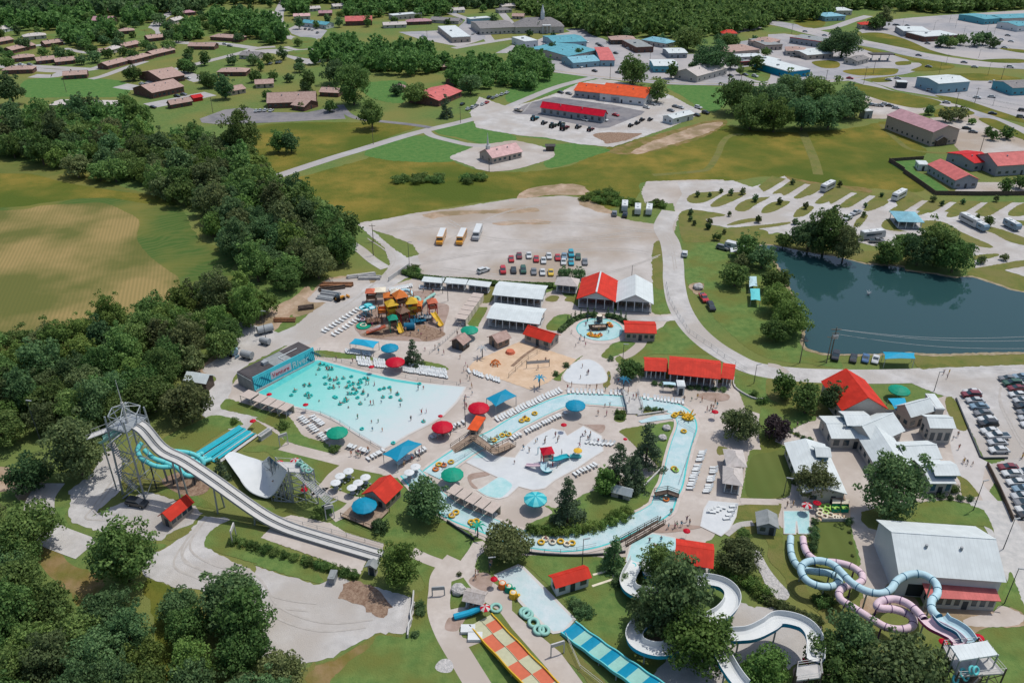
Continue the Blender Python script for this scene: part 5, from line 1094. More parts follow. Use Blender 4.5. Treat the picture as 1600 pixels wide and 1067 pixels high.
Pv('B2', (475, 650), (398, 775), (640, 795), 'red gabled picnic pavilion', 3.6, 2.6, 'y', 'roof_red', ridge=True)
Pv('B2', (690, 670), (642, 795), (875, 808), 'white gabled picnic pavilion', 3.6, 2.6, 'y', 'roof_white')
Pv('B1', (1500, 668), (1458, 752), (1770, 782), 'upper white roofed shelter', 3.4, .9, 'x', 'roof_white', posts=8)
Pv('B1', (1470, 800), (1420, 895), (1750, 935), 'lower white roofed shelter', 3.4, .9, 'x', 'roof_white', posts=8)
Pv('B1', (1030, 645), (1020, 672), (1150, 683), 'left low white sun shelter', 2.6, .3, 'shed', 'roof_white', posts=4, tables=3)
Pv('B1', (1168, 652), (1160, 680), (1295, 692), 'middle low white sun shelter', 2.6, .3, 'shed', 'roof_white', posts=4, tables=3)
Pv('B1', (1308, 665), (1298, 692), (1440, 708), 'right low white sun shelter', 2.6, .3, 'shed', 'roof_white', posts=4, tables=3)
Pv('B2', (330, 650), (262, 692), (405, 705), 'small grey entry pavilion', 3.0, 1.8, 'hip', 'shingle_pale', posts=4, tables=2)
Pv('B3', (810, 320), (800, 312), (938, 318), 'blue grey camp pavilion', 3.0, 1.6, 'hip', 'roof_blue', posts=4, tables=2, e=True) if False else Pv('B3', 10, (800, 345), (940, 350), 'blue grey camp pavilion', 3.0, 1.8, 'hip', 'roof_blue', posts=4, tables=2, e=False)
Pv('C2', (845, 68), (818, 150), (965, 158), 'left wing of the red snack bar', 3.2, 1.0, 'x', 'roof_red', posts=5, tables=3)
Pv('C2', (985, 60), (965, 170), (1290, 203), 'wide centre of the red snack bar', 3.8, 1.6, 'x', 'roof_red', posts=8, tables=5)
Pv('C2', (1320, 105), (1290, 195), (1370, 207), 'right wing of the red snack bar', 3.2, 1.0, 'x', 'roof_red', posts=3, tables=2)
Pv('C2', (1348, 640), (1325, 745), (1452, 752), 'upper grey roofed cabana', 3.0, 1.3, 'hip', 'shingle_pale', posts=3, tables=2)
Pv('C2', (1325, 745), (1300, 850), (1425, 868), 'lower grey roofed cabana', 3.0, 1.3, 'hip', 'shingle_pale', posts=3, tables=2)
Pv('D2', (1040, 172), (1003, 318), (1245, 355), 'red roofed flume shelter', 3.2, 1.2, 'x', 'roof_red', posts=3, tables=0)
Pv('D1', (1345, 478), (1270, 552), (1400, 580), 'grey shade pavilion at the landing pool', 2.6, .5, 'x', 'thatch', posts=3, tables=1, back=False, rail=False)
# --- park buildings from their eaves
def E(T_, L, C, Rr, label, cat, h, rh, style, roof, wall, **k):
    return bld(label, cat, L if isinstance(L, (int, float)) else ti(T_, *L), ti(T_, *C), ti(T_, *Rr), h, rh, style, roof, wall, e=True, **k)
E('B2', (110, 938), (65, 992), (240, 1047), 'red roofed hut beside the sand court', 'hut', 2.8, 1.4, 'x', 'roof_red', 'tan_wall', name='hut', win=3)
E('B2', (712, 912), (695, 985), (895, 992), 'red roofed rest house right of the ring pool', 'rest house', 3.0, .9, 'x', 'roof_red', 'tan_wall', name='rest_house', win=5)
E('C1', (775, 815), (650, 912), (800, 972), 'red roofed hut beside the blue parasol terrace', 'hut', 2.8, 1.9, 'y', 'roof_red', 'tan_wall', name='hut', win=2, side=3)
E('C1', (1410, 452), (1303, 515), (1365, 530), 'narrow orange roofed hut at the river bridge', 'hut', 2.5, .5, 'shed', 'roof_orange', 'tan_wall', name='hut', win=1, side=2)
E('C0', (1150, 938), (970, 1045), (1050, 1078), 'red roofed shed on the slide tower lot', 'shed', 2.8, 1.2, 'y', 'roof_red', 'tan_wall', name='shed', win=1, side=4)
E('D2', (205, 402), (270, 478), (495, 410), 'bright red roofed pump house by the landing pool', 'pump house', 2.9, .8, 'x', 'roof_red', 'white', name='pump_house', win=3, side=1)
E('C2', (640, 865), (600, 885), (740, 920), 'small white garden shed between the pines', 'shed', 2.3, .8, 'x', 'roof_white', 'cream_wall', name='shed', win=1, side=1)
E('C0', (1210, 160), (1128, 210), (1270, 232), 'white arched works shed beside the round tree', 'shed', 3.2, 1.2, 'x', 'roof_white', 'wood_dark', name='shed', win=1, side=0)
E('P', (1186, 799), (1183, 821), (1218, 825), 'grey roofed hut left of the river pool', 'hut', 2.6, .9, 'y', 'membrane_grey', 'grey_wall', name='hut', win=2, side=0)
E('D1', (690, 300), (668, 345), (740, 360), 'grey tin hut at the foot of the speed slide', 'hut', 2.6, .5, 'y', 'membrane_grey', 'cream_wall', name='hut', win=1, side=1)
E('D1', 3, (428, 435), (490, 440), 'small grey pump box on the crescent lot', 'pump box', 1.5, .2, 'flat', 'membrane_grey', 'grey_wall', name='pump_box', win=0, side=0)
E('E2', (1400, 730), (1300, 860), (1440, 868), 'brown gabled kiosk with dark front by the green parasol', 'kiosk', 2.8, 1.8, 'y', 'shingle_brown', 'wood_dark', name='kiosk', win=1) if False else E('B1', (1240, 995), (1195, 1035), (1280, 1062), 'brown gabled kiosk with dark front by the green parasol', 'kiosk', 2.6, 1.3, 'y', 'shingle_brown', 'wood_dark', name='kiosk', win=1)
E('B1', (1480, 955), (1425, 1010), (1490, 1050), 'small brown roofed hut right of the green parasol', 'hut', 2.6, 1.2, 'y', 'shingle_brown', 'wood', name='hut', win=1)
E('E8', (1000, 125), (990, 200), (1210, 215), 'low wooden bin store behind the tube racks', 'store', 1.6, .3, 'shed', 'wood', 'wood_dark', name='bin_store', win=0, side=0)
# entrance buildings
E('C3', (415, 212), (458, 398), (745, 388), 'tall red gabled hall at the entrance', 'hall', 4.6, 3.4, 'y', 'roof_red', 'cream_wall', name='hall', win=3, door=False)
t, w, d = E('C3', (382, 432), (392, 572), (720, 572), 'low white entrance wing with roof lantern', 'entrance wing', 3.4, 1.0, 'x', 'roof_white', 'cream_wall', name='entrance_wing', win=5, wh=1.6)
def lantern(parent, x, y, z, w, d): 
    q = MB(); q.box(x, x + w, y, y + d, z, z + 1.5); a = q.build('lantern', 'glass_blue', parent); r_ = roof_mesh('x', w, d, z + 1.5, .8, .5); [r_.__setattr__('v', [(p[0] + x, p[1] + y, p[2]) for p in r_.v])]; r_.build('lantern_roof', 'roof_white', a)
lantern(t, w * .38, d * .35, 3.6, 5.2, 5)
E('C3', (640, 425), (655, 605), (850, 520), 'white hipped corner hall of the entrance', 'entrance hall', 4.0, 2.4, 'x', 'roof_white', 'cream_wall', name='entrance_hall', win=4)
E('C3', (700, 520), (668, 745), (900, 745), 'long white gabled hall in the entrance court', 'entrance hall', 3.6, 2.2, 'y', 'roof_white', 'cream_wall', name='entrance_hall', win=4, side=5)
E('C3', (845, 588), (850, 705), (1080, 695), 'white roofed ticket hall behind the plaza', 'ticket hall', 3.6, 1.3, 'x', 'roof_white', 'cream_wall', name='ticket_hall', win=5)
t, w, d = E('C3', (885, 700), (1000, 850), (1165, 850), 'white entrance porch with glazed roof lantern', 'entrance porch', 3.4, .9, 'x', 'roof_white', 'cream_wall', name='entrance_porch', win=3, wh=1.8, wmat='glass_blue')
lantern(t, w * .25, d * .12, 3.5, 4.6, 4.2)
E('C3', (860, 345), (885, 438), (1040, 395), 'white metal roofed store house behind the green parasol', 'store house', 4.2, 1.8, 'x', 'roof_white', 'tan_wall', name='store_house', win=3)
E('C3', (965, 422), (1002, 505), (1165, 508), 'white roofed office with three dark windows', 'office', 5.0, 1.0, 'x', 'roof_white', 'cream_wall', name='office', win=3, door=False, wh=2.2)
t, w, d = E('C3', (985, 298), (1030, 400), (1105, 402), 'flat roofed plant room with white parapet', 'plant room', 4.4, .5, 'flat', 'white', 'cream_wall', name='plant_room', win=1)
t, w, d = E('C3', (195, 600), (215, 905), (490, 915), 'long low white wing beside the court path', 'white wing', 3.2, 1.3, 'y', 'roof_white', 'cream_wall', name='white_wing', win=2, side=6)
lantern(t, w * .6, d * .6, 3.9, 2.5, 3)
# big white shed with red awning
t, w, d = E('D3', (735, 58), (808, 392), (1475, 440), 'big white metal shed behind the tube slides', 'shed', 6.0, 3.4, 'x', 'roof_white', 'white', name='big_shed', win=0, side=0, ov=.5)
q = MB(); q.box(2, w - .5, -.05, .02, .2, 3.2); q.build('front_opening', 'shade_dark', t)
E('D3', (950, 425), (985, 540), (1440, 562), 'lower annex with faded red awning roof', 'annex', 3.0, .9, 'shed', 'roof_palered', 'cream_wall', name='annex', win=8, wh=1.6)
# wave machine building with its painted turquoise front
t, w, d = bld('dark roofed wave machine house with turquoise mural front', 'wave machine house', ti('E1', 60, 850), ti('E1', 430, 940), ti('E1', 1495, 395), 3.6, .3, 'flat', 'membrane_dark', 'grey_wall', name='wave_machine_house', win=0, side=1)
q = MB(); q.box(w * .38, w * .66, .3, d - .3, 4.03, 4.12); q.build('roof_panel', 'membrane_grey', t)
q = MB(); [q.cyl(a, b_, .12, n=6) for a, b_ in (((w * .55, 1, 4.25), (w * .55, d * .55, 4.25)), ((w * .55, d * .55, 4.25), (w * .86, d * .55, 4.25)))]; q.build('roof_pipe', 'white', t)
ban = MB(); ban.box(0, w, -.25, -.08, .5, 4.7); ban = ban.build('mural_wall', 'sky_blue', t)
mat('mural_teal', (.06, .46, .55), (.09, .55, .62), .5, .5); ban.data.materials[0] = M('mural_teal')
q = MB()
for x0, s_ in ((w * .02, 1), (w * .86, -1)):
    for i in range(9):
        pts_ = [Vector((x0 + i * .55 + math.sin(j * .9 + i) * .5, -.27 - i * .003, .7 + j * .42)) for j in range(8)]
        for a, b_ in zip(pts_, pts_[1:]): q.add([a, b_, b_ + Vector((.22, 0, .05)), a + Vector((.22, 0, .05))], [(0, 1, 2, 3)])
q.build('mural_waves', 'deep_blue', ban)
q = MB(); q.box(.3, w - .3, -.36, -.26, .15, .6); q.build('water_outlet', 'off_white', t)
def text(s_, size, mat_, parent, loc, rot, ext=.02, name='lettering'):
    cu = bpy.data.curves.new(name, 'FONT'); cu.body = s_; cu.size = size; cu.extrude = ext; cu.align_x = 'CENTER'; tmp = bpy.data.objects.new(name, cu); COL.objects.link(tmp)
    dg = bpy.context.evaluated_depsgraph_get(); me = bpy.data.meshes.new_from_object(tmp.evaluated_get(dg)); COL.objects.unlink(tmp); bpy.data.objects.remove(tmp)
    me.materials.clear(); me.materials.append(M(mat_)); o = link(name, me, parent, loc); o.rotation_euler = rot; return o
q = MB(); q.box(w * .27, w * .60, -.31, -.28, 1.4, 3.5); q.build('name_panel', 'pink', ban)
text('Venture', 1.7, 'crimson', ban, (w * .43, -.36, 1.85), (R(90), 0, 0)); text('River', 2.6, 'white', ban, (w * .755, -.36, 1.5), (R(90), 0, 0))
q = MB(); q.box(-.4, 0.0, 0, d, .1, 3.7); q.build('side_cladding', 'membrane_grey', t)
# ================================================================== SHADES AND UMBRELLAS
UMB = {}
def parasol_mesh(mat_, n=12, rise=.34, alt=None):
    key = (mat_, n, rise, alt)
    if key not in UMB:
        b = MB(); rings = [(0.03, rise), (.35, rise * .82), (.7, rise * .48), (1.0, 0), (1.0, -.09)]; vs = []
        for r, z in rings: vs += [(r * math.cos(2 * math.pi * (i + .5) / n), r * math.sin(2 * math.pi * (i + .5) / n), z) for i in range(n)]
        for k in range(len(rings) - 1):
            b.v = b.v or [tuple(v) for v in vs]
            for i in range(n): b.f.append((k * n + i, k * n + (i + 1) % n, (k + 1) * n + (i + 1) % n, (k + 1) * n + i)); b.m.append(1 if alt and i % 2 == 0 else 0)
        b.f.append(tuple(range(n))); b.m.append(0)
        for i in range(n):
            a = 2 * math.pi * (i + .5) / n; b.cyl((0, 0, rise + .01), (math.cos(a), math.sin(a), .015), .012, n=4, mi=2)
        q = MB(); q.cyl((0, 0, -1.02), (0, 0, rise), .022, n=6); q.cyl((0, 0, -1.02), (0, 0, -1.0), .14, n=10)
        UMB[key] = (b.mesh('canopy', [mat_, alt or mat_, mat_]), q.mesh('pole', 'steel'))
    return UMB[key]
def parasol(T_, x, y, wpx, mat_, label, cat='parasol', h=2.7, name='parasol', group=None, n=12, alt=None, rise=.34):
    x, y = ti(T_, x, y); p = G(x, y, h + .3); r = wpx / 2 / scale(x, y, h); c, q = parasol_mesh(mat_, n, rise, alt)
    t = thing(name, label, cat, (p.x, p.y, 0), random.random(), group)
    a = link('canopy', c, t, (0, 0, h), 0, r); b = link('pole', q, t, (0, 0, h), 0, (r, r, h)); return t, Vector((p.x, p.y, 0)), r
for a in (('B1', 1318, 965, 28, 'green', 'dark green parasol between the kiosk and the hut'), ('C1', 825, 8, 28, 'blue', 'blue round parasol next to the blue square canopy'), ('C1', 858, 95, 31, 'crimson', 'red parasol at the wave pool head'),
          ('C1', 1375, 378, 34, 'crimson', 'red parasol right of the wave pool beach'), ('C1', 1150, 495, 34, 'crimson', 'red parasol nearest the wave pool beach corner'), ('C1', 500, 530, 34, 'green', 'green parasol on the near wave pool deck'),
          ('C2', 392, 362, 32, 'blue', 'blue parasol on the river island'), ('C1', 1212, 788, 36, 'green', 'green parasol at the play pool corner'), ('C1', 668, 978, 40, 'blue', 'large blue ribbed parasol on the wooden terrace'),
          ('C2', 145, 940, 37, 'teal', 'two tone teal parasol beside the near pine'), ('C3', 813, 268, 33, 'green', 'green parasol beside the red entrance hall')):
    t_, p_, r_ = parasol(*a, alt='aqua' if a[4] == 'teal' else None)
    if 'terrace' in a[5]: TERR = (p_, r_)
for a in (('C1', 712, 125, 9, 'wave pool far edge'), ('C1', 80, 294, 9, 'corner of the mural wall'), ('C1', 305, 358, 9, 'wave pool near edge'), ('C1', 1138, 428, 8, 'wave pool beach corner'), ('C2', 320, 482, 10, 'island deck'), ('C2', 1255, 402, 11, 'river entry ramp'),
          ('D2', 1080, 120, 12, 'flume splash pad'), ('D3', 240, 918, 14, 'white flume start'), ('E7', 345, 400, 14, 'pink slide start'), ('E7', 905, 335, 16, 'blue slide start'), ('E5', 655, 260, 12, 'landing pool head'), ('C1', 145, 714, 12, 'top of the white ramp'),
          ('E4', 1160, 585, 12, 'foot of the ramp stairs'), ('C0', 1560, 458, 10, 'end of the turquoise lanes'), ('E8', 770, 235, 13, 'river pool racks'), ('C2', 700, 570, 7, 'pine lawn corner')):
    t_, p_, r_ = parasol(a[0], a[1], a[2], a[3], 'crimson', f'small red lifeguard umbrella at the {a[4]}', 'umbrella', 2.2, 'lifeguard_umbrella', 'red lifeguard umbrellas', 8, rise=.45)
    hz = {'white ramp': 0}
for a in (('C1', 238, 702, 15, 'beside the white ramp platform'), ('E5', 545, 620, 17, 'at the head of the orange slide'), ('E8', 612, 275, 17, 'above the river pool'), ('E4', 1160, 530, 10, 'over the ramp stairs')):
    parasol(a[0], a[1], a[2], a[3], 'crimson', f'red and white pinwheel umbrella {a[4]}', 'umbrella', 2.3, 'umbrella', None, 8, 'off_white', rise=.4)
for i, (x, y) in enumerate(((570, 767), (518, 797), (675, 805), (490, 838), (630, 838), (592, 868), (945, 775), (985, 740))):
    t_, p_, r_ = parasol('C1', x, y, 16.5, 'white', 'white cafe umbrella over a round table', 'umbrella', 2.3, 'cafe_umbrella', 'white cafe umbrellas', 12, rise=.12)
    k = thing('cafe_table', 'round cafe table under a white umbrella', 'table', p_, 0, 'cafe tables'); q = MB(); q.cyl((0, 0, .7), (0, 0, .75), .6, n=16); q.build('table_top', 'grey', k)
    for j in range(4): a = j * 1.57; q = MB(); q.box(-.2, .2, -.2, .2, .42, .47, mtx=Matrix.Translation((math.cos(a) * .95, math.sin(a) * .95, 0))); q.cyl((math.cos(a) * .95, math.sin(a) * .95, 0), (math.cos(a) * .95, math.sin(a) * .95, .42), .05, n=5); q.build('seat', 'grey', k)
def square_shade(T_, cs, h, mat_, label, rise=.9):
    pp = [G(*ti(T_, *c), h) for c in cs]; c = sum(pp, Vector()) / 4; t = thing('shade_canopy', label, 'canopy', (c.x, c.y, 0))
    L = [p - Vector((c.x, c.y, 0)) for p in pp]; b = MB(); ap = Vector((0, 0, h + rise)); m_ = [(L[i] + L[(i + 1) % 4]) / 2 * .94 + Vector((0, 0, .0)) for i in range(4)]
    vs = [ap]; 
    for i in range(4): vs += [L[i], Vector((m_[i].x, m_[i].y, h + .12))]
    b.add(vs, [(0, 1 + k, 1 + (k + 1) % 8) for k in range(8)]); b.add([v - Vector((0, 0, .06)) for v in vs], [(0, 1 + (k + 1) % 8, 1 + k) for k in range(8)]); b.build('fabric', mat_, t)
    for p in L: q = MB(); q.cyl((p.x * .96, p.y * .96, 0), (p.x * .96, p.y * .96, h - .02), .08, n=6); q.build('post', 'steel', t)
square_shade('E2', ((45, 855), (115, 790), (420, 830), (345, 910)), 2.8, 'sky_blue', 'bright blue square canopy beside the blue parasol')
square_shade('C1', ((1420, 325), (1540, 268), (1610, 310), (1480, 375)), 3.0, 'blue', 'blue square canopy right of the wave pool')
square_shade('C1', ((780, 670), (940, 580), (1025, 605), (870, 715)), 3.2, 'blue', 'blue square canopy at the wave pool tip')
square_shade('C3', ((710, 38), (905, 45), (910, 80), (722, 82)), 3.0, 'sky_blue', 'turquoise canopy over a boat stand by the pond')
square_shade('C3', ((740, 325), (845, 322), (882, 430), (785, 395)), 3.0, 'sky_blue', 'bright blue sun sail beside the entrance roofs', .2)
square_shade('B2', ((1462, 640), (1510, 640), (1515, 700), (1465, 705)), 2.4, 'light_blue', 'pale blue camp tent beside the lake path', .6)
square_shade('B2', ((1470, 715), (1530, 715), (1535, 790), (1475, 785)), 2.4, 'aqua', 'turquoise camp tent beside the lake path', .6)
square_shade('B2', ((1345, 465), (1405, 460), (1410, 490), (1350, 490)), 2.2, 'white', 'small white tent on the west lawn', .5)
square_shade('C2', ((930, 222), (1010, 228), (1015, 245), (935, 240)), 2.4, 'light_blue', 'pale blue snack awning before the red snack bar', .3)

# ================================================================== LOUNGERS, CABANAS, BENCHES
q = MB(); q.box(-.32, .32, -.95, .35, .30, .38); q.box(-.32, .32, 0, .72, 0, .06, mtx=Matrix.Translation((0, .33, .33)) @ Matrix.Rotation(R(38), 4, 'X'))
for x in (-.3, .3):
    for y in (-.85, .3): q.box(x - .03, x + .03, y - .03, y + .03, 0, .3)
LNG = q.mesh('sun_lounger', 'white'); NL = 0
def loungers(T_, a, b, n, face, label, rows=1, dy=2.4, skip=.08):
    global NL
    A, B_ = G(*ti(T_, *a)), G(*ti(T_, *b)); x, y = ti(T_, *a); f = (G(x + face[0], y + face[1]) - G(x, y)).normalized(); rz = math.atan2(f.x, -f.y)
    for r in range(rows):
        for i in range(n):
            if random.random() < skip or NL >= 296: continue
            p = A.lerp(B_, i / max(1, n - 1)) + f * (r * dy) + Vector((random.uniform(-.12, .12), random.uniform(-.15, .15), 0)); NL += 1
            tag(link('sun_lounger', LNG, None, (p.x, p.y, .1), rz + random.uniform(-.12, .12)), label, 'lounger', 'white sun loungers round the pools')
loungers('C1', (630, 88), (790, 108), 12, (2, 8), 'white lounger beside the red head parasol', 2); loungers('C1', (905, 128), (1170, 168), 20, (2, 8), 'white lounger on the wave pool far deck', 2)
loungers('C1', (275, 450), (430, 585), 14, (8, -4), 'white lounger left of the near green parasol', 2); loungers('C1', (570, 625), (690, 665), 8, (6, -6), 'white lounger at the near wave pool deck')
loungers('C1', (700, 705), (790, 655), 6, (-6, -5), 'white lounger beside the tip canopy'); loungers('C1', (880, 740), (1045, 645), 12, (-5, -5), 'white lounger behind the tip canopy'); loungers('C1', (1090, 575), (1280, 480), 10, (-5, -5), 'white lounger by the beach corner parasol')
loungers('C1', (1315, 165), (1500, 222), 12, (3, 8), 'white lounger in front of the sand court'); loungers('C2', (-90, 462), (295, 282), 24, (6, 6), 'white lounger on the outer river bank'); loungers('C2', (0, 580), (330, 422), 20, (-6, -6), 'white lounger on the inner river bank'); loungers('D2', (1230, 20), (1290, -10), 4, (8, 1), 'white lounger on the white plaza pad'); loungers('D2', (1330, 60), (1370, -20), 4, (-8, 1), 'white lounger at the white plaza pad edge')
loungers('C2', (350, 288), (690, 302), 14, (1, 7), 'white lounger below the splash pad'); loungers('C2', (815, 322), (1100, 362), 14, (-1, 7), 'white lounger below the snack bar'); loungers('C2', (470, 600), (620, 615), 7, (-5, 3), 'white lounger near the play pool corner')
loungers('C2', (390, 800), (520, 740), 7, (-5, -4), 'white lounger between play pool and pines'); loungers('C2', (1100, 885), (1180, 660), 16, (-8, 0), 'white lounger in the west promenade column', 1, 2, .1); loungers('C2', (1205, 910), (1248, 762), 12, (-8, 0), 'white lounger in the east promenade column', 1, 2, .1)
loungers('E2', (560, 195), (830, 145), 12, (2, 8), 'white lounger above the play structure'); loungers('E2', (930, 165), (1220, 175), 13, (2, 8), 'white lounger before the low sun shelters'); loungers('B1', (420, 985), (630, 850), 11, (8, 3), 'white lounger along the service road edge', 2, 4)
loungers('E2', (10, 965), (360, 1010), 14, (2, 8), 'white lounger behind the wave machine lawn'); loungers('C2', (780, 780), (850, 830), 3, (-6, -4), 'white lounger on the mulch bed'); loungers('C2', (20, 650), (200, 540), 9, (5, 5), 'white lounger on the play pool beach')
def cabana(p, rz, w, d, h, roof, label, group):
    t = thing('cabana', label, 'cabana', p, rz, group); q = MB(); q.box(-w / 2, w / 2, -d / 2, d / 2, h, h + .14); q.build('roof', roof, t)
    q = MB(); q.box(-w / 2 + .1, w / 2 - .1, d / 2 - .15, d / 2 - .05, 0, h); q.build('back_curtain', 'cream', t)
    for s in (-1, 1):
        q = MB(); q.box(s * (w / 2 - .1) - .05, s * (w / 2 - .1) + .05, -d / 2 + .1, -d / 2 + .2, 0, h); q.build('post', 'off_white', t)
    q = MB(); q.box(-w * .3, w * .3, 0, d * .3, .1, .5); q.build('daybed', 'white', t); return t
def cabana_row(T_, pts, n, w, d, roof, label, group, h=2.3):
    A, B_ = G(*ti(T_, *pts[0]), h), G(*ti(T_, *pts[1]), h); u = (B_ - A).normalized(); rz = math.atan2(u.y, u.x); w = (B_ - A).length / n - .25
    for i in range(n): p = A.lerp(B_, (i + .5) / n); cabana((p.x, p.y, 0), rz, w, d, h, roof, label, group)
cabana_row('C1', ((0, 318), (212, 388), False), 4, 3.3, 3.2, 'cabana_roof', 'tan roofed cabana on the near wave pool deck', 'wave pool cabanas')
cabana_row('C0', ((1505, 290), (1575, 316), False), 1, 3.3, 3.2, 'cabana_roof', 'tan roofed cabana left of the lifeguard umbrella', 'wave pool cabanas')
cabana_row('C1', ((1200, 875), (1490, 1015), False), 5, 3.6, 3.2, 'cabana_roof', 'tan roofed cabana on the near river bank', 'river cabanas')
cabana_row('B1', ((1375, 745), (1260, 905), True), 6, 4.4, 3.6, 'cabana_roof', 'tan roofed cabana right of the play structure', 'play area cabanas')
# wooden terrace under the big blue parasol
p_, r_ = TERR; t = thing('terrace', 'raised wooden terrace round the large blue parasol', 'terrace', (p_.x, p_.y, 0), -.5)
q = MB(); q.box(-4, 4, -3.2, 3.2, .5, .62); q.build('deck', 'wood', t)
for s in (-1, 1): q = MB(); q.box(-4, 4, s * 3.2 - .04, s * 3.2 + .04, 1.4, 1.5); [q.box(x - .05, x + .05, s * 3.2 - .05, s * 3.2 + .05, 0, 1.5) for x in (-4, -2, 0, 2, 4)]; q.build('railing', 'wood_dark', t)

# ================================================================== SLIDES
def path(s, k=6): return smooth_pts([G(p[0], p[1], p[2]) for p in px(s)], False, k)
def supports(t, P_, every, r=.12, mat_='steel', hmin=1.2, drop=.5):
    acc = 0
    for a, b_ in zip(P_, P_[1:]):
        acc += (b_ - a).length
        if acc > every and b_.z > hmin: acc = 0; q = MB(); q.cyl((b_.x, b_.y, 0), (b_.x, b_.y, b_.z - drop), r, n=7); q.build('support', mat_, t)
def tube_slide(s, r, inner, ring, label, name='tube_slide', every=7, k=6, rings=2.4, mark='dark'):
    P_ = path(s, k); t = thing(name, label, 'water slide'); n = 12; b = MB()
    b.sweep(P_, [(r * math.cos(2 * math.pi * i / n), r * math.sin(2 * math.pi * i / n)) for i in range(n)], closed=True, mis=None); b.build('tube', inner, t, True)
    acc = 0; q = MB()
    for i in range(1, len(P_)):
        acc += (P_[i] - P_[i - 1]).length
        if acc > rings:
            acc = 0; d = (P_[i] - P_[i - 1]).normalized(); q.cyl(P_[i] - d * .06, P_[i] + d * .06, r * 1.09, n=12)
    q.build('flange', ring, t); supports(t, P_, every, .16, mark, drop=r); return t, P_
def flume(s, w, wall, inside, outside, label, name='flume_slide', every=8, k=6, heads=None, uneven=0):
    P_ = path(s, k) if isinstance(s, str) else s; t = thing(name, label, 'water slide'); b = MB(); h2 = w / 2
    prof = [(-h2 - .12, wall), (-h2, wall), (-h2 * .86, .25), (-h2 * .5, 0), (h2 * .5, 0), (h2 * .86, .25), (h2, wall), (h2 + .12, wall), (h2 * .95, .1), (h2 * .5, -.25), (-h2 * .5, -.25), (-h2 * .95, .1)]
    b.sweep(P_, prof, closed=True, mis=[2, 0, 0, 0, 0, 0, 2, 1, 3, 3, 3, 1]); b.build('channel', [inside, outside, inside, 'deep_blue' if outside == 'sky_blue' else outside], t); supports(t, P_, every, .16, 'steel'); return t, P_
tube_slide('D3 140,165,.9 138,230,1 150,290,1.1 175,335,1.3 215,365,1.5 290,378,1.9 370,388,2.3 425,412,2.6 440,440,2.9 400,468,3.1 320,468,3.4 250,440,3.7 210,395,4.0 205,350,4.2 245,318,4.5 320,310,4.7 400,335,5.0 455,385,5.3 515,445,5.6 600,495,5.9 690,513,6.2 755,490,6.5 800,432,6.8 880,395,7.1 965,400,7.4 1035,450,7.7 1045,515,8.0 1010,560,8.2 1015,620,8.5 1055,660,8.7', .7, 'light_blue', 'deep_blue', 'pale blue tube slide looping past the white shed', mark='steel')
flume('D3 1055,660,8.7 1090,700,8.8 1150,730,8.9 1200,765,9.0 1235,815,9.1', 2.6, .9, 'light_blue', 'deep_blue', 'open blue starting chute of the blue tube slide', 'open_chute')
tube_slide('D3 215,170,.9 225,230,1 250,275,1.2 310,312,1.5 420,322,1.9 510,345,2.2 570,385,2.5 585,425,2.8 550,455,3.1 480,470,3.4 440,505,3.7 450,550,4.0 510,590,4.2 590,640,4.5 670,690,4.8 740,725,5.0 830,735,5.3 890,715,5.5 895,670,5.8 850,635,6.0 770,610,6.2 700,605,6.4 672,590,6.6 700,560,6.8 780,548,7.0 860,575,7.4 920,625,7.8 965,675,8.2', .7, 'pink', 'purple', 'pink tube slide coiling beside the olive tree', mark='purple')
flume('D3 965,675,8.2 1010,720,8.4 1080,755,8.6 1140,790,8.8 1180,830,9', 2.6, .9, 'pink', 'magenta', 'open pink starting chute of the pink tube slide', 'open_chute')
flume('D2 772,320,.5 748,370,.7 722,420,1.0 712,465,1.3 735,505,1.6 790,530,1.9 880,545,2.2 980,600,2.4 960,660,2.6 850,690,2.8 780,730,3.0 752,785,3.1 775,840,3.3 850,875,3.4 940,880,3.6 1050,840,3.8 1180,800,4.0 1380,790,4.3 1480,778,4.5 1581,730,4.8 D3 60,690,5.0 140,695,5.3 220,725,5.5 272,780,5.8 290,850,6 285,930,6.2', 2.8, 1.2, 'white', 'sky_blue', 'white and blue flume sweeping round the gravel court')
flume('D2 850,325,.5 845,370,.8 860,415,1.1 920,440,1.4 1020,450,1.8 1130,455,2.2 1230,455,2.6 1310,480,3 1355,530,3.4 1350,590,3.8 1300,650,4.2 1200,720,4.5 1240,830,4.8 1300,920,5.1 1340,990,5.4 1380,1050,5.7 1420,1100,6', 2.8, 1.2, 'white', 'sky_blue', 'white flume making the tight bend over the shelter')
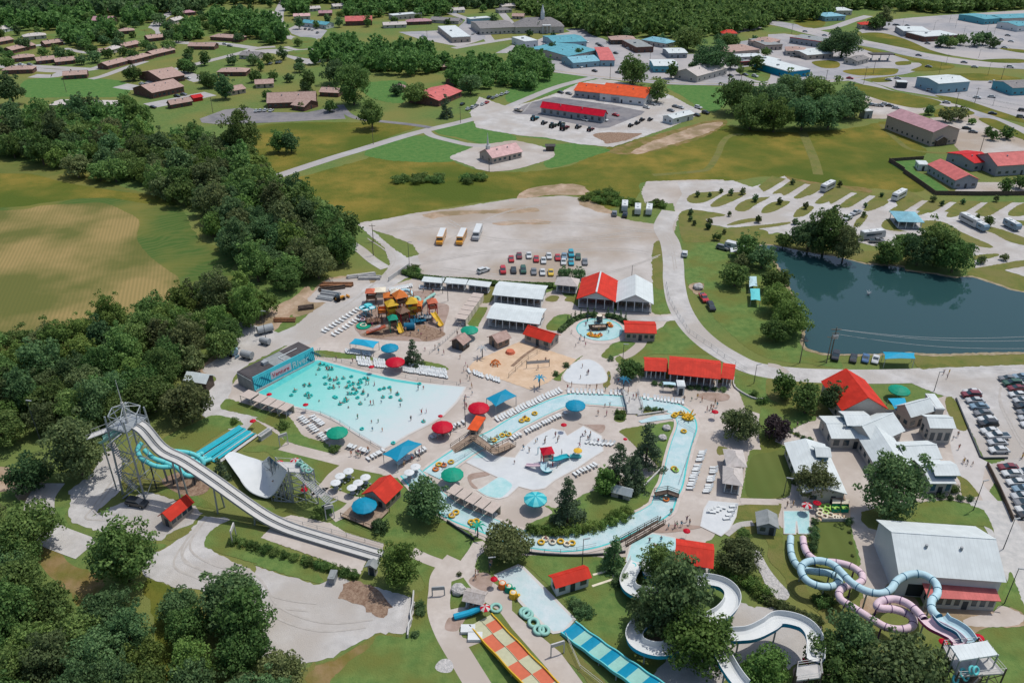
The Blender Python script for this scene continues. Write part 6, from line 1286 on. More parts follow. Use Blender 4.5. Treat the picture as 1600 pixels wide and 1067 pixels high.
# start platforms
def platform(label, cs, h, mat_='concrete', posts=True, rail=True, name='start_platform', leg='wood_dark', brace=True):
    pp = [G(*c, h) for c in cs]; c = sum(pp, Vector()) / len(pp); t = thing(name, label, 'platform', (c.x, c.y, 0)); L = [p - Vector((c.x, c.y, h)) for p in pp]
    b = MB(); n = len(L); b.add([(p.x, p.y, h) for p in L] + [(p.x, p.y, h - .3) for p in L], [tuple(range(n)), tuple(range(2 * n - 1, n - 1, -1))] + [(i, (i + 1) % n, n + (i + 1) % n, n + i) for i in range(n)]); b.build('deck', mat_, t)
    for i in range(n):
        a, b_ = L[i], L[(i + 1) % n]; q = MB(); q.cyl((a.x, a.y, 0), (a.x, a.y, h + (1.1 if rail else 0)), .14, n=6); m_ = (a + b_) / 2; q.build('leg', leg, t)
        q = MB(); q.cyl((m_.x, m_.y, 0), (m_.x, m_.y, h), .12, n=6); q.build('leg', leg, t)
        if brace and h > 3:
            q = MB(); [q.cyl((a.x, a.y, z), (b_.x, b_.y, z + h * .3), .07, n=5) for z in (.3, h * .35, h * .66)]; [q.cyl((b_.x, b_.y, z), (a.x, a.y, z + h * .3), .07, n=5) for z in (.3, h * .35, h * .66)]; q.build('brace', leg, t)
        if rail: q = MB(); [q.cyl((a.x, a.y, h + z), (b_.x, b_.y, h + z), .05, n=5) for z in (.55, 1.1)]; q.build('railing', 'off_white', t)
    return t, c
E7 = lambda x, y: ti('E7', x, y)
platform('tall timber start tower of the tube slides', [E7(330, 470), E7(870, 420), E7(1295, 910), E7(560, 960)], 8.6)
t, c = platform('white metal roof over the tube slide tower', [E7(450, 485), E7(1022, 402), E7(1195, 620), E7(600, 712)], 11.6, 'roof_white', rail=False, name='tower_roof', leg='steel', brace=False)
def stairs(label, a, b_, w, name='staircase', tread='wood', rail='off_white', n=None):
    """a straight flight between two points in space"""
    t = thing(name, label, 'stairs'); d = b_ - a; n = n or max(4, int(abs(d.z) / .2)); f = Vector((d.x, d.y, 0)).normalized(); s = Vector((f.y, -f.x, 0)); q = MB()
    for i in range(n):
        p = a + d * ((i + .5) / n); q.add([p + s * w / 2 - f * .16, p - s * w / 2 - f * .16, p - s * w / 2 + f * .16, p + s * w / 2 + f * .16], [(0, 1, 2, 3)])
    q.build('treads', tread, t)
    for s2 in (-1, 1):
        q = MB(); o = s * s2 * w / 2; q.cyl(a + o, b_ + o, .1, n=5); q.build('stringer', tread, t); q = MB(); q.cyl(a + o + Vector((0, 0, 1)), b_ + o + Vector((0, 0, 1)), .05, n=5); [q.cyl(a + d * k + o, a + d * k + o + Vector((0, 0, 1)), .03, n=4) for k in (0, .25, .5, .75, 1)]; q.build('railing', rail, t)
    return t
stairs('timber stairs climbing to the tube slide tower', G(*E7(540, 1180), 4.5), G(*E7(840, 880), 8.6), 2.6)
def ring(p, label, mat_='aqua', R_=.5, r_=.17, group='swim rings', tilt=None, name='swim_ring'):
    b = UMB.get(('ring', mat_, R_))
    if not b: q = MB(); q.torus((0, 0, 0), R_, r_, 14, 7); b = UMB[('ring', mat_, R_)] = q.mesh('swim_ring', mat_, True)
    o = tag(link(name, b, None, p, random.random() * 3), label, 'swim ring', group)
    if tilt: o.rotation_euler = tilt
    return o
for i, (x, y, z) in enumerate(((530, 1000, 6.6), (640, 900, 7.8), (690, 960, 7.0), (780, 860, 8.6), (845, 870, 8.9))): ring(G(*E7(x, y), z + 1), 'turquoise ring carried up the tower stairs', 'aqua', .6, .2, 'rings on the tower stairs', (R(60), 0, .5))
platform('low start platform of the white flumes', [ti('D3', 180, 960), ti('D3', 320, 940), ti('D3', 330, 1030), ti('D3', 170, 1050)], 5.8, brace=False)
# big white speed slide on its line
LA, LB = G(222, 760), G(592, 871); seq = px('C0 840,486 880,512 920,556 960,606 1000,645 1045,672 1125,708 1230,775 1350,858 1450,930 1581,1022 D1 100,66 220,118 400,180 600,240 770,288')
SPD = [on_plane(x, y, LA, LB) for x, y in seq]; SPD = [Vector((p.x, p.y, max(p.z, .45))) for p in SPD]; SPD = smooth_pts(SPD, False, 5)
t = thing('speed_slide', 'tall white twin lane speed slide dropping from the tower', 'water slide')
for k in (-1, 1):
    b = MB(); o = k * .86; b.sweep(SPD, [(o - .72, .4), (o - .64, .4), (o - .55, .05), (o + .55, .05), (o + .64, .4), (o + .72, .4), (o + .66, -.25), (o - .66, -.25)], closed=True, mis=[0] * 5 + [1, 1, 1]); b.build('lane', ['off_white', 'grey'], t)
acc = 0
for a, b_ in zip(SPD, SPD[1:]):
    acc += (b_ - a).length
    if acc > 10.5 and b_.z > 1.5:
        acc = 0; d = (b_ - a); f = Vector((d.y, -d.x, 0)).normalized(); q = MB(); [q.cyl((b_.x + f.x * s, b_.y + f.y * s, 0), (b_.x + f.x * s * .6, b_.y + f.y * s * .6, b_.z - .3), .2, n=8) for s in (-1.1, 1.1)]; q.cyl((b_.x - f.x * 1.3, b_.y - f.y * 1.3, b_.z - .4), (b_.x + f.x * 1.3, b_.y + f.y * 1.3, b_.z - .4), .16, n=6); q.build('support', 'steel', t)
# tower
c = SPD[0]; dv = (SPD[0] - SPD[8]); dv.z = 0; dv.normalize(); tc = Vector((c.x, c.y, 0)) + dv * 2.4; HT = c.z; rz = math.atan2(dv.y, dv.x)
print('SPEED', [round(p.z, 1) for p in SPD[::5]], tuple(tc), [proj(tc)])
t = thing('slide_tower', 'tall grey steel slide tower with open top frame and mast', 'tower', tc, rz)
q = MB(); q.box(-2.6, 2.6, -3, 3, HT - .35, HT - .1); q.build('deck', 'steel', t)
for x in (-2.5, 2.5):
    for y in (-2.9, 2.9): q = MB(); q.cyl((x * 1.25, y * 1.2, 0), (x, y, HT + 2.6), .24, .18, n=8); q.build('leg', 'steel', t)
for z in range(0, int(HT) - 4, 6):
    for x in (-2.7, 2.7): q = MB(); q.cyl((x, -3, z), (x, 3, z + 6), .07, n=5); q.cyl((x, 3, z), (x, -3, z + 6), .07, n=5); q.cyl((x, -3, z + 6), (x, 3, z + 6), .09, n=5); q.build('brace', 'steel', t)
    for y in (-3, 3): q = MB(); q.cyl((-2.6, y, z), (2.6, y, z + 6), .07, n=5); q.cyl((2.6, y, z), (-2.6, y, z + 6), .07, n=5); q.cyl((-2.6, y, z + 6), (2.6, y, z + 6), .09, n=5); q.build('brace', 'steel', t)
q = MB(); hx = [Vector((3.3 * math.cos(i * 1.047), 3.3 * math.sin(i * 1.047), HT + 2.8)) for i in range(6)]
for i in range(6): q.cyl(hx[i], hx[(i + 1) % 6], .11, n=6); q.cyl(hx[i], (0, 0, HT + 4.0), .09, n=6); q.cyl((hx[i].x * .8, hx[i].y * .8, HT), hx[i], .1, n=5)
q.build('top_frame', 'steel', t)
q = MB(); q.cyl((0, 0, HT), (0, 0, HT + 5), .3, n=8); q.cyl((0, 0, HT + 5), (0, 0, HT + 10.5), .12, .05, n=6); q.build('mast', 'off_white', t)
for i in range(5):
    z0, z1 = i * HT / 5, (i + 1) * HT / 5; s = 1 if i % 2 else -1; q = MB()
    for k in range(12): zz = z0 + (z1 - z0) * k / 12; xx = s * (-2 + 4 * k / 12); q.box(xx - .17, xx + .17, 3.4, 4.8, zz, zz + .06)
    q.cyl((-2 * s, 3.4, z0 + 1), (2 * s, 3.4, z1 + 1), .05, n=5); q.cyl((-2 * s, 4.8, z0 + 1), (2 * s, 4.8, z1 + 1), .05, n=5); q.build('stair_flight', 'grey', t)
for a in (('C0', (742, 490), (552, 560), HT, HT - 3.2, 'pale walkway stairs reaching left from the slide tower'),):
    stairs(a[5], G(*ti(a[0], *a[1]), a[3]), G(*ti(a[0], *a[2]), a[4]), 2.2, 'walkway', 'off_white')
flume([G(*ti('C0', 750, 530), HT - 2), G(*ti('C0', 690, 560), HT - 3.2), G(*ti('C0', 630, 590), HT - 4.4)], 2.2, .6, 'mint', 'mint', 'short pale green chute under the tower walkway', 'chute', 4)
tube_slide('E3 300,520,10 255,600,9.2 290,690,8.2 365,740,7.3 450,780,6.5 560,795,5.6 680,780,4.8 780,745,3.9 860,705,2.9 930,665,1.8 985,640,.9', .52, 'aqua', 'teal', 'turquoise tube slide curling low around the tower foot', every=6)
tube_slide('E3 420,540,9.6 560,600,8.4 700,618,7.4 820,632,6.4 920,665,5.4 990,720,4.6 995,770,3.7 935,790,3 890,760,2.2 950,715,1.5 1030,690,.9', .52, 'aqua', 'teal', 'turquoise tube slide bending toward the flat lanes', every=6)
tube_slide('E3 330,600,8.6 430,690,7.4 560,740,6.2 700,800,4.8 770,865,3.6 840,895,3.0 915,870,2.6 925,825,2.3 870,800,2.0 900,770,1.7 1000,735,1.3 1090,705,.9', .52, 'aqua', 'teal', 'turquoise tube slide with a small loop near the pine', every=6)
for i, (a, b_) in enumerate((((950, 655), (1440, 345)), ((1040, 690), (1505, 378)), ((1110, 730), (1565, 408)))):
    A, B_ = G(*ti('E3', *a), .3), G(*ti('E3', *b_), .3); flume([A.lerp(B_, k / 8) for k in range(9)], 1.7, .35, 'teal', 'teal', f'{("upper", "middle", "lower")[i]} straight turquoise run-out lane', 'runout_lane', 99)
    f = (B_ - A).normalized(); s = Vector((f.y, -f.x, 0)); q = MB(); q.add([A + s * 1.0 + Vector((0, 0, .05)), A + s * 1.9 + Vector((0, 0, .05)), B_ + s * 1.9 + Vector((0, 0, .05)), B_ + s * 1.0 + Vector((0, 0, .05))], [(0, 3, 2, 1)]); o = q.build('lane_walkway', 'concrete'); o['kind'] = 'structure'
# white half pipe ramp
e4 = lambda x, y, h: G(*ti('E4', x, y), h)
fr = [e4(*p) for p in ((372, 482, 1.9), (440, 575, 1.5), (520, 640, 1.1), (620, 682, .8), (710, 698, .8), (790, 645, 2.2), (850, 560, 4.3), (900, 465, 6.4), (950, 368, 8.6))]
ax = e4(720, 178, 8.6) - fr[-1]; ax.z = 0; al = ax.length; left_back = e4(180, 165, 1.9) - fr[0]; left_back.z = 0
bk = smooth_pts([e4(*p) for p in ((165, 190, 1.9), (190, 160, 1.5), (270, 122, 1.1), (450, 180, .8), (560, 212, .8), (640, 238, 1.2), (685, 212, 3.6), (705, 192, 6.2), (722, 178, 8.6))], False, 4); fr = smooth_pts(fr, False, 4); n = len(fr); t = thing('ramp_slide', 'wide white half pipe ramp slide', 'water slide')
rows = 9; vs = []
for j in range(rows):
    for i in range(n): vs.append(fr[i].lerp(bk[i], j / (rows - 1)))
b = MB(); b.add(vs, [(j * n + i, j * n + i + 1, (j + 1) * n + i + 1, (j + 1) * n + i) for j in range(rows - 1) for i in range(n - 1)]); b.add([v - Vector((0, 0, .3)) for v in vs], [(j * n + i, (j + 1) * n + i, (j + 1) * n + i + 1, j * n + i + 1) for j in range(rows - 1) for i in range(n - 1)], 1)
b.build('ramp_surface', ['white', 'deep_blue'], t, True)
q = MB(); [q.cyl(fr[i] + Vector((0, 0, .05)), fr[i + 1] + Vector((0, 0, .05)), .16, n=5) for i in range(n - 1)]; q.build('rim', 'white', t)
for j in range(0, rows, 2):
    q = MB()
    for i in list(range(n // 2 + 2, n, 3)) + [n - 1]:
        p = vs[j * n + i]; q.cyl((p.x, p.y, 0), (p.x, p.y, p.z - .3), .13, n=5)
    p, p0 = vs[j * n + n - 1], vs[j * n + n // 2 + 3]; q.cyl((p.x, p.y, .2), (p0.x, p0.y, p0.z), .1, n=5); q.cyl((p.x, p.y, 4), (p0.x, p0.y, .2), .1, n=5); q.cyl((p.x, p.y, .15), (p0.x, p0.y, .15), .15, n=5); q.cyl((p.x, p.y, 7), (p0.x, p0.y, .4), .1, n=5); q.build('scaffold', 'steel', t)
rt = fr[-1]; tw = [rt + Vector((0, 0, .1)), rt + ax.normalized() * 0]
dvr = (fr[-1] - fr[-6]); dvr.z = 0; dvr.normalize(); axn = ax.normalized()
c0 = Vector((rt.x, rt.y, 0)) + dvr * .3; cs_w = [c0, c0 + dvr * 5.5, c0 + dvr * 5.5 + axn * 5, c0 + axn * 5]
t = thing('start_platform', 'start deck on scaffold at the top of the white ramp', 'platform'); q = MB(); q.add([p + Vector((0, 0, 8.5)) for p in cs_w] + [p + Vector((0, 0, 8.2)) for p in cs_w], [(0, 1, 2, 3), (7, 6, 5, 4), (0, 1, 5, 4), (1, 2, 6, 5), (2, 3, 7, 6), (3, 0, 4, 7)]); q.build('deck', 'off_white', t)
for i in range(4):
    a, b_ = cs_w[i], cs_w[(i + 1) % 4]; q = MB(); q.cyl(a, a + Vector((0, 0, 9.6)), .15, n=6); q.cyl((a + b_) / 2, (a + b_) / 2 + Vector((0, 0, 8.4)), .12, n=6); q.build('leg', 'steel', t)
    q = MB(); [q.cyl(a + Vector((0, 0, z)), b_ + Vector((0, 0, z + 2)), .08, n=5) for z in (0, 2, 4, 6)]; [q.cyl(b_ + Vector((0, 0, z)), a + Vector((0, 0, z + 2)), .08, n=5) for z in (0, 2, 4, 6)]; q.build('brace', 'steel', t); q = MB(); q.cyl(a + Vector((0, 0, 9.5)), b_ + Vector((0, 0, 9.5)), .05, n=5); q.build('railing', 'off_white', t)
m1 = c0 + dvr * 5.5 - axn * 5; stairs('grey stairs zigzagging down from the white ramp deck', m1 + Vector((0, 0, 3.8)), c0 + dvr * 2 + Vector((0, 0, 8.4)), 1.8, tread='grey'); stairs('lower flight of the white ramp stairs', m1 + axn * 5 + dvr * 1.5, m1 + dvr * .9 + Vector((0, 0, 3.8)), 1.8, tread='grey')
for i in range(5): ring(cs_w[1] + axn * (i * .9 + .4) - dvr * (.8 + .5 * (i % 2)) + Vector((0, 0, 9.0)), 'mint ring waiting on the white ramp deck', 'mint', .65, .22, 'mint rings on the ramp deck', (R(70) * (i % 2), 0, i))
# chequered slides
def chequer(A, B_, w, seg, cols, edge, label, humps=4, rise=4.0, name='racing_slide', lanes=2, start=0, flat=0):
    t = thing(name, label, 'water slide'); d = B_ - A; L_ = d.length; f = d.normalized(); s = Vector((f.y, -f.x, 0)); N = int(L_ / .5)
    hz = lambda q: .35 + max(0, (q - flat) / (1 - flat)) ** 1.15 * rise + (.11 * math.sin(q * humps * 6.28) if q > flat else 0)
    for ln in range(lanes):
        b = MB()
        for i in range(N):
            q0, q1 = i / N, (i + 1) / N; a0 = -w / 2 + w * ln / lanes + .05; a1 = a0 + w / lanes - .1
            k = int(q0 * L_ / seg); ci = 2 if q0 < start else (k + ln * cols[3]) % 2
            p0, p1 = A + d * q0, A + d * q1; b.add([p0 + s * a0 + Vector((0, 0, hz(q0))), p0 + s * a1 + Vector((0, 0, hz(q0))), p1 + s * a1 + Vector((0, 0, hz(q1))), p1 + s * a0 + Vector((0, 0, hz(q1)))], [(0, 1, 2, 3)], ci)
        b.build('lane', [cols[0], cols[1], cols[2]], t)
    for k in range(lanes + 1):
        o = -w / 2 + w * k / lanes; b = MB(); ww = .10 if k in (0, lanes) else .03; hh = .35 if k in (0, lanes) else .12
        b.sweep([A + d * (i / N) + Vector((0, 0, hz(i / N))) for i in range(N + 1)], [(o - ww, -.35), (o - ww, hh), (o + ww, hh), (o + ww, -.35)], closed=True); b.build('side_wall', edge if k in (0, lanes) else cols[2], t)
    for i in range(2, N, 8):
        q0 = i / N
        if hz(q0) > 1.0:
            q = MB(); p = A + d * q0; [q.cyl(p + s * o, p + s * o + Vector((0, 0, hz(q0) - .3)), .12, n=6) for o in (-w / 2 + .3, w / 2 - .3)]; q.build('support', 'steel', t)
def gz(T_, x, y, h): p = G(*ti(T_, x, y), h); p.z = 0; return p
chequer(gz('D2', 348, 722, .4), gz('D2', 960, 1165, 3.3), 3.7, 2.15, ('blue', 'mint', 'blue', 0), 'aqua', 'blue and mint striped racing slide at the lower edge', 5, 3.2, flat=.04, lanes=1)
chequer(gz('D1', 1387, 676, .4), gz('D2', 255, 1160, 2.6), 4.8, 3.9, ('coral', 'pale_yellow', 'pale_yellow', 1), 'yellow', 'orange and cream chequered racing slide', 3, 2.6, start=.06, flat=.05)
# ================================================================== VEHICLES
def profile_body(b, prof, w, mi=0, taper=1.0, bev=.0):
    """side outline (x, z) given thickness w across y"""
    n = len(prof); vs = [(x, -w / 2 * (taper if z > 1.0 else 1), z) for x, z in prof] + [(x, w / 2 * (taper if z > 1.0 else 1), z) for x, z in prof]
    b.add(vs, [tuple(range(n)), tuple(range(2 * n - 1, n - 1, -1))] + [(i, n + i, n + (i + 1) % n, (i + 1) % n) for i in range(n)], mi)
CARD = {}
def car_meshes(kind):
    if kind in CARD: return CARD[kind]
    b = MB(); g_ = MB()
    if kind == 'car':
        profile_body(b, [(-2.25, .35), (-2.3, .75), (-2.1, .92), (-1.35, .98), (1.0, .98), (2.05, .82), (2.3, .62), (2.25, .32)], 1.76); profile_body(g_, [(-1.75, .97), (-1.15, 1.38), (.25, 1.40), (1.1, .97)], 1.5, taper=.86); profile_body(b, [(-1.1, 1.385), (-1.05, 1.43), (.2, 1.45), (.28, 1.39)], 1.34, taper=.97); L_ = 2.3
    elif kind == 'suv':
        profile_body(b, [(-2.35, .4), (-2.4, .95), (-2.3, 1.12), (1.0, 1.12), (2.2, 1.0), (2.4, .7), (2.35, .38)], 1.9); profile_body(g_, [(-2.25, 1.11), (-2.0, 1.66), (.35, 1.68), (1.15, 1.11)], 1.66, taper=.9); profile_body(b, [(-1.98, 1.67), (-1.95, 1.74), (.3, 1.76), (.4, 1.68)], 1.52, taper=.97); L_ = 2.4
    elif kind == 'pickup':
        profile_body(b, [(-2.8, .5), (-2.8, 1.12), (-2.7, 1.14), (1.3, 1.14), (2.6, 1.02), (2.75, .7), (2.7, .45)], 1.95); profile_body(g_, [(-.7, 1.12), (-.6, 1.72), (.6, 1.74), (1.35, 1.12)], 1.7, taper=.9); profile_body(b, [(-.62, 1.73), (-.6, 1.8), (.55, 1.82), (.66, 1.74)], 1.56, taper=.97); g_.box(-2.65, -.85, -.78, .78, 1.0, 1.16); L_ = 2.8
    elif kind == 'bus':
        profile_body(b, [(-5.2, .55), (-5.25, 2.5), (-5.1, 2.85), (3.6, 2.9), (3.75, 2.7), (3.85, 1.6), (5.1, 1.45), (5.25, .8), (5.2, .5)], 2.4); g_.box(-4.9, 3.5, -1.22, 1.22, 1.75, 2.35); g_.box(3.2, 3.83, -1.0, 1.0, 1.65, 2.55); L_ = 5.2
    elif kind == 'rv':
        profile_body(b, [(-4.6, .55), (-4.65, 3.1), (-4.5, 3.25), (4.2, 3.25), (4.65, 2.6), (4.8, 1.2), (4.7, .5)], 2.5); g_.box(3.9, 4.72, -1.05, 1.05, 1.7, 2.6); g_.box(-3.5, 3.0, -1.27, 1.27, 1.7, 2.4); L_ = 4.6
    elif kind == 'trailer':
        profile_body(b, [(-3.6, .6), (-3.65, 2.7), (-3.4, 2.9), (3.2, 2.9), (3.65, 2.3), (3.6, .9), (3.3, .6)], 2.4); g_.box(-2.6, -1.2, -1.22, 1.22, 1.6, 2.2); g_.box(.4, 2.0, -1.22, 1.22, 1.6, 2.2); L_ = 3.6
    w = MB(); wr = .33 if kind in ('car',) else .42; w.cyl((0, -.12, 0), (0, .12, 0), wr, n=12); w.cyl((0, -.125, 0), (0, .125, 0), wr * .55, n=8, mi=1)
    top = None
    if kind in ('bus', 'rv', 'trailer'):
        top = MB(); z = {'bus': 2.9, 'rv': 3.25, 'trailer': 2.9}[kind]; top.box(-L_ + .15, (3.5 if kind == 'bus' else L_ - .7), -1.1, 1.1, z - .02, z + .08)
        if kind != 'bus': top.box(-1.8, -.8, -.4, .4, z + .05, z + .35); top.box(1.2, 1.9, -.3, .3, z + .05, z + .3)
        top = top.mesh('roof', 'white')
    one = MB(); one.v = list(b.v); one.f = list(b.f); one.m = list(b.m); one.add(g_.v, g_.f, 1)
    for sx in (-.62, .62):
        for sy in (-1, 1): one.cyl((sx * L_, sy * .78, wr), (sx * L_, sy * .95, wr), wr, n=8, mi=2)
    lm = MB(); lm.box(L_ - .12, L_ + .03, -.8, -.45, .62, .76); lm.box(L_ - .12, L_ + .03, .45, .8, .62, .76)
    CARD[kind] = (b.mesh('body', 'white'), g_.mesh('window_glass', 'glass'), w.mesh('wheel', ['tyre', 'steel']), L_, wr, one.mesh(kind, ['white', 'glass', 'tyre']), top); return CARD[kind]
PAINT = dict(white=(.50, .52, .52), black=(.02, .022, .025), grey=(.16, .17, .18), silver=(.38, .40, .41), red=(.40, .02, .025), maroon=(.16, .025, .035), blue=(.05, .12, .24), teal=(.02, .28, .36), green=(.03, .09, .06), yellow=(.58, .40, .04), orange=(.60, .27, .03), steel_blue=(.16, .25, .32), tan=(.36, .30, .23))
for k, v in PAINT.items(): mat('paint_' + k, v, rough=.28, spec=.6)
def vehicle(p, rz, kind, col, label, group=None, detail=True, name=None):
    bm_, gm, wm, L_, wr, one, top = car_meshes(kind); nm = name or {'car': 'parked_car', 'suv': 'parked_car', 'pickup': 'pickup_truck', 'bus': 'school_bus', 'rv': 'motorhome', 'trailer': 'camper_trailer'}[kind]; cat = {'car': 'car', 'suv': 'car', 'pickup': 'pickup', 'bus': 'bus', 'rv': 'motorhome', 'trailer': 'trailer'}[kind]
    def paint(o): o.material_slots[0].link = 'OBJECT'; o.material_slots[0].material = M('paint_' + col)
    z = p.z + .12
    if not detail: o = link(nm, one, None, (p.x, p.y, z), rz); paint(o); return tag(o, label, cat, group)
    t = thing(nm, label, cat, (p.x, p.y, z), rz, group); o = link('body', bm_, t); paint(o); link('window_glass', gm, t)
    if top: link('roof', top, t)
    for sx in (-.62, .62):
        for sy in (-.84, .84): link('wheel', wm, t, (sx * L_, sy * (1.25 if top else 1), wr))
    return t
def vehicles(T_, s_, head, group, place, detail=True):
    """'x,y,colour[,kind[,hx,hy]]' tokens"""
    for w_ in s_.split():
        a = w_.split(','); x, y = ti(T_, float(a[0]), float(a[1])); kind = a[3] if len(a) > 3 and a[3] else 'car'; h = (float(a[4]), float(a[5])) if len(a) > 5 else head
        p = G(x, y); q = G(x + h[0], y + h[1]); vehicle(p, math.atan2(q.y - p.y, q.x - p.x) + random.uniform(-.04, .04), kind, a[2], f'{a[2].replace("_", " ")} {dict(car="sedan", suv="estate car", pickup="pickup", bus="bus", rv="motorhome", trailer="camper trailer")[kind]} {place}', group, detail)
vehicles('C3', '1258,300,white 1250,318,maroon,suv 1275,352,silver 1300,388,steel_blue 1325,430,grey 1352,468,white 1352,497,black,suv 1368,540,white 1412,572,white,pickup 1412,612,silver 1422,658,white', (-9, 0), 'cars of the first guest row', 'in the first guest row', True)
vehicles('C3', '1476,216,grey 1503,246,green,suv 1532,276,maroon 1540,316,white 1566,352,silver 1572,388,black 1590,425,grey 1600,460,silver 1615,500,white 1560,205,steel_blue 1590,240,white', (-9, 0), 'cars of the second guest row', 'in the second guest row', True)
vehicles('C3', '1480,765,maroon 1505,805,white 1532,858,white 1562,945,silver 1580,985,grey 1590,1025,white 1570,900,steel_blue 1600,1060,black 1590,790,silver 1610,835,grey', (-9, 0), 'cars of the lower guest row', 'in the lower guest row', True)
vehicles('B2', '45,522,maroon 105,520,white 150,542,red 195,552,white 228,524,white 282,533,red 322,525,steel_blue 365,512,teal,suv 408,528,green 318,560,white 365,562,teal 450,560,grey 10,612,black 70,612,green,suv 135,620,grey 188,624,white 240,626,yellow -4,542,red -55,614,red,suv', (1, 8), 'cars in the gravel lot', 'in the gravel lot rows')
vehicles('B1', '1405,615,white,suv,8,-3', (8, 1), None, 'alone at the left end of the gravel lot')
vehicles('B1', '1145,420,orange,bus 1270,420,orange,bus 1368,392,silver,bus', (-3, 8), 'buses in the gravel lot', 'with white roof in the gravel lot')
vehicles('C0', '850,985,black,suv,9,2', (9, 2), None, 'on the slide tower lot')
vehicles('C3', '415,78,black,suv 525,90,black 600,90,blue 662,96,white', (-2, 8), 'cars by the pond', 'parked nose to the pond')
vehicles('B2', '632,262,grey,suv,1,-8 695,228,white,trailer,1,-8 697,270,black,suv,1,-8 775,248,white,trailer,1,-8 845,250,white,trailer,1,-8', (1, 8), 'campers beside the bushes', 'beside the bushes of the gravel lot')
vehicles('B2', '1065,512,white,suv,0,-8 1183,785,red,pickup,4,7 1228,840,black,suv,4,7', (0, 8), None, 'on the curving road verge')
vehicles('B3', '365,108,silver,rv,-8,4 805,162,white,rv,-8,5 540,258,silver,pickup,-8,3 490,292,white,suv,-6,3 1240,320,silver,rv,8,4 1300,350,steel_blue,trailer,8,4 1500,345,steel_blue,trailer,8,4 640,408,silver,rv,9,-1 670,432,grey,pickup,8,0', (8, 2), 'campers on the camp ground', 'on a camp ground pad')
vehicles('B2', '1300,475,grey,suv 1375,480,white,trailer', (8, 2), None, 'on the west camp lawn', False)
vehicles('A3', '505,490,red 930,348,grey 1210,392,grey 1275,420,silver 1495,420,white,suv 1390,515,white,pickup 1420,525,white 1380,605,silver 1385,708,black 785,160,grey 800,162,black 860,165,grey 985,275,grey 1050,292,black 1440,250,white 1480,225,grey 1500,262,white 1460,300,silver 640,655,steel_blue 665,658,white 690,660,grey 720,650,white 750,660,black 790,675,silver 1225,800,black 1265,822,grey 1000,565,white,suv 1190,560,grey 745,500,white 800,490,silver 180,358,black 155,355,grey 15,325,white 990,418,grey 230,200,white 350,225,silver 1100,640,silver 1570,690,black,suv 1560,730,grey,suv 1290,610,white', (9, 1), 'cars of the far town', 'on the far lots by the highway', False)
vehicles('A2', '995,470,black 1350,475,black 1440,468,grey 1500,478,white,suv 530,278,grey 545,288,black 560,300,grey 640,335,black 420,420,white 510,445,black 655,455,grey 200,285,white 700,290,grey 720,305,white 1010,665,grey 1040,672,silver 1150,672,white,suv 1140,718,black 1195,705,black,suv 830,670,white 870,650,silver 980,690,grey 40,690,tan,pickup 570,748,white 640,718,red 450,748,white 350,585,grey 300,578,black 460,265,white', (8, 2), 'cars of the main street', 'near the main street shops', False)
vehicles('A1', '1275,650,black 1310,680,silver 1340,672,silver,suv 1360,660,grey 1400,650,white 1490,600,white 1520,590,silver 1550,580,white 1425,640,red 1440,608,black 1465,612,grey 130,395,black 150,392,grey 90,398,white 305,185,black 330,188,grey 350,190,white 380,208,grey 1340,215,white 1370,210,grey 1040,235,grey 1030,228,silver 1130,188,grey 60,688,white 95,690,white 30,690,silver 5,692,white', (6, -4), 'cars of the inner town', 'outside the inner town buildings', False)
vehicles('A0', '880,525,white 905,530,black 935,530,grey 1095,600,black 1135,590,grey 945,670,black 1160,490,white 60,400,silver 130,405,white 185,405,grey 1420,290,grey 1390,278,white', (8, 1), 'cars of the ranch house streets', 'outside the ranch houses', False)
# farm machines on the dealer yard, work machines on the works yard
def machine(T_, x, y, h, col, label, cat='tractor', sc=1.0):
    X, Y = ti(T_, x, y); p = G(X, Y); q = G(X + h[0], Y + h[1]); t = thing(cat.replace(' ', '_'), label, cat, p, math.atan2(q.y - p.y, q.x - p.x)); t.scale = (sc,) * 3
    b = MB(); profile_body(b, [(-1.2, .7), (-1.2, 1.3), (.2, 1.3), (1.8, 1.2), (1.9, .6)], .9); b.build('body', 'paint_' + col, t); b = MB(); profile_body(b, [(-1.0, 1.3), (-.9, 2.3), (.0, 2.3), (.15, 1.3)], 1.1); b.build('cab', 'glass', t)
    for sx, r in ((-.8, .8), (1.3, .5)):
        for sy in (-.75, .75): b = MB(); b.cyl((sx, sy - .18, r), (sx, sy + .18, r), r, n=12); b.build('wheel', 'tyre', t)
    b = MB(); b.cyl((1.9, 0, .9), (3.2, 0, .6), .12, n=5); b.box(3.1, 3.5, -.8, .8, .2, .9); b.build('front_loader', 'paint_' + col, t)
for i, a in enumerate(((135, 745, 'teal', 1.3), (250, 790, 'green', 1.3), (300, 778, 'green', 1.1), (318, 805, 'maroon', 1.4), (480, 812, 'maroon', 1.1), (405, 795, 'grey', 1), (195, 770, 'grey', 1), (730, 785, 'black', .9), (770, 770, 'black', .9), (800, 750, 'black', .9), (850, 748, 'grey', .9))):
    machine('A2', a[0], a[1], (6, -3), a[2], f'{("teal", "bright green", "small green", "large maroon", "small maroon", "light grey", "compact grey", "first black", "second black", "third black", "last grey")[i]} tractor on the dealer gravel', 'tractor', a[3])
machine('B1', 515, 790, (8, -3), 'orange', 'rusty orange loader on the works yard track', 'loader', 1.0); machine('C0', 1420, 60, (8, 3), 'steel_blue', 'blue grey machine beside the works drums', 'loader', .9)
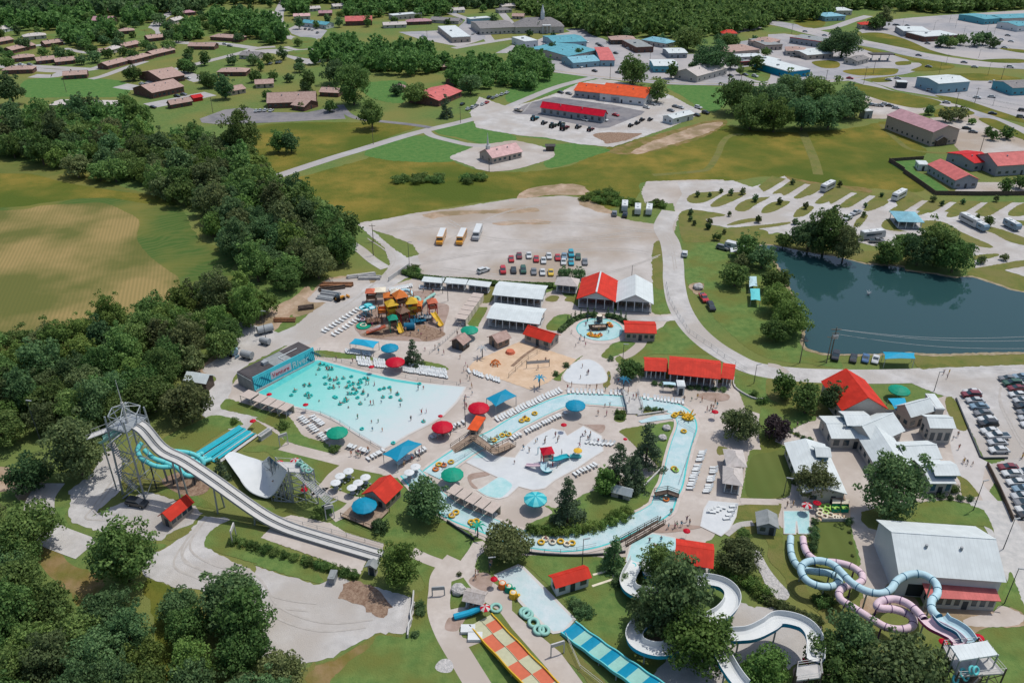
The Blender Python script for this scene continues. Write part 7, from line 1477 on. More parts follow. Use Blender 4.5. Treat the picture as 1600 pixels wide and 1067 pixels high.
def drum(T_, x, y, L_, r, mat_, label, head=(8, 2), name='storage_tank'):
    X, Y = ti(T_, x, y); p = G(X, Y); q = G(X + head[0], Y + head[1]); t = thing(name, label, 'tank', p, math.atan2(q.y - p.y, q.x - p.x)); b = MB(); b.cyl((-L_ / 2, 0, r + .4), (L_ / 2, 0, r + .4), r, n=16); b.build('shell', mat_, t)
    for s in (-.3, .3): b = MB(); b.box(s * L_ - .15, s * L_ + .15, -r * .7, r * .7, 0, .7); b.build('cradle', 'dark', t)
drum('B1', 60, 990, 4.6, 1.15, 'grey', 'large grey tank beside the service road', (8, -2)); drum('C0', 1530, 80, 3.4, 1.05, 'grey', 'grey tank on the works yard'); drum('C0', 1450, 50, 2.8, 1.0, 'light_blue', 'pale blue tank on the works yard', (3, 8)); drum('B1', 60, 1060, 3, .9, 'grey', 'small grey tank on the service road edge')
for i, (x, y, L_) in enumerate(((470, 720, 9), (500, 700, 11), (460, 750, 7), (310, 840, 5), (180, 915, 7), (430, 780, 6), (650, 640, 10), (700, 655, 8))):
    X, Y = ti('B1', x, y); t = thing('lumber_stack', f'{("long dark", "longest dark", "short dark", "brown boxed", "weathered", "low rusty", "grey pipe", "pale pipe")[i]} stack of materials at the works yard', 'stack', G(X, Y), .3 - .3 * (i % 3)); b = MB()
    for k in range(5): b.box(-L_ / 2 + random.uniform(0, .6), L_ / 2 - random.uniform(0, .6), -1 + k * .42, -.65 + k * .42, 0, random.uniform(.5, 1.1))
    b.build('timber', ('wood_dark', 'rust', 'grey')[i % 3] if i < 6 else 'concrete', t)

# ================================================================== PLAY STRUCTURE AND POOL TOYS
def tower(T_, x, y, w, h, leg, deck, roof, label, rh=1.6, style='pyr', wall=None):
    p = G(*ti(T_, x, y)); t = thing('play_tower', label, 'play tower', p, random.uniform(0, .6), 'towers of the play structure')
    for sx in (-1, 1):
        for sy in (-1, 1): b = MB(); b.cyl((sx * w / 2, sy * w / 2, 0), (sx * w / 2, sy * w / 2, h + 2.0), .13, n=7); b.build('post', leg, t)
    b = MB(); b.box(-w / 2, w / 2, -w / 2, w / 2, h - .15, h); b.build('deck', deck, t)
    if h > 3: b = MB(); b.box(-w / 2, w / 2, -w / 2, w / 2, h * .5 - .1, h * .5); b.build('deck', deck, t)
    b = MB(); [b.box(-w / 2, w / 2, s * w / 2 - .04, s * w / 2 + .04, h + .1, h + .9) for s in (-1, 1)]; [b.box(s * w / 2 - .04, s * w / 2 + .04, -w / 2, w / 2, h + .1, h + .9) for s in (-1, 1)]; b.build('panel', wall or deck, t)
    b = MB(); e = w / 2 + .35; b.add([(-e, -e, h + 2), (e, -e, h + 2), (e, e, h + 2), (-e, e, h + 2), (0, 0, h + 2 + rh)], [(0, 1, 4), (1, 2, 4), (2, 3, 4), (3, 0, 4), (3, 2, 1, 0)])
    if roof: b.build('roof', roof, t)
    return t
for a in ((590, 560, 3.0, 3.6, 'orange', 'yellow', 'yellow', 'yellow roofed tower at the left of the play structure', 1.6), (700, 520, 3.4, 5.4, 'orange', 'brown', 'orange', 'tallest orange roofed tower in the middle of the play structure', 2.0), (835, 530, 3.0, 3.6, 'orange', 'yellow', 'yellow', 'yellow roofed tower at the right of the play structure', 1.6),
          (725, 610, 2.8, 2.6, 'crimson', 'brown', 'brown', 'brown roofed low tower in front of the orange one', 1.2), (550, 440, 2.6, 3.2, 'orange', 'orange', 'orange', 'small orange tower at the back left', 1.2), (790, 400, 2.6, 3.4, 'orange', 'cream', None, 'open cream decked tower at the back right', 1.2),
          (470, 540, 2.4, 2.6, 'brown', 'orange', None, 'open brown legged tower beside the flower slides', 1), (905, 520, 2.4, 2.4, 'brown', 'orange', 'orange', 'little orange roofed tower at the right', 1.3), (640, 430, 2.4, 4.2, 'crimson', 'orange', 'cream', 'cream roofed tower behind the tall one', 1.1),
          (330, 340, 2.8, 2.0, 'brown', 'brown', 'coral', 'coral roofed hut tower at the far left', 1.0), (1090, 500, 2.4, 2.8, 'crimson', 'coral', 'coral', 'coral roofed tower atop the long yellow slide', 1.2), (600, 690, 2.2, 2.2, 'green', 'brown', 'green', 'green roofed hut at the front', 1.3), (440, 330, 3.0, 2.2, 'cream', 'cream', 'cream', 'cream roofed shelter at the back left', .6)):
    tower('E2', *a)
for a in ((360, 600, 'brown', 'tan'), (1000, 560, 'grey', 'grey'), (900, 600, 'deep_blue', 'b')):
    p = G(*ti('E2', a[0], a[1])); t = thing('climbing_net', f'{("dark brown", "grey", "deep blue")[("brown", "grey", "deep_blue").index(a[2])]} climbing frame in the play area', 'climbing frame', p, .3); b = MB()
    for k in range(4): b.cyl((-2.4 + 1.6 * k, -1.2, 0), (-2.4 + 1.6 * k, -1.2, 2.2), .1, n=5); b.cyl((-2.4 + 1.6 * k, 1.2, 0), (-2.4 + 1.6 * k, 1.2, 2.2), .1, n=5); b.cyl((-2.4 + 1.6 * k, -1.2, 2.2), (-2.4 + 1.6 * k, 1.2, 2.2), .1, n=5)
    b.build('bars', a[2], t); b = MB(); b.box(-2.4, 2.4, -1.2, 1.2, 1.0, 1.1); b.build('bridge_deck', a[2], t)
tube_slide('E2 660,400,4.5 640,300,4.4 640,240,4.2 700,195,4 780,190,3.8 830,230,3.5 820,290,3.2 750,320,2.9 680,300,2.6 640,330,2.2 560,380,1.2', .5, 'light_blue', 'teal', 'pale blue ring shaped tube slide above the play structure', every=5, rings=2)
tube_slide('E2 760,400,3.6 840,380,3.4 850,300,3.2 900,280,3 930,320,2.8 880,370,2.6 920,375,2.3 980,330,1.9 1040,280,1.4 1110,235,.7', .5, 'mint', 'white', 'whitish tube slide curling out to the back right', every=5, rings=2)
flume('E2 1090,470,2.8 1120,520,2.2 1160,580,1.1 1195,635,.4', 1.5, .4, 'yellow', 'yellow', 'long yellow slide at the right of the play structure', 'play_slide', 99); flume('E2 650,600,2.4 670,650,1.4 695,720,.4', 1.4, .4, 'yellow', 'yellow', 'short yellow slide at the front of the play structure', 'play_slide', 99)
flume('E2 500,640,2.3 430,670,1.6 350,695,.9 260,725,.3', 1.3, .35, 'coral', 'coral', 'red and orange slide reaching to the front left', 'play_slide', 99); flume('E2 440,640,1.8 360,680,1 300,700,.4', 1.0, .3, 'white', 'white', 'short white slide beside the red one', 'play_slide', 99)
def blob_toy(T_, x, y, parts, label, name='water_toy'):
    p = G(*ti(T_, x, y)); t = thing(name, label, 'water toy', p); 
    for (nm, m_, fn) in parts: b = MB(); fn(b); b.build(nm, m_, t, nm == 'ring')
for i, (x, y, m_) in enumerate(((230, 500, 'light_blue'), (290, 470, 'aqua'), (260, 520, 'white'), (330, 500, 'light_blue'))):
    blob_toy('E2', x, y, [('stem', 'teal', lambda b: b.cyl((0, 0, 0), (0, 0, 2.4), .12, n=6)), ('petal_bowl', m_, lambda b: b.cyl((0, 0, 2.2), (0, 0, 2.7), .4, 1.3, 10)), ('ring', 'teal', lambda b: b.torus((0, 0, 2.7), 1.25, .12))], f'{("pale blue", "aqua", "white", "light blue")[i]} flower bowl fountain {("left", "back", "front", "right")[i]} in its cluster')
blob_toy('E2', 225, 640, [('pad', 'green', lambda b: b.cyl((0, 0, .1), (0, 0, .35), 2.2, n=20)), ('ring', 'cream', lambda b: b.torus((0, 0, .5), .9, .2))], 'round dark green pad with cream ring left of the play structure')
blob_toy('E2', 215, 570, [('pad', 'dark', lambda b: b.cyl((0, 0, .1), (0, 0, .35), 1.6, n=20)), ('ring', 'pink', lambda b: b.torus((0, 0, .5), .7, .15))], 'small dark pad beside the flower bowls')
blob_toy('E2', 800, 680, [('barrel', 'deep_blue', lambda b: b.cyl((-1.6, 0, 1.1), (1.6, .3, 1.1), 1.1, n=14)), ('barrel_end', 'white', lambda b: b.cyl((1.6, .3, 1.1), (1.7, .3, 1.1), .8, n=14))], 'dark blue barrel with white end in the play area')
blob_toy('E2', 960, 430, [('post', 'crimson', lambda b: b.cyl((0, 0, 0), (0, 0, 2.2), .12, n=6)), ('bucket', 'orange', lambda b: b.cyl((0, 0, 2.2), (0, 0, 3), .3, .6, 10))], 'orange tipping bucket on a red post')
# toys of the central play pool
t_, p_, r_ = parasol('C2', 407, 640, 14, 'yellow', 'yellow spray mushroom in the play pool', 'water toy', 2.2, 'spray_mushroom', None, 10, rise=.25)
tower('C2', 215, 730, 2.2, 1.8, 'crimson', 'cream', 'crimson', 'small red roofed slide tower in the play pool', 1.0)
flume('C2 225,700,1.8 270,705,1.4 320,690,.9 350,685,.5', 1.3, .4, 'teal', 'teal', 'teal toddler slide right of the play pool tower', 'play_slide', 99); flume('C2 200,720,1.7 195,760,1.1 215,775,.6 240,765,.4', 1.2, .4, 'light_blue', 'teal', 'curling pale slide in front of the play pool tower', 'play_slide', 99)
flume('C2 180,738,1.6 130,740,1.0 85,738,.4', .9, .25, 'pink', 'pink', 'thin pink slide left of the play pool tower', 'play_slide', 99)
blob_toy('C2', 390, 692, [('body', 'aqua', lambda b: (b.cyl((-1.2, 0, .5), (.9, 0, .5), .45, .55, 10), b.cyl((.9, 0, .5), (1.5, 0, .5), .55, .2, 10))), ('fin', 'teal', lambda b: b.add([(-1.2, 0, .5), (-1.9, 0, 1.1), (-1.9, 0, .1), (.1, 0, .9), (-.4, 0, 1.5)], [(0, 1, 2), (0, 3, 4)]))], 'teal fish spray toy beside the yellow mushroom')
for i, (x, y) in enumerate(((160, 670), (205, 600), (475, 590), (420, 600))): blob_toy('C2', x, y, [('pipe', ('teal', 'dark', 'grey', 'dark')[i], lambda b: (b.cyl((0, 0, 0), (0, 0, 1.9), .09, n=6), b.cyl((0, 0, 1.9), (.5, 0, 2.1), .07, n=6)))], f'{("tall teal", "thin dark", "grey", "short dark")[i]} spray pipe in the play pool')
def star(T_, x, y, label, m_='steel'):
    p = G(*ti(T_, x, y)); t = thing('palm_sculpture', label, 'sculpture', p); b = MB(); b.cyl((0, 0, 0), (0, 0, 3.2), .14, n=7); b.build('stem', 'dark', t); b = MB()
    for i in range(7):
        a = i * .9; c_, s_ = math.cos(a), math.sin(a); b.add([(-.16 * s_, .16 * c_, 3.2), (c_ * 1.1 - .25 * s_, s_ * 1.1 + .25 * c_, 3.5), (c_ * 2.1, s_ * 2.1, 2.7), (c_ * 1.1 + .25 * s_, s_ * 1.1 - .25 * c_, 3.5), (.16 * s_, -.16 * c_, 3.2)], [(0, 1, 2, 3, 4)])
    b.build('fronds', m_, t)
star('C2', 170, 260, 'blue grey artificial palm beside the sand court', 'steel_blue' if 'steel_blue' in MATS else 'blue'); star('C2', 688, 270, 'dark steel artificial palm near the snack bar', 'deep_blue'); star('C1', 1398, 75, 'grey artificial palm at the head of the sand court', 'grey'); star('D1', 1370, 165, 'green artificial palm at the river corner', 'green')
# sand court nets and orange climbing dome
for i, (a, b_) in enumerate((((90, 140), (230, 130)),)):
    A, B_ = G(*ti('C2', *a)), G(*ti('C2', *b_)); t = thing('volleyball_net', 'volleyball net on the sand court', 'net', A); d = B_ - A; q = MB(); q.add([(0, 0, 1.3), (d.x, d.y, 1.3), (d.x, d.y, 2.3), (0, 0, 2.3)], [(0, 1, 2, 3)]); q.build('net', 'off_white', t)
    for o in (Vector((0, 0, 0)), d): q = MB(); q.cyl(o, o + Vector((0, 0, 2.5)), .07, n=6); q.build('post', 'dark', t)
blob_toy('C1', 1478, 118, [('arch', 'orange', lambda b: [b.cyl((1.6 * math.cos(a), 1.6 * math.sin(a), 0), (0, 0, 1.8), .14, n=5) for a in (0, 1.05, 2.1, 3.14, 4.2, 5.2)]), ('ring', 'orange', lambda b: b.torus((0, 0, .9), 1.1, .12))], 'orange climbing dome on the sand court'); blob_toy('C1', 1570, 45, [('cushion', 'coral', lambda b: b.cyl((0, 0, 0), (0, 0, .8), 1.5, 1.1, 12))], 'flat orange cushion toy at the sand court edge')
# ring pool: island ship and barrel
t = thing('play_ship', 'dark wooden pirate style play boat on the ring pool island', 'play boat', rc + Vector((-.3, -.1, .1)), .1); b = MB(); hull = [(-3.2, 0), (-2.2, .9), (0, 1.15), (2.2, .9), (2.8, .3), (2.8, -.3), (2.2, -.9), (0, -1.15), (-2.2, -.9)]; n = len(hull)
b.add([(x * .85, y * .7, 0) for x, y in hull] + [(x, y, 1.3 + (.5 if abs(x) > 2.5 else 0)) for x, y in hull], [(i, (i + 1) % n, n + (i + 1) % n, n + i) for i in range(n)] + [tuple(range(n))]); b.build('hull', 'wood_dark', t)
b = MB(); b.box(-1.8, 2.2, -.8, .8, .9, 1.0); b.build('deck', 'wood', t)
for x, h in ((-1.2, 4), (1, 5)): b = MB(); b.cyl((x, 0, 1), (x, 0, h), .1, n=6); b.cyl((x - .9, 0, h * .7), (x + .9, 0, h * .7), .06, n=5); b.build('mast', 'wood', t)
blob_toy('E6', 705, 255, [('barrel', 'dark', lambda b: (b.cyl((0, 0, 0), (0, 0, 1.2), .75, .95, 12), b.cyl((0, 0, 1.2), (0, 0, 2.4), .95, .75, 12))), ('barrel_rim', 'cream', lambda b: b.cyl((0, 0, 2.4), (0, 0, 2.5), .85, n=12))], 'dark dumping barrel behind the play boat', 'water_barrel')
blob_toy('E6', 510, 240, [('post', 'dark', lambda b: (b.cyl((0, 0, 0), (0, 0, 2.6), .15, n=6), b.cyl((-.8, 0, 2), (.8, 0, 2), .12, n=6)))], 'dark post figure at the left of the ring pool', 'wooden_post')
# lane walls, arches, bridges
def wall_run(T_, s_, h, th, mat_, label, name='low_wall', cat='wall', smooth=False, z0=0):
    P_ = GP(T_ + ' ' + s_); P_ = smooth_pts(P_, False, 4) if smooth else P_; b = MB(); b.sweep([p + Vector((0, 0, z0)) for p in P_], [(-th, 0), (-th, h), (th, h), (th, 0)], closed=True, caps=True); return tag(b.build(name, mat_), label, cat)
wall_run('D1', '975,515 968,600 955,650 960,690 945,720 938,790', 1.0, .12, 'off_white', 'low white wall at the end of the crescent gravel lot'); wall_run('C3', '1160,330 1230,500 1310,690 1330,700 1478,698', .5, .15, 'dark', 'dark kerb wall below the first guest row'); wall_run('C3', '1350,740 1430,900 1510,1085', 1.2, .1, 'wood_dark', 'dark timber fence along the east lane', 'timber_fence', 'fence')
wall_run('B3', '835,0 950,80 1030,138 1300,142 1620,140', 1.9, .08, 'wood_dark', 'brown timber fence behind the camp ground', 'timber_fence', 'fence'); wall_run('A3', '745,1000 840,1060', 1.9, .08, 'wood_dark', 'brown timber fence left of the motel lawn', 'timber_fence', 'fence'); wall_run('A3', '745,1000 960,985', 1.6, .08, 'wood_dark', 'brown timber fence above the motel lawn', 'timber_fence', 'fence')
sheet('motel_lawn', 'bright_grass', Z(6), 'A3 760,1005 950,990 900,1050 B3 1000,30 1125,125 1040,135 950,75 835,-5')
wall_run('B1', '820,672 880,630 945,585', 1.6, .1, 'off_white', 'white screen wall at the service road gate'); wall_run('D2', '-120,245 60,262 200,278 400,285 560,278 700,262', .6, .12, 'dark', 'dark retaining kerb below the river bend', 'retaining_wall', 'wall', True); wall_run('C2', '1370,200 1375,260 1480,325 1560,335', .5, .15, 'concrete', 'pale kerb on the promenade corner', 'low_wall', 'wall', True)
wall_run('C2', '775,435 960,408', .5, .15, 'off_white', 'white kerb of the river side bed'); wall_run('C2', '815,870 930,755', .5, .15, 'off_white', 'white kerb beside the mulch bed'); wall_run('D2', '500,400 615,370 630,425 495,470', .12, .25, 'cream', 'narrow pale kerb loop on the lawn', 'garden_kerb', 'kerb'); wall_run('D1', '1180,75 1345,185', .7, .12, 'dark', 'dark retaining kerb at the river bank tree', 'retaining_wall', 'wall')
def bridge(pts, w, label, mat_='wood', rail='wood_dark', h=1.6):
    P_ = [G(p[0], p[1], p[2]) for p in px(pts)]; t = thing('footbridge', label, 'bridge', (0, 0, 0)); b = MB(); b.sweep(P_, [(-w / 2, -.3), (-w / 2, 0), (w / 2, 0), (w / 2, -.3)], closed=True, caps=True); b.build('deck', mat_, t)
    for s in (-1, 1):
        b = MB(); Q = []
        for a, c in zip(P_, P_[1:]):
            f = (c - a).normalized(); d = Vector((f.y, -f.x, 0)).normalized() * (s * w / 2); n = max(1, int((c - a).length / 1.8)); Q += [a + d, c + d]
            for i in range(n + 1): q = a.lerp(c, i / n) + d; b.cyl(q, q + Vector((0, 0, 1.05)), .06, n=5)
        for a, c in zip(Q, Q[1:]):
            for z in (.55, 1.05): b.cyl(a + Vector((0, 0, z)), c + Vector((0, 0, z)), .06, n=5)
        b.build('railing', rail, t)
bridge('C1 1215,645,.2 1330,568,1.9 1345,560,2.0 1475,650,2.0 1581,605,.3', 2.4, 'brown timber bridge with two ramps over the river'); bridge('C2 760,420,.3 755,370,1.0 735,300,1.0 730,285,.3', 4.0, 'white concrete bridge over the river top', 'concrete', 'off_white'); bridge('D2 670,190,.3 780,130,.5 905,62,.3', .5, 'long brown handrail ramp at the river bend', 'wood_dark', 'wood_dark'); bridge('D2 705,215,.3 820,150,.5 940,80,.3', .5, 'second brown handrail ramp beside the splash pool', 'wood_dark', 'wood_dark')
bridge('C2 880,915,1.0 960,900,1.6 1030,925,1.0', 1.2, 'brown timber arch across the river straight', 'wood_dark', 'wood_dark')
def arch(T_, a, b_, h, label, m_='off_white'):
    A, B_ = G(*ti(T_, *a)), G(*ti(T_, *b_)); t = thing('entry_arch', label, 'arch', A); d = B_ - A
    for o in (Vector((0, 0, 0)), d): q = MB(); q.cyl(o, o + Vector((0, 0, h)), .12, n=6); q.build('post', m_, t)
    q = MB(); f = d.normalized(); s = Vector((f.y, -f.x, 0)) * .12; z0, z1 = h - .6, h + .2; q.add([s + Vector((0, 0, z0)), d + s + Vector((0, 0, z0)), d + s + Vector((0, 0, z1)), s + Vector((0, 0, z1)), -s + Vector((0, 0, z0)), d - s + Vector((0, 0, z0)), d - s + Vector((0, 0, z1)), -s + Vector((0, 0, z1))], [(0, 1, 2, 3), (7, 6, 5, 4), (3, 2, 6, 7)]); q.build('sign_board', m_, t)
arch('C1', (150, 628), (200, 610), 3.4, 'white arch sign on the wave pool path'); arch('D2', (240, 905), (320, 880), 3.0, 'white arch frame over the racing slide path'); arch('D1', (435, 60), (485, 50), 3.6, 'white arch frame beside the ramp stairs'); arch('D0', (1440, 215), (1460, 160), 3.6, 'white frame below the speed slide'); arch('D1', (1090, 530), (1165, 525), 2.2, 'grey board across the park path', 'grey')
# white gazebo pieces: low box by ramp, white kiosk by snack bar, hopper box
E('C2', (1025, 215), (1015, 260), (1080, 262), 'small white kiosk before the red snack bar', 'kiosk', 2.6, .4, 'flat', 'white', 'white', name='kiosk', win=1, side=1); E('C1', (40, 650), (0, 685), (60, 715), 'white box frame behind the white ramp', 'box', 2.6, .2, 'flat', 'white', 'white', name='storage_box', win=0, side=0) if False else None
t, w, d = E('C1', (30, 482), (-5, 560), (30, 575), 'grey block seat on the tan path', 'block', 1.2, .1, 'flat', 'concrete', 'concrete', name='concrete_block', win=0, side=0)
# racks of rings and mats
for i, (x, y) in enumerate(((1040, 690), (1075, 715), (1150, 820), (1215, 910), (1280, 915))): ring(G(*ti('E5', x, y), .5), 'large pale mint ring lying beside the landing pool', 'mint', .85, .34, 'mint rings beside the landing pool', (R(8), R(6), 0), 'pool_ring')
ring(G(*ti('E5', 680, 635), .3), 'single mint ring lying by the pinwheel umbrella', 'mint', .95, .3, None, None, 'pool_ring')
for i, (x, y) in enumerate(((845, 310), (815, 370), (805, 425), (900, 395), (970, 440), (880, 460), (1010, 350), (1080, 350), (1160, 345), (1210, 340), (1060, 480), (1110, 490), (930, 300))): ring(G(*ti('E8', x, y), .4), 'lime or cream ring in the tube yard', ('lime', 'cream', 'cream')[i % 3] if i not in (6, 7, 8, 9) else 'lime', .62, .2, 'rings in the tube yard', None)
for i, (x0, x1, y0, y1) in enumerate(((985, 1115, 330, 410), (1130, 1250, 330, 410))):
    A, B_, C_ = G(*ti('E8', x0, y1)), G(*ti('E8', x1, y1)), G(*ti('E8', x0, y0)); t = thing('tube_bin', f'{("left", "right")[i]} green bin full of rings in the tube yard', 'bin', A); u = B_ - A; v = C_ - A; b = MB(); b.add([Vector((0, 0, 0)), u, u + v, v, Vector((0, 0, 1.1)), u + Vector((0, 0, 1.1)), u + v + Vector((0, 0, 1.1)), v + Vector((0, 0, 1.1))], [(0, 1, 5, 4), (1, 2, 6, 5), (2, 3, 7, 6), (3, 0, 4, 7)]); b.build('side_panel', 'green', t); b = MB(); b.add([v + Vector((0, 0, 1.2)), u + v + Vector((0, 0, 1.2)), u + v * 1.5 + Vector((0, 0, 1.7)), v * 1.5 + Vector((0, 0, 1.7))], [(0, 1, 2, 3)]); b.build('lid', 'cream', t)
sheet('tube_yard', 'sand', Z(5), 'E8 770,260 1270,260 1290,540 830,545 770,480', smooth=False); wall_run('E8', '830,548 1240,545', .9, .06, 'off_white', 'white rail in front of the tube yard', 'rail', 'rail')
for i, (x, y) in enumerate(((330, 920), (420, 1015))): blob_toy('E5', x, y, [('mat_stack', 'white', lambda b: b.box(-1.3, 1.3, -.9, .9, .1, .7))], f'{("larger", "smaller")[i]} stack of white slide mats left of the orange slide', 'mat_stack')
blob_toy('E5', 350, 735, [('chute', 'sky_blue', lambda b: (b.cyl((-2.8, -.7, .5), (0, 0, .8), .6, .6, 9), b.cyl((0, 0, .8), (2.6, .9, 1.4), .6, .55, 9))), ('opening', 'deep_blue', lambda b: b.cyl((-2.9, -.72, .48), (-2.75, -.68, .5), .5, n=9))], 'lumpy bright blue crawl tunnel near the orange slide', 'crawl_tunnel')
for a in ((760, 380, 'orange', 'orange climbing block left at the landing pool'), (840, 420, 'green', 'green climbing block at the landing pool'), (895, 500, 'yellow', 'yellow climbing block at the landing pool')):
    blob_toy('E5', a[0], a[1], [('block', a[2], lambda b: (b.cyl((0, 0, 0), (0, 0, 1.3), .9, .7, 9), b.cyl((.5, -.4, .3), (1.1, -.8, 1.5), .35, .3, 7))), ('cap', 'cream', lambda b: b.cyl((0, 0, 1.3), (0, 0, 1.5), .5, .2, 9))], a[3], 'climbing_block')
blob_toy('C2', 1085, 450, [('crown', 'yellow', lambda b: [b.cyl((math.cos(a) * .4, math.sin(a) * .4, .2), (math.cos(a) * 1.9, math.sin(a) * 1.9, 1.4 + .6 * math.sin(a * 3)), .3, .12, 6) for a in [k * .7 for k in range(9)]]), ('ring', 'yellow', lambda b: b.torus((0, 0, .5), 1.2, .3))], 'pile of yellow rings at the river start', 'ring_pile')
bmr = bmesh.new(); bmesh.ops.create_icosphere(bmr, subdivisions=3, radius=1.0)
for v in bmr.verts: v.co = v.co * (1 + .25 * mnoise.noise(v.co * 1.7)); v.co.z = v.co.z * .7 + .4
ROCK = bpy.data.meshes.new('boulder'); bmr.to_mesh(ROCK); bmr.free(); ROCK.materials.append(M('stones'))
for a in (('E5', 215, 430, 1.4, 'pale boulder on the small lawn island'), ('C2', 955, 515, 1.0, 'white boulder on the pine lawn'), ('C2', 930, 575, 1.0, 'second white boulder on the pine lawn'), ('D3', 325, 582, .6, 'white stone under the tube slides'), ('B2', 1150, 715, 1.6, 'boulder pile on the road verge')): tag(link('boulder', ROCK, None, G(*ti(a[0], a[1], a[2])), 1.1, a[3]), a[4], 'rock')
# poles
def pole(T_, x, y, h, kind, label, group=None):
    p = G(*ti(T_, x, y)); t = thing({'u': 'utility_pole', 'l': 'street_lamp', 'a': 'antenna_mast'}[kind], label, {'u': 'pole', 'l': 'lamp', 'a': 'mast'}[kind], p, random.uniform(-.3, .3), group); b = MB(); b.cyl((0, 0, 0), (0, 0, h), .16 if kind == 'u' else .1, .1 if kind == 'u' else .06, 7); b.build('shaft', 'pole_wood' if kind == 'u' else 'dark', t)
    if kind == 'u': b = MB(); b.box(-1.2, 1.2, -.07, .07, h - .9, h - .75); b.build('crossarm', 'pole_wood', t)
    if kind == 'l': b = MB(); b.box(-.1, 1.3, -.12, .12, h - .08, h + .06); b.build('lamp_head', 'grey', t)
for i, (T_, x, y, h, kd, note) in enumerate((('A0', 410, 570, 9, 'u', 'on the big lawn of the ranch houses'), ('A0', 1316, 700, 9, 'u', 'beside the far car park'), ('A0', 905, 250, 8, 'u', 'at the climbing street'), ('A1', 725, 892, 8, 'u', 'on the county road below the lone tree'), ('A1', 1263, 762, 9, 'u', 'on the county road by the villa'), ('A1', 1440, 1062, 7, 'u', 'beside the chapel lot'), ('A1', 242, 470, 6, 'u', 'on the church lawn'), ('A1', 1057, 245, 7, 'u', 'in the dark shop car park'),
    ('A2', 605, 492, 9, 'u', 'where county road meets main street'), ('A2', 850, 402, 9, 'u', 'at the white store'), ('A2', 585, 272, 9, 'u', 'before the dark hipped building'), ('A2', 1290, 192, 8, 'u', 'at the wood edge by the highway'), ('A2', 1413, 512, 9, 'u', 'on the frontage road lawn'), ('A2', 1335, 525, 9, 'u', 'by the beige gabled shop'), ('A3', 590, 520, 11, 'u', 'at the frontage road bend'), ('A3', 648, 462, 10, 'u', 'before the filling station'), ('A3', 357, 500, 7, 'u', 'right of the blue corner shop'), ('A3', 1055, 462, 8, 'l', 'behind the pale blue warehouse'), ('A3', 1098, 402, 7, 'l', 'on the highway verge'),
    ('A3', 1276, 638, 9, 'u', 'in the mart car park'), ('A3', 1155, 668, 9, 'u', 'on the lower road verge'), ('A3', 1440, 492, 9, 'u', 'on the oval lawn'), ('A3', 1357, 465, 8, 'l', 'behind the oval lawn'), ('A3', 1310, 938, 9, 'u', 'behind the red motel'), ('A3', 1020, 200, 8, 'l', 'behind the grey restaurant'), ('A3', 1155, 178, 8, 'l', 'in the store car park centre'), ('A3', 1206, 222, 7, 'l', 'nearest the brick restaurant'), ('A3', 830, 168, 7, 'l', 'beside the red fast food roof'), ('A3', 1120, 142, 7, 'l', 'farthest in the store car park'), ('A3', 1388, 655, 6, 'l', 'beside the silver car of the mart'), ('A3', 145, 212, 8, 'u', 'left of the highway restaurant'),
    ('A3', 1350, 205, 7, 'l', 'before the far teal store'), ('A3', 1395, 215, 7, 'l', 'right of the far teal store lamp'), ('A3', 1300, 360, 6, 'l', 'at the tree island'), ('B1', 950, 612, 11, 'l', 'with two arms at the lot entrance'), ('B1', 725, 425, 7, 'u', 'on the grass wedge of the service road'), ('B1', 725, 512, 6, 'u', 'beside the side track'), ('B1', 60, 1020, 9, 'l', 'beside the large grey tank'), ('E2', 1280, 325, 6, 'l', 'on the play area deck'), ('E2', 1215, 230, 6, 'l', 'near the white tube slide end'), ('B2', 738, 655, 5, 'a', 'behind the white gabled pavilion'), ('C2', 1493, 235, 6, 'l', 'on the road side lawn'), ('C2', 683, 105, 6, 'l', 'behind the dark palm'),
    ('C3', 1025, 282, 6, 'l', 'behind the plant room'), ('C3', 1268, 1015, 8, 'l', 'beside the ball shrubs'), ('C3', 195, 108, 8, 'u', 'on the pond road verge'), ('C3', 360, 108, 9, 'u', 'left of the cars by the pond'), ('D3', 1460, 575, 9, 'l', 'right of the big white shed'), ('D3', 1452, 240, 8, 'l', 'behind the big white shed'), ('C1', 1293, 500, 9, 'l', 'at the wave pool beach'), ('D2', 433, 342, 7, 'l', 'beside the red pump house'), ('C0', 268, 640, 14, 'l', 'standing alone left of the slide tower'), ('D1', 1440, 385, 4, 'l', 'with white lamps at the landing pool'), ('C3', 95, 925, 5, 'l', 'above the river pool'))):
    pole(T_, x, y, h, kd, f'{dict(u="wooden utility pole", l="slender lamp post", a="thin antenna mast")[kd]} {note}')
p = G(1297, 560); t = thing('utility_pole', 'tall transformer pole with wires across the pond', 'pole', p); b = MB(); b.cyl((0, 0, 0), (0, 0, 10), .2, .13, 8); b.build('shaft', 'pole_wood', t); b = MB(); b.box(-1.4, 1.4, -.08, .08, 9.2, 9.4); b.box(-1, 1, -.08, .08, 8, 8.15); b.build('crossarm', 'pole_wood', t)
for x in (-.5, .5, 0): b = MB(); b.cyl((x, -.3, 6.6), (x, -.3, 7.7), .32, n=10); b.build('transformer', 'off_white', t)
for k, (z, dz, nm) in enumerate(((9.4, 9.4, 'upper'), (9.4, 9.0, 'middle'), (7.9, 7.6, 'lower'))):
    e0 = G(1640, 524 + k * 7 + (6 if k == 2 else 0), dz) ; b = MB(); P_ = [Vector((p.x, p.y, z)).lerp(e0, i / 14) - Vector((0, 0, 3.0 * math.sin(math.pi * i / 14) * .6)) for i in range(15)]
    for a, c in zip(P_, P_[1:]): b.cyl(a, c, .045, n=4, caps=False)
    tag(b.build('power_line', 'off_white'), f'{nm} power line sagging across the pond', 'wire')
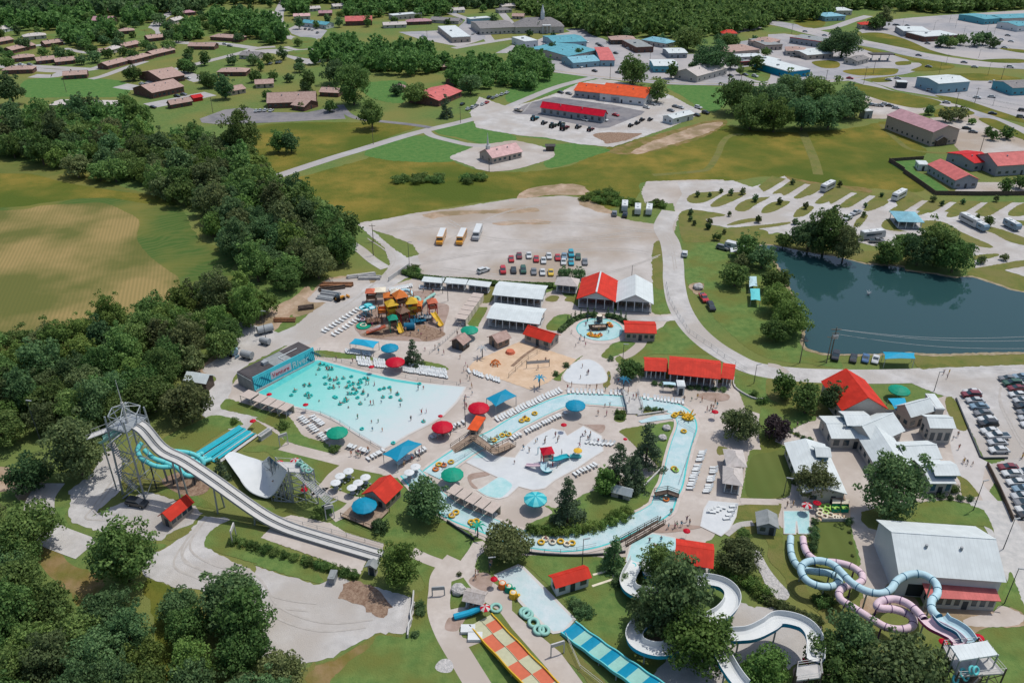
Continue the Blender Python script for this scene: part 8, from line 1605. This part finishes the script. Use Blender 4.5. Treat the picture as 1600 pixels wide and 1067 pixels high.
# pond fountain, fences of posts
b = MB(); [b.cyl((0, 0, .2), (math.cos(a) * .9, math.sin(a) * .9, 1.6 - .5 * (i % 2)), .12, .04, 5) for i, a in enumerate([k * .63 for k in range(10)])]; tag(b.build('fountain', 'white', loc=G(*ti('B3', 620, 755))), 'small white fountain spray in the pond', 'fountain')
def fence(T_, s_, h, label, mat_='dark', step=3.0):
    P_ = GP(T_ + ' ' + s_); t = thing('post_fence', label, 'fence', (0, 0, 0)); b = MB()
    for a, c in zip(P_, P_[1:]):
        n = max(1, int((c - a).length / step))
        for i in range(n): q = a.lerp(c, i / n); b.cyl(q, q + Vector((0, 0, h)), .05, n=5)
    b.build('posts', mat_, t)['kind'] = 'stuff'; b = MB()
    for a, c in zip(P_, P_[1:]): b.cyl(a + Vector((0, 0, h)), c + Vector((0, 0, h)), .035, n=4); b.cyl(a + Vector((0, 0, h * .5)), c + Vector((0, 0, h * .5)), .03, n=4)
    b.build('rail', mat_, t)
fence('C1', '365,60 700,150 1000,215 1320,255', 1.0, 'thin rail along the wave pool far edge', 'steel'); fence('C1', '215,400 400,425 520,480 640,560 780,650', 1.0, 'thin rail along the wave pool near edge', 'steel'); fence('B2', '952,692 972,788 1036,900 1096,990 1230,1080 C2 1310,75 1450,165', 1.2, 'thin fence along the curving road', 'steel'); fence('D1', '100,50 290,95 560,165 790,230', 1.1, 'thin fence above the speed slide run-out', 'steel')
fence('D2', '120,255 200,262 300,262 400,250 520,225', 1.0, 'thin rail on the river bend deck', 'steel'); fence('C1', '1150,770 1290,690 1420,600', 1.0, 'thin rail along the river deck', 'steel'); fence('C2', '1025,480 1130,540 1120,600 1030,860', .9, 'thin rail along the river straight', 'steel'); fence('C2', '-20,200 100,90 260,-10', 1.6, 'net posts dividing the sand court', 'dark'); fence('D2', '330,780 420,980 560,1090', 1.1, 'thin rail beside the racing slide', 'off_white'); fence('E2', '1050,990 1250,830 1440,650', 1.1, 'pale picket fence by the kiosk lawn', 'off_white', 1.2)

# painted lines
def lines(segs, w, z, name='painted_marking', m_='off_white'):
    b = MB()
    for a, c in segs:
        f = (c - a).normalized() * 1.0; d = Vector((f.y, -f.x, 0)) * w / 2; b.add([Vector((p.x, p.y, z)) for p in (a - d, a + d, c + d, c - d)], [(0, 1, 2, 3)])
    o = b.build(name, m_); o['kind'] = 'structure'
def bays(a, b_, depth, n): A, B_ = G(*a), G(*b_); return [(A.lerp(B_, i / n), A.lerp(B_, i / n) + depth) for i in range(n + 1)]
sg = []
for x, y, x2, y2 in ((1215, 620, 1560, 690), (1240, 600, 1581, 660), (1050, 130, 1250, 110), (900, 190, 1200, 170), (1100, 290, 1500, 300), (1250, 200, 1500, 190)): sg += bays(ti('A3', x, y), ti('A3', x2, y2), Vector((0, 5, 0)), 26)
for x, y, x2, y2 in ((60, 700, 110, 640), (300, 590, 560, 640)): sg += bays(ti('A2', x, y), ti('A2', x2, y2), Vector((2, 4, 0)), 10)
lines(sg, .25, Z(8))
hw = smooth_pts(GP('A3 0,140 150,165 300,205 560,262 760,300 900,335 1100,370 1300,395 1581,412'), False, 10); lines([(hw[i], hw[i + 1]) for i in range(0, len(hw) - 1, 2)], .4, Z(8)); fr_ = smooth_pts(GP('A2 200,430 540,475 950,512 1300,520 1581,525 A3 300,505 480,490 620,475'), False, 10); lines([(fr_[i], fr_[i + 1]) for i in range(len(fr_) - 1)], .3, Z(9), 'painted_marking', 'yellow')
# ================================================================== PEOPLE
def person_mesh(pose):
    arm = {'stand': [(.24, 0, 1.38), (.28, .02, 1.12), (.27, .10, .88)], 'walk': [(.24, 0, 1.38), (.28, .12, 1.13), (.27, .28, .98)], 'wave': [(.24, 0, 1.40), (.42, .05, 1.55), (.46, .1, 1.82)], 'sit': [(.24, 0, .78), (.36, .1, .55), (.36, .3, .5)]}[pose]
    z = -.62 if pose == 'sit' else 0
    V = [(0, 0, .93 + z), (0, .01, 1.12 + z), (0, 0, 1.36 + z), (0, 0, 1.50 + z), (0, .02, 1.60 + z), (0, .02, 1.72 + z)]; Rr_ = [.155, .135, .17, .06, .095, .085]; E_ = [(0, 1), (1, 2), (2, 3), (3, 4), (4, 5)]
    for s in (-1, 1):
        k = len(V); a = [(x * s, y * (s if pose == 'walk' else 1), q) for x, y, q in arm]; V += a; Rr_ += [.065, .045, .035]; E_ += [(2, k), (k, k + 1), (k + 1, k + 2)]
        k = len(V)
        if pose == 'sit': L_ = [(.11 * s, .05, .30), (.14 * s, .48, .36), (.15 * s, .85, .16), (.15 * s, .98, .18)]
        elif pose == 'walk': L_ = [(.11 * s, 0, .86), (.11 * s, .14 * s, .47), (.11 * s, .16 * s - .1, .08), (.11 * s, .16 * s + .08, .03)]
        else: L_ = [(.11 * s, 0, .86), (.12 * s, .01, .47), (.12 * s, 0, .08), (.13 * s, .16, .03)]
        V += L_; Rr_ += [.10, .065, .045, .035]; E_ += [(0, k), (k, k + 1), (k + 1, k + 2), (k + 2, k + 3)]
    me = bpy.data.meshes.new('person'); me.from_pydata(V, E_, []); o = link('person_source', me); md = o.modifiers.new('s', 'SKIN'); sk = me.skin_vertices[0].data
    for i, r in enumerate(Rr_): sk[i].radius = (r, r * .85)
    sk[0].use_root = True; o.modifiers.new('u', 'SUBSURF').levels = 1
    dg = bpy.context.evaluated_depsgraph_get(); out = bpy.data.meshes.new_from_object(o.evaluated_get(dg)); bpy.data.objects.remove(o)
    out.materials.clear(); [out.materials.append(M(m)) for m in ('skin', 'red', 'hair')]
    for p in out.polygons:
        c = p.center; q = c.z - z; mi = 0
        if .74 < q < 1.02 and abs(c.x) < .23 and (pose != 'sit' or c.y < .2): mi = 1
        if q > 1.66 or (q > 1.56 and c.y < -.01): mi = 2
        p.material_index = mi; p.use_smooth = True
    return out
PM = {k: person_mesh(k) for k in ('stand', 'walk', 'wave', 'sit')}; PL = {}
for k in ('stand', 'walk', 'wave'):                                   # a second cut: one-piece suit or shirt
    m_ = PM[k].copy(); PM[k + '2'] = m_
    for p in m_.polygons:
        if .74 < p.center.z < 1.40 and abs(p.center.x) < .3 and p.material_index == 0 : p.material_index = 1
SUITS = ['red', 'deep_blue', 'teal', 'dark', 'white', 'magenta', 'blue', 'green', 'yellow', 'orange', 'grey', 'purple']; CW = dict(red='red', deep_blue='navy', teal='teal', dark='black', white='white', magenta='magenta', blue='blue', green='green', yellow='yellow', orange='orange', grey='grey', purple='purple')
NP_ = [0]
def person(p, place, group, pose=None, z=0.0, rz=None, sc=None):
    NP_[0] += 1; pose = pose or random.choice(['stand', 'walk', 'walk2', 'stand2', 'wave2', 'stand', 'walk2']); su = random.choice(SUITS); o = link('person', PM[pose], None, (p.x, p.y, p.z + z + .1), random.random() * 6.28 if rz is None else rz, sc or random.choice((1.0, .98, 1.03, .78, .7)))
    o.material_slots[1].link = 'OBJECT'; o.material_slots[1].material = M(su)
    wear = 'swimsuit' if pose.endswith('2') else 'shorts'; act = {'s': 'standing', 'w': 'walking'}[pose[0]] if pose[:3] != 'wav' else 'raising an arm'
    if pose == 'sit': act = 'seated'
    return tag(o, f'person in {CW[su]} {wear} {act} {place}', 'person', group)
def crowd(s_, n, place, group, z=0.0, pose=None, seed=3):
    n = max(1, round(n * .62))
    P_ = GP(s_); g_ = random.Random(seed + n); xs = [p.x for p in P_]; ys = [p.y for p in P_]; k = 0
    while k < n:
        q = Vector((g_.uniform(min(xs), max(xs)), g_.uniform(min(ys), max(ys)), 0))
        if inside(q, P_): person(q, place, group, pose, z); k += 1
# wave pool: rings with riders, waders
for i, (x, y) in enumerate(((390, 150), (420, 120), (455, 150), (425, 200), (460, 215), (430, 240), (480, 262), (300, 245), (332, 250), (320, 298), (328, 322), (485, 320), (555, 332), (545, 350), (520, 365), (580, 250), (602, 272), (575, 228), (622, 290), (640, 262), (690, 215), (510, 235), (500, 212), (455, 265), (540, 205), (590, 195), (600, 240), (645, 215), (660, 300), (628, 325), (645, 362), (765, 275), (792, 268), (825, 262), (785, 322), (832, 322), (893, 340), (655, 518), (1035, 472), (848, 605), (310, 310), (340, 312), (565, 262), (612, 300), (590, 300), (670, 205), (560, 345), (495, 325), (470, 150), (440, 130), (400, 122), (575, 300), (635, 240), (650, 232), (240, 285), (220, 310), (875, 305), (1010, 240))):
    p = G(*ti('C1', x, y)); ring(Vector((p.x, p.y, .32)), 'teal ring floating in the wave pool', 'ring_teal', .42, .16, 'teal rings in the wave pool')
    if i % 2 == 0: person(Vector((p.x, p.y, 0)), 'on a wave pool ring', 'riders in the wave pool', 'sit', .12)
crowd('C1 300,200 430,140 640,190 750,250 700,330 560,400 420,400 260,360', 30, 'in the deep half of the wave pool', 'swimmers in the wave pool', -.65); crowd('C1 640,200 1150,260 1180,330 1000,480 800,590 560,470 660,340', 26, 'wading in the shallow wave pool', 'waders in the wave pool', -.15)
crowd('C1 1230,240 1330,230 1350,350 1300,420 1250,380', 12, 'at the wave pool beach corner', 'people by the wave pool'); crowd('C1 1250,60 1320,60 1330,220 1260,230', 9, 'on the walk above the wave pool corner', 'people by the wave pool'); crowd('C1 520,640 700,650 720,700 560,690', 12, 'on the near wave pool deck', 'people by the wave pool'); crowd('C1 1020,580 1240,490 1290,520 1080,620', 12, 'by the red parasols', 'people by the wave pool'); crowd('C1 870,740 1050,640 1070,680 900,760', 9, 'behind the tip canopy', 'people by the wave pool')
crowd('C1 400,60 500,70 620,110 520,110', 4, 'by the wave pool head', 'people by the wave pool'); crowd('E2 150,720 700,760 1000,830 1250,700 1200,480 1000,380 500,350 120,500', 46, 'at the play structure', 'people at the play structure'); crowd('E2 350,250 900,200 1200,200 1240,330 900,330', 16, 'behind the play structure', 'people at the play structure'); crowd('E2 680,840 1280,790 1300,700 1550,850 1500,1050 1000,1000', 12, 'on the walk below the play structure', 'people at the play structure')
crowd('C2 0,640 170,570 420,540 540,600 380,740 180,860 20,820', 22, 'in the shallow play pool', 'people in the play pool', -.1); crowd('C2 440,560 620,560 640,620 520,640', 8, 'at the play pool corner', 'people by the play pool'); crowd('C2 150,590 320,540 340,560 160,640', 3, 'at the play pool beach', 'people by the play pool'); crowd('C2 1140,390 1260,350 1290,390 1200,430', 12, 'at the river entry ramp', 'people at the river entry'); crowd('C2 1070,290 1180,290 1240,350 1050,350', 6, 'before the snack bar', 'people by the snack bar')
crowd('C2 700,290 780,290 770,400 720,400', 8, 'on the white river bridge', 'people on the bridge', 1.0); crowd('C2 530,360 620,360 620,460 540,460', 5, 'on the island deck by the bridge', 'people on the island'); crowd('C2 330,250 600,260 600,285 340,275', 9, 'below the splash pad', 'people by the splash pad'); crowd('C2 350,140 540,120 560,200 400,220', 7, 'on the splash pad', 'people by the splash pad'); crowd('C2 600,130 720,230 680,270 600,220', 4, 'left of the snack bar', 'people by the snack bar'); crowd('C2 80,90 240,90 240,160 150,170', 5, 'playing on the sand court', 'players on the sand court')
crowd('E6 200,400 540,460 560,640 280,700', 9, 'beside the ring pool', 'people at the ring pool'); crowd('E6 400,320 1000,300 1000,440 480,460', 10, 'in the ring pool', 'people at the ring pool', -.2); crowd('D2 860,60 1120,60 1140,110 860,140', 12, 'at the flume splash pad', 'people by the flume pool'); crowd('D2 760,170 960,170 940,300 760,300', 5, 'in the flume pool', 'people by the flume pool', -.3); crowd('D2 940,10 1000,10 990,80 950,80', 4, 'on the river bend walk', 'people by the flume pool')
crowd('E5 380,200 480,200 460,310 380,300', 5, 'at the path fork by the landing pool', 'people by the landing pool'); crowd('E5 560,100 640,100 620,260 560,260', 4, 'by the landing pool lamp', 'people by the landing pool'); crowd('C3 1190,720 1280,700 1280,750 1190,780', 8, 'before the entrance porch', 'people at the entrance'); crowd('C3 1130,540 1200,560 1190,680 1120,680', 5, 'on the entrance plaza', 'people at the entrance'); crowd('C3 1530,690 1581,690 1581,730 1540,720', 3, 'on the guest car park lane', 'people at the entrance'); crowd('C3 150,470 220,470 210,510 160,510', 2, 'on the curved walk by the red hall', 'people at the entrance'); crowd('C3 1050,180 1130,170 1130,210 1060,220', 5, 'on the road above the plant room', 'people at the entrance')
crowd('E8 280,290 380,290 460,320 300,350', 3, 'at the river pool head', 'people at the river pool'); person(G(*ti('E4', 780, 515), 2.4), 'on the white ramp', None, 'sit'); person(G(*ti('E4', 825, 470), 3.6), 'near the top of the white ramp', None, 'sit'); crowd('C2 520,360 560,380 560,440 520,440', 2, 'at the small red hut', 'people on the island')
for nm, s_, cols in (('on the river bend', 'D2 180,205 205,185 300,200 340,215 370,210 250,205', ('yellow', 'cream')), ('on the river start', 'C1 1130,740 1160,745 1205,725 1110,770', ('yellow', 'orange')), ('on the upper river', 'C2 1010,430 1040,425 1000,440 80,455 95,462 60,470 140,425', ('yellow', 'yellow')), ('under the timber bridge', 'C1 1470,590 1490,575 1520,560 1540,545 1560,555 1450,590', ('yellow', 'mint')), ('on the river straight', 'C2 1000,765 1010,775 1060,535', ('yellow', 'lime')), ('under the timber arch', 'C2 930,945 950,955 975,940', ('mint', 'orange')), ('on the lower river', 'D1 1235,20 1210,40 1330,80 1345,95 1360,75', ('yellow', 'yellow')), ('on the ring pool', 'E6 540,470 570,485 600,490 640,495 680,500 720,480 560,455 900,330 870,290 880,310', ('yellow', 'orange')), ('in the flume pool', 'D2 745,350 875,230 900,250', ('aqua', 'light_blue'))):
    for i, (x, y) in enumerate([q[:2] for q in px(s_)]):
        c_ = cols[i % 2]; p = G(x, y); ring(Vector((p.x, p.y, .42)), f'{c_.replace("_", " ")} ring floating {nm}', c_, .6, .2, 'rings ' + nm)
        if i % 2: person(Vector((p.x, p.y, 0)), f'riding a ring {nm}', 'ring riders', 'sit', .2)

# ================================================================== EVERY LABEL SINGLES OUT ONE THING
ORD = 'first second third fourth fifth sixth seventh eighth ninth tenth eleventh twelfth thirteenth fourteenth fifteenth sixteenth seventeenth eighteenth nineteenth twentieth'.split()
bylab = {}
for o in COL.objects:
    if 'label' in o.keys() and o.parent is None: bylab.setdefault(o['label'], []).append(o)
for lab, obs in bylab.items():
    n = len(obs)
    if n < 2: continue
    P2 = [(o, *proj(o.location)) for o in obs]; sx = max(p[1] for p in P2) - min(p[1] for p in P2); sy = max(p[2] for p in P2) - min(p[2] for p in P2)
    rows = 1 if n <= 3 or sy < 9 else max(1, min(12, round(math.sqrt(n * sy * 1.6 / max(sx, 1))))) 
    if sx < sy * .25 and n > 3:
        P2.sort(key=lambda p: -p[2])
        for i, p in enumerate(P2): p[0]['label'] = lab + (f', {ORD[i]} from the front' if i < n - 1 and i < 20 else ', farthest back')
        continue
    P2.sort(key=lambda p: -p[2]); per = math.ceil(n / rows)
    if per > 20: rows = math.ceil(n / 20); per = math.ceil(n / rows)
    groups = [P2[i:i + per] for i in range(0, n, per)]
    for r, gq in enumerate(groups):
        gq.sort(key=lambda p: p[1]); m_ = len(gq)
        for i, p in enumerate(gq):
            pos = 'leftmost' if i == 0 and m_ > 1 else 'rightmost' if i == m_ - 1 and m_ > 1 else f'{ORD[i]} from left' if m_ > 1 else 'alone'
            rw = '' if len(groups) == 1 else (', nearest row' if r == 0 else ', farthest row' if r == len(groups) - 1 else f', {ORD[r]} row back')
            p[0]['label'] = f'{lab}, {pos}{rw}'
for o in COL.objects:
    if 'label' in o.keys():
        w_ = o['label'].split()
        if len(w_) > 16: o['label'] = ' '.join(w_[:16])
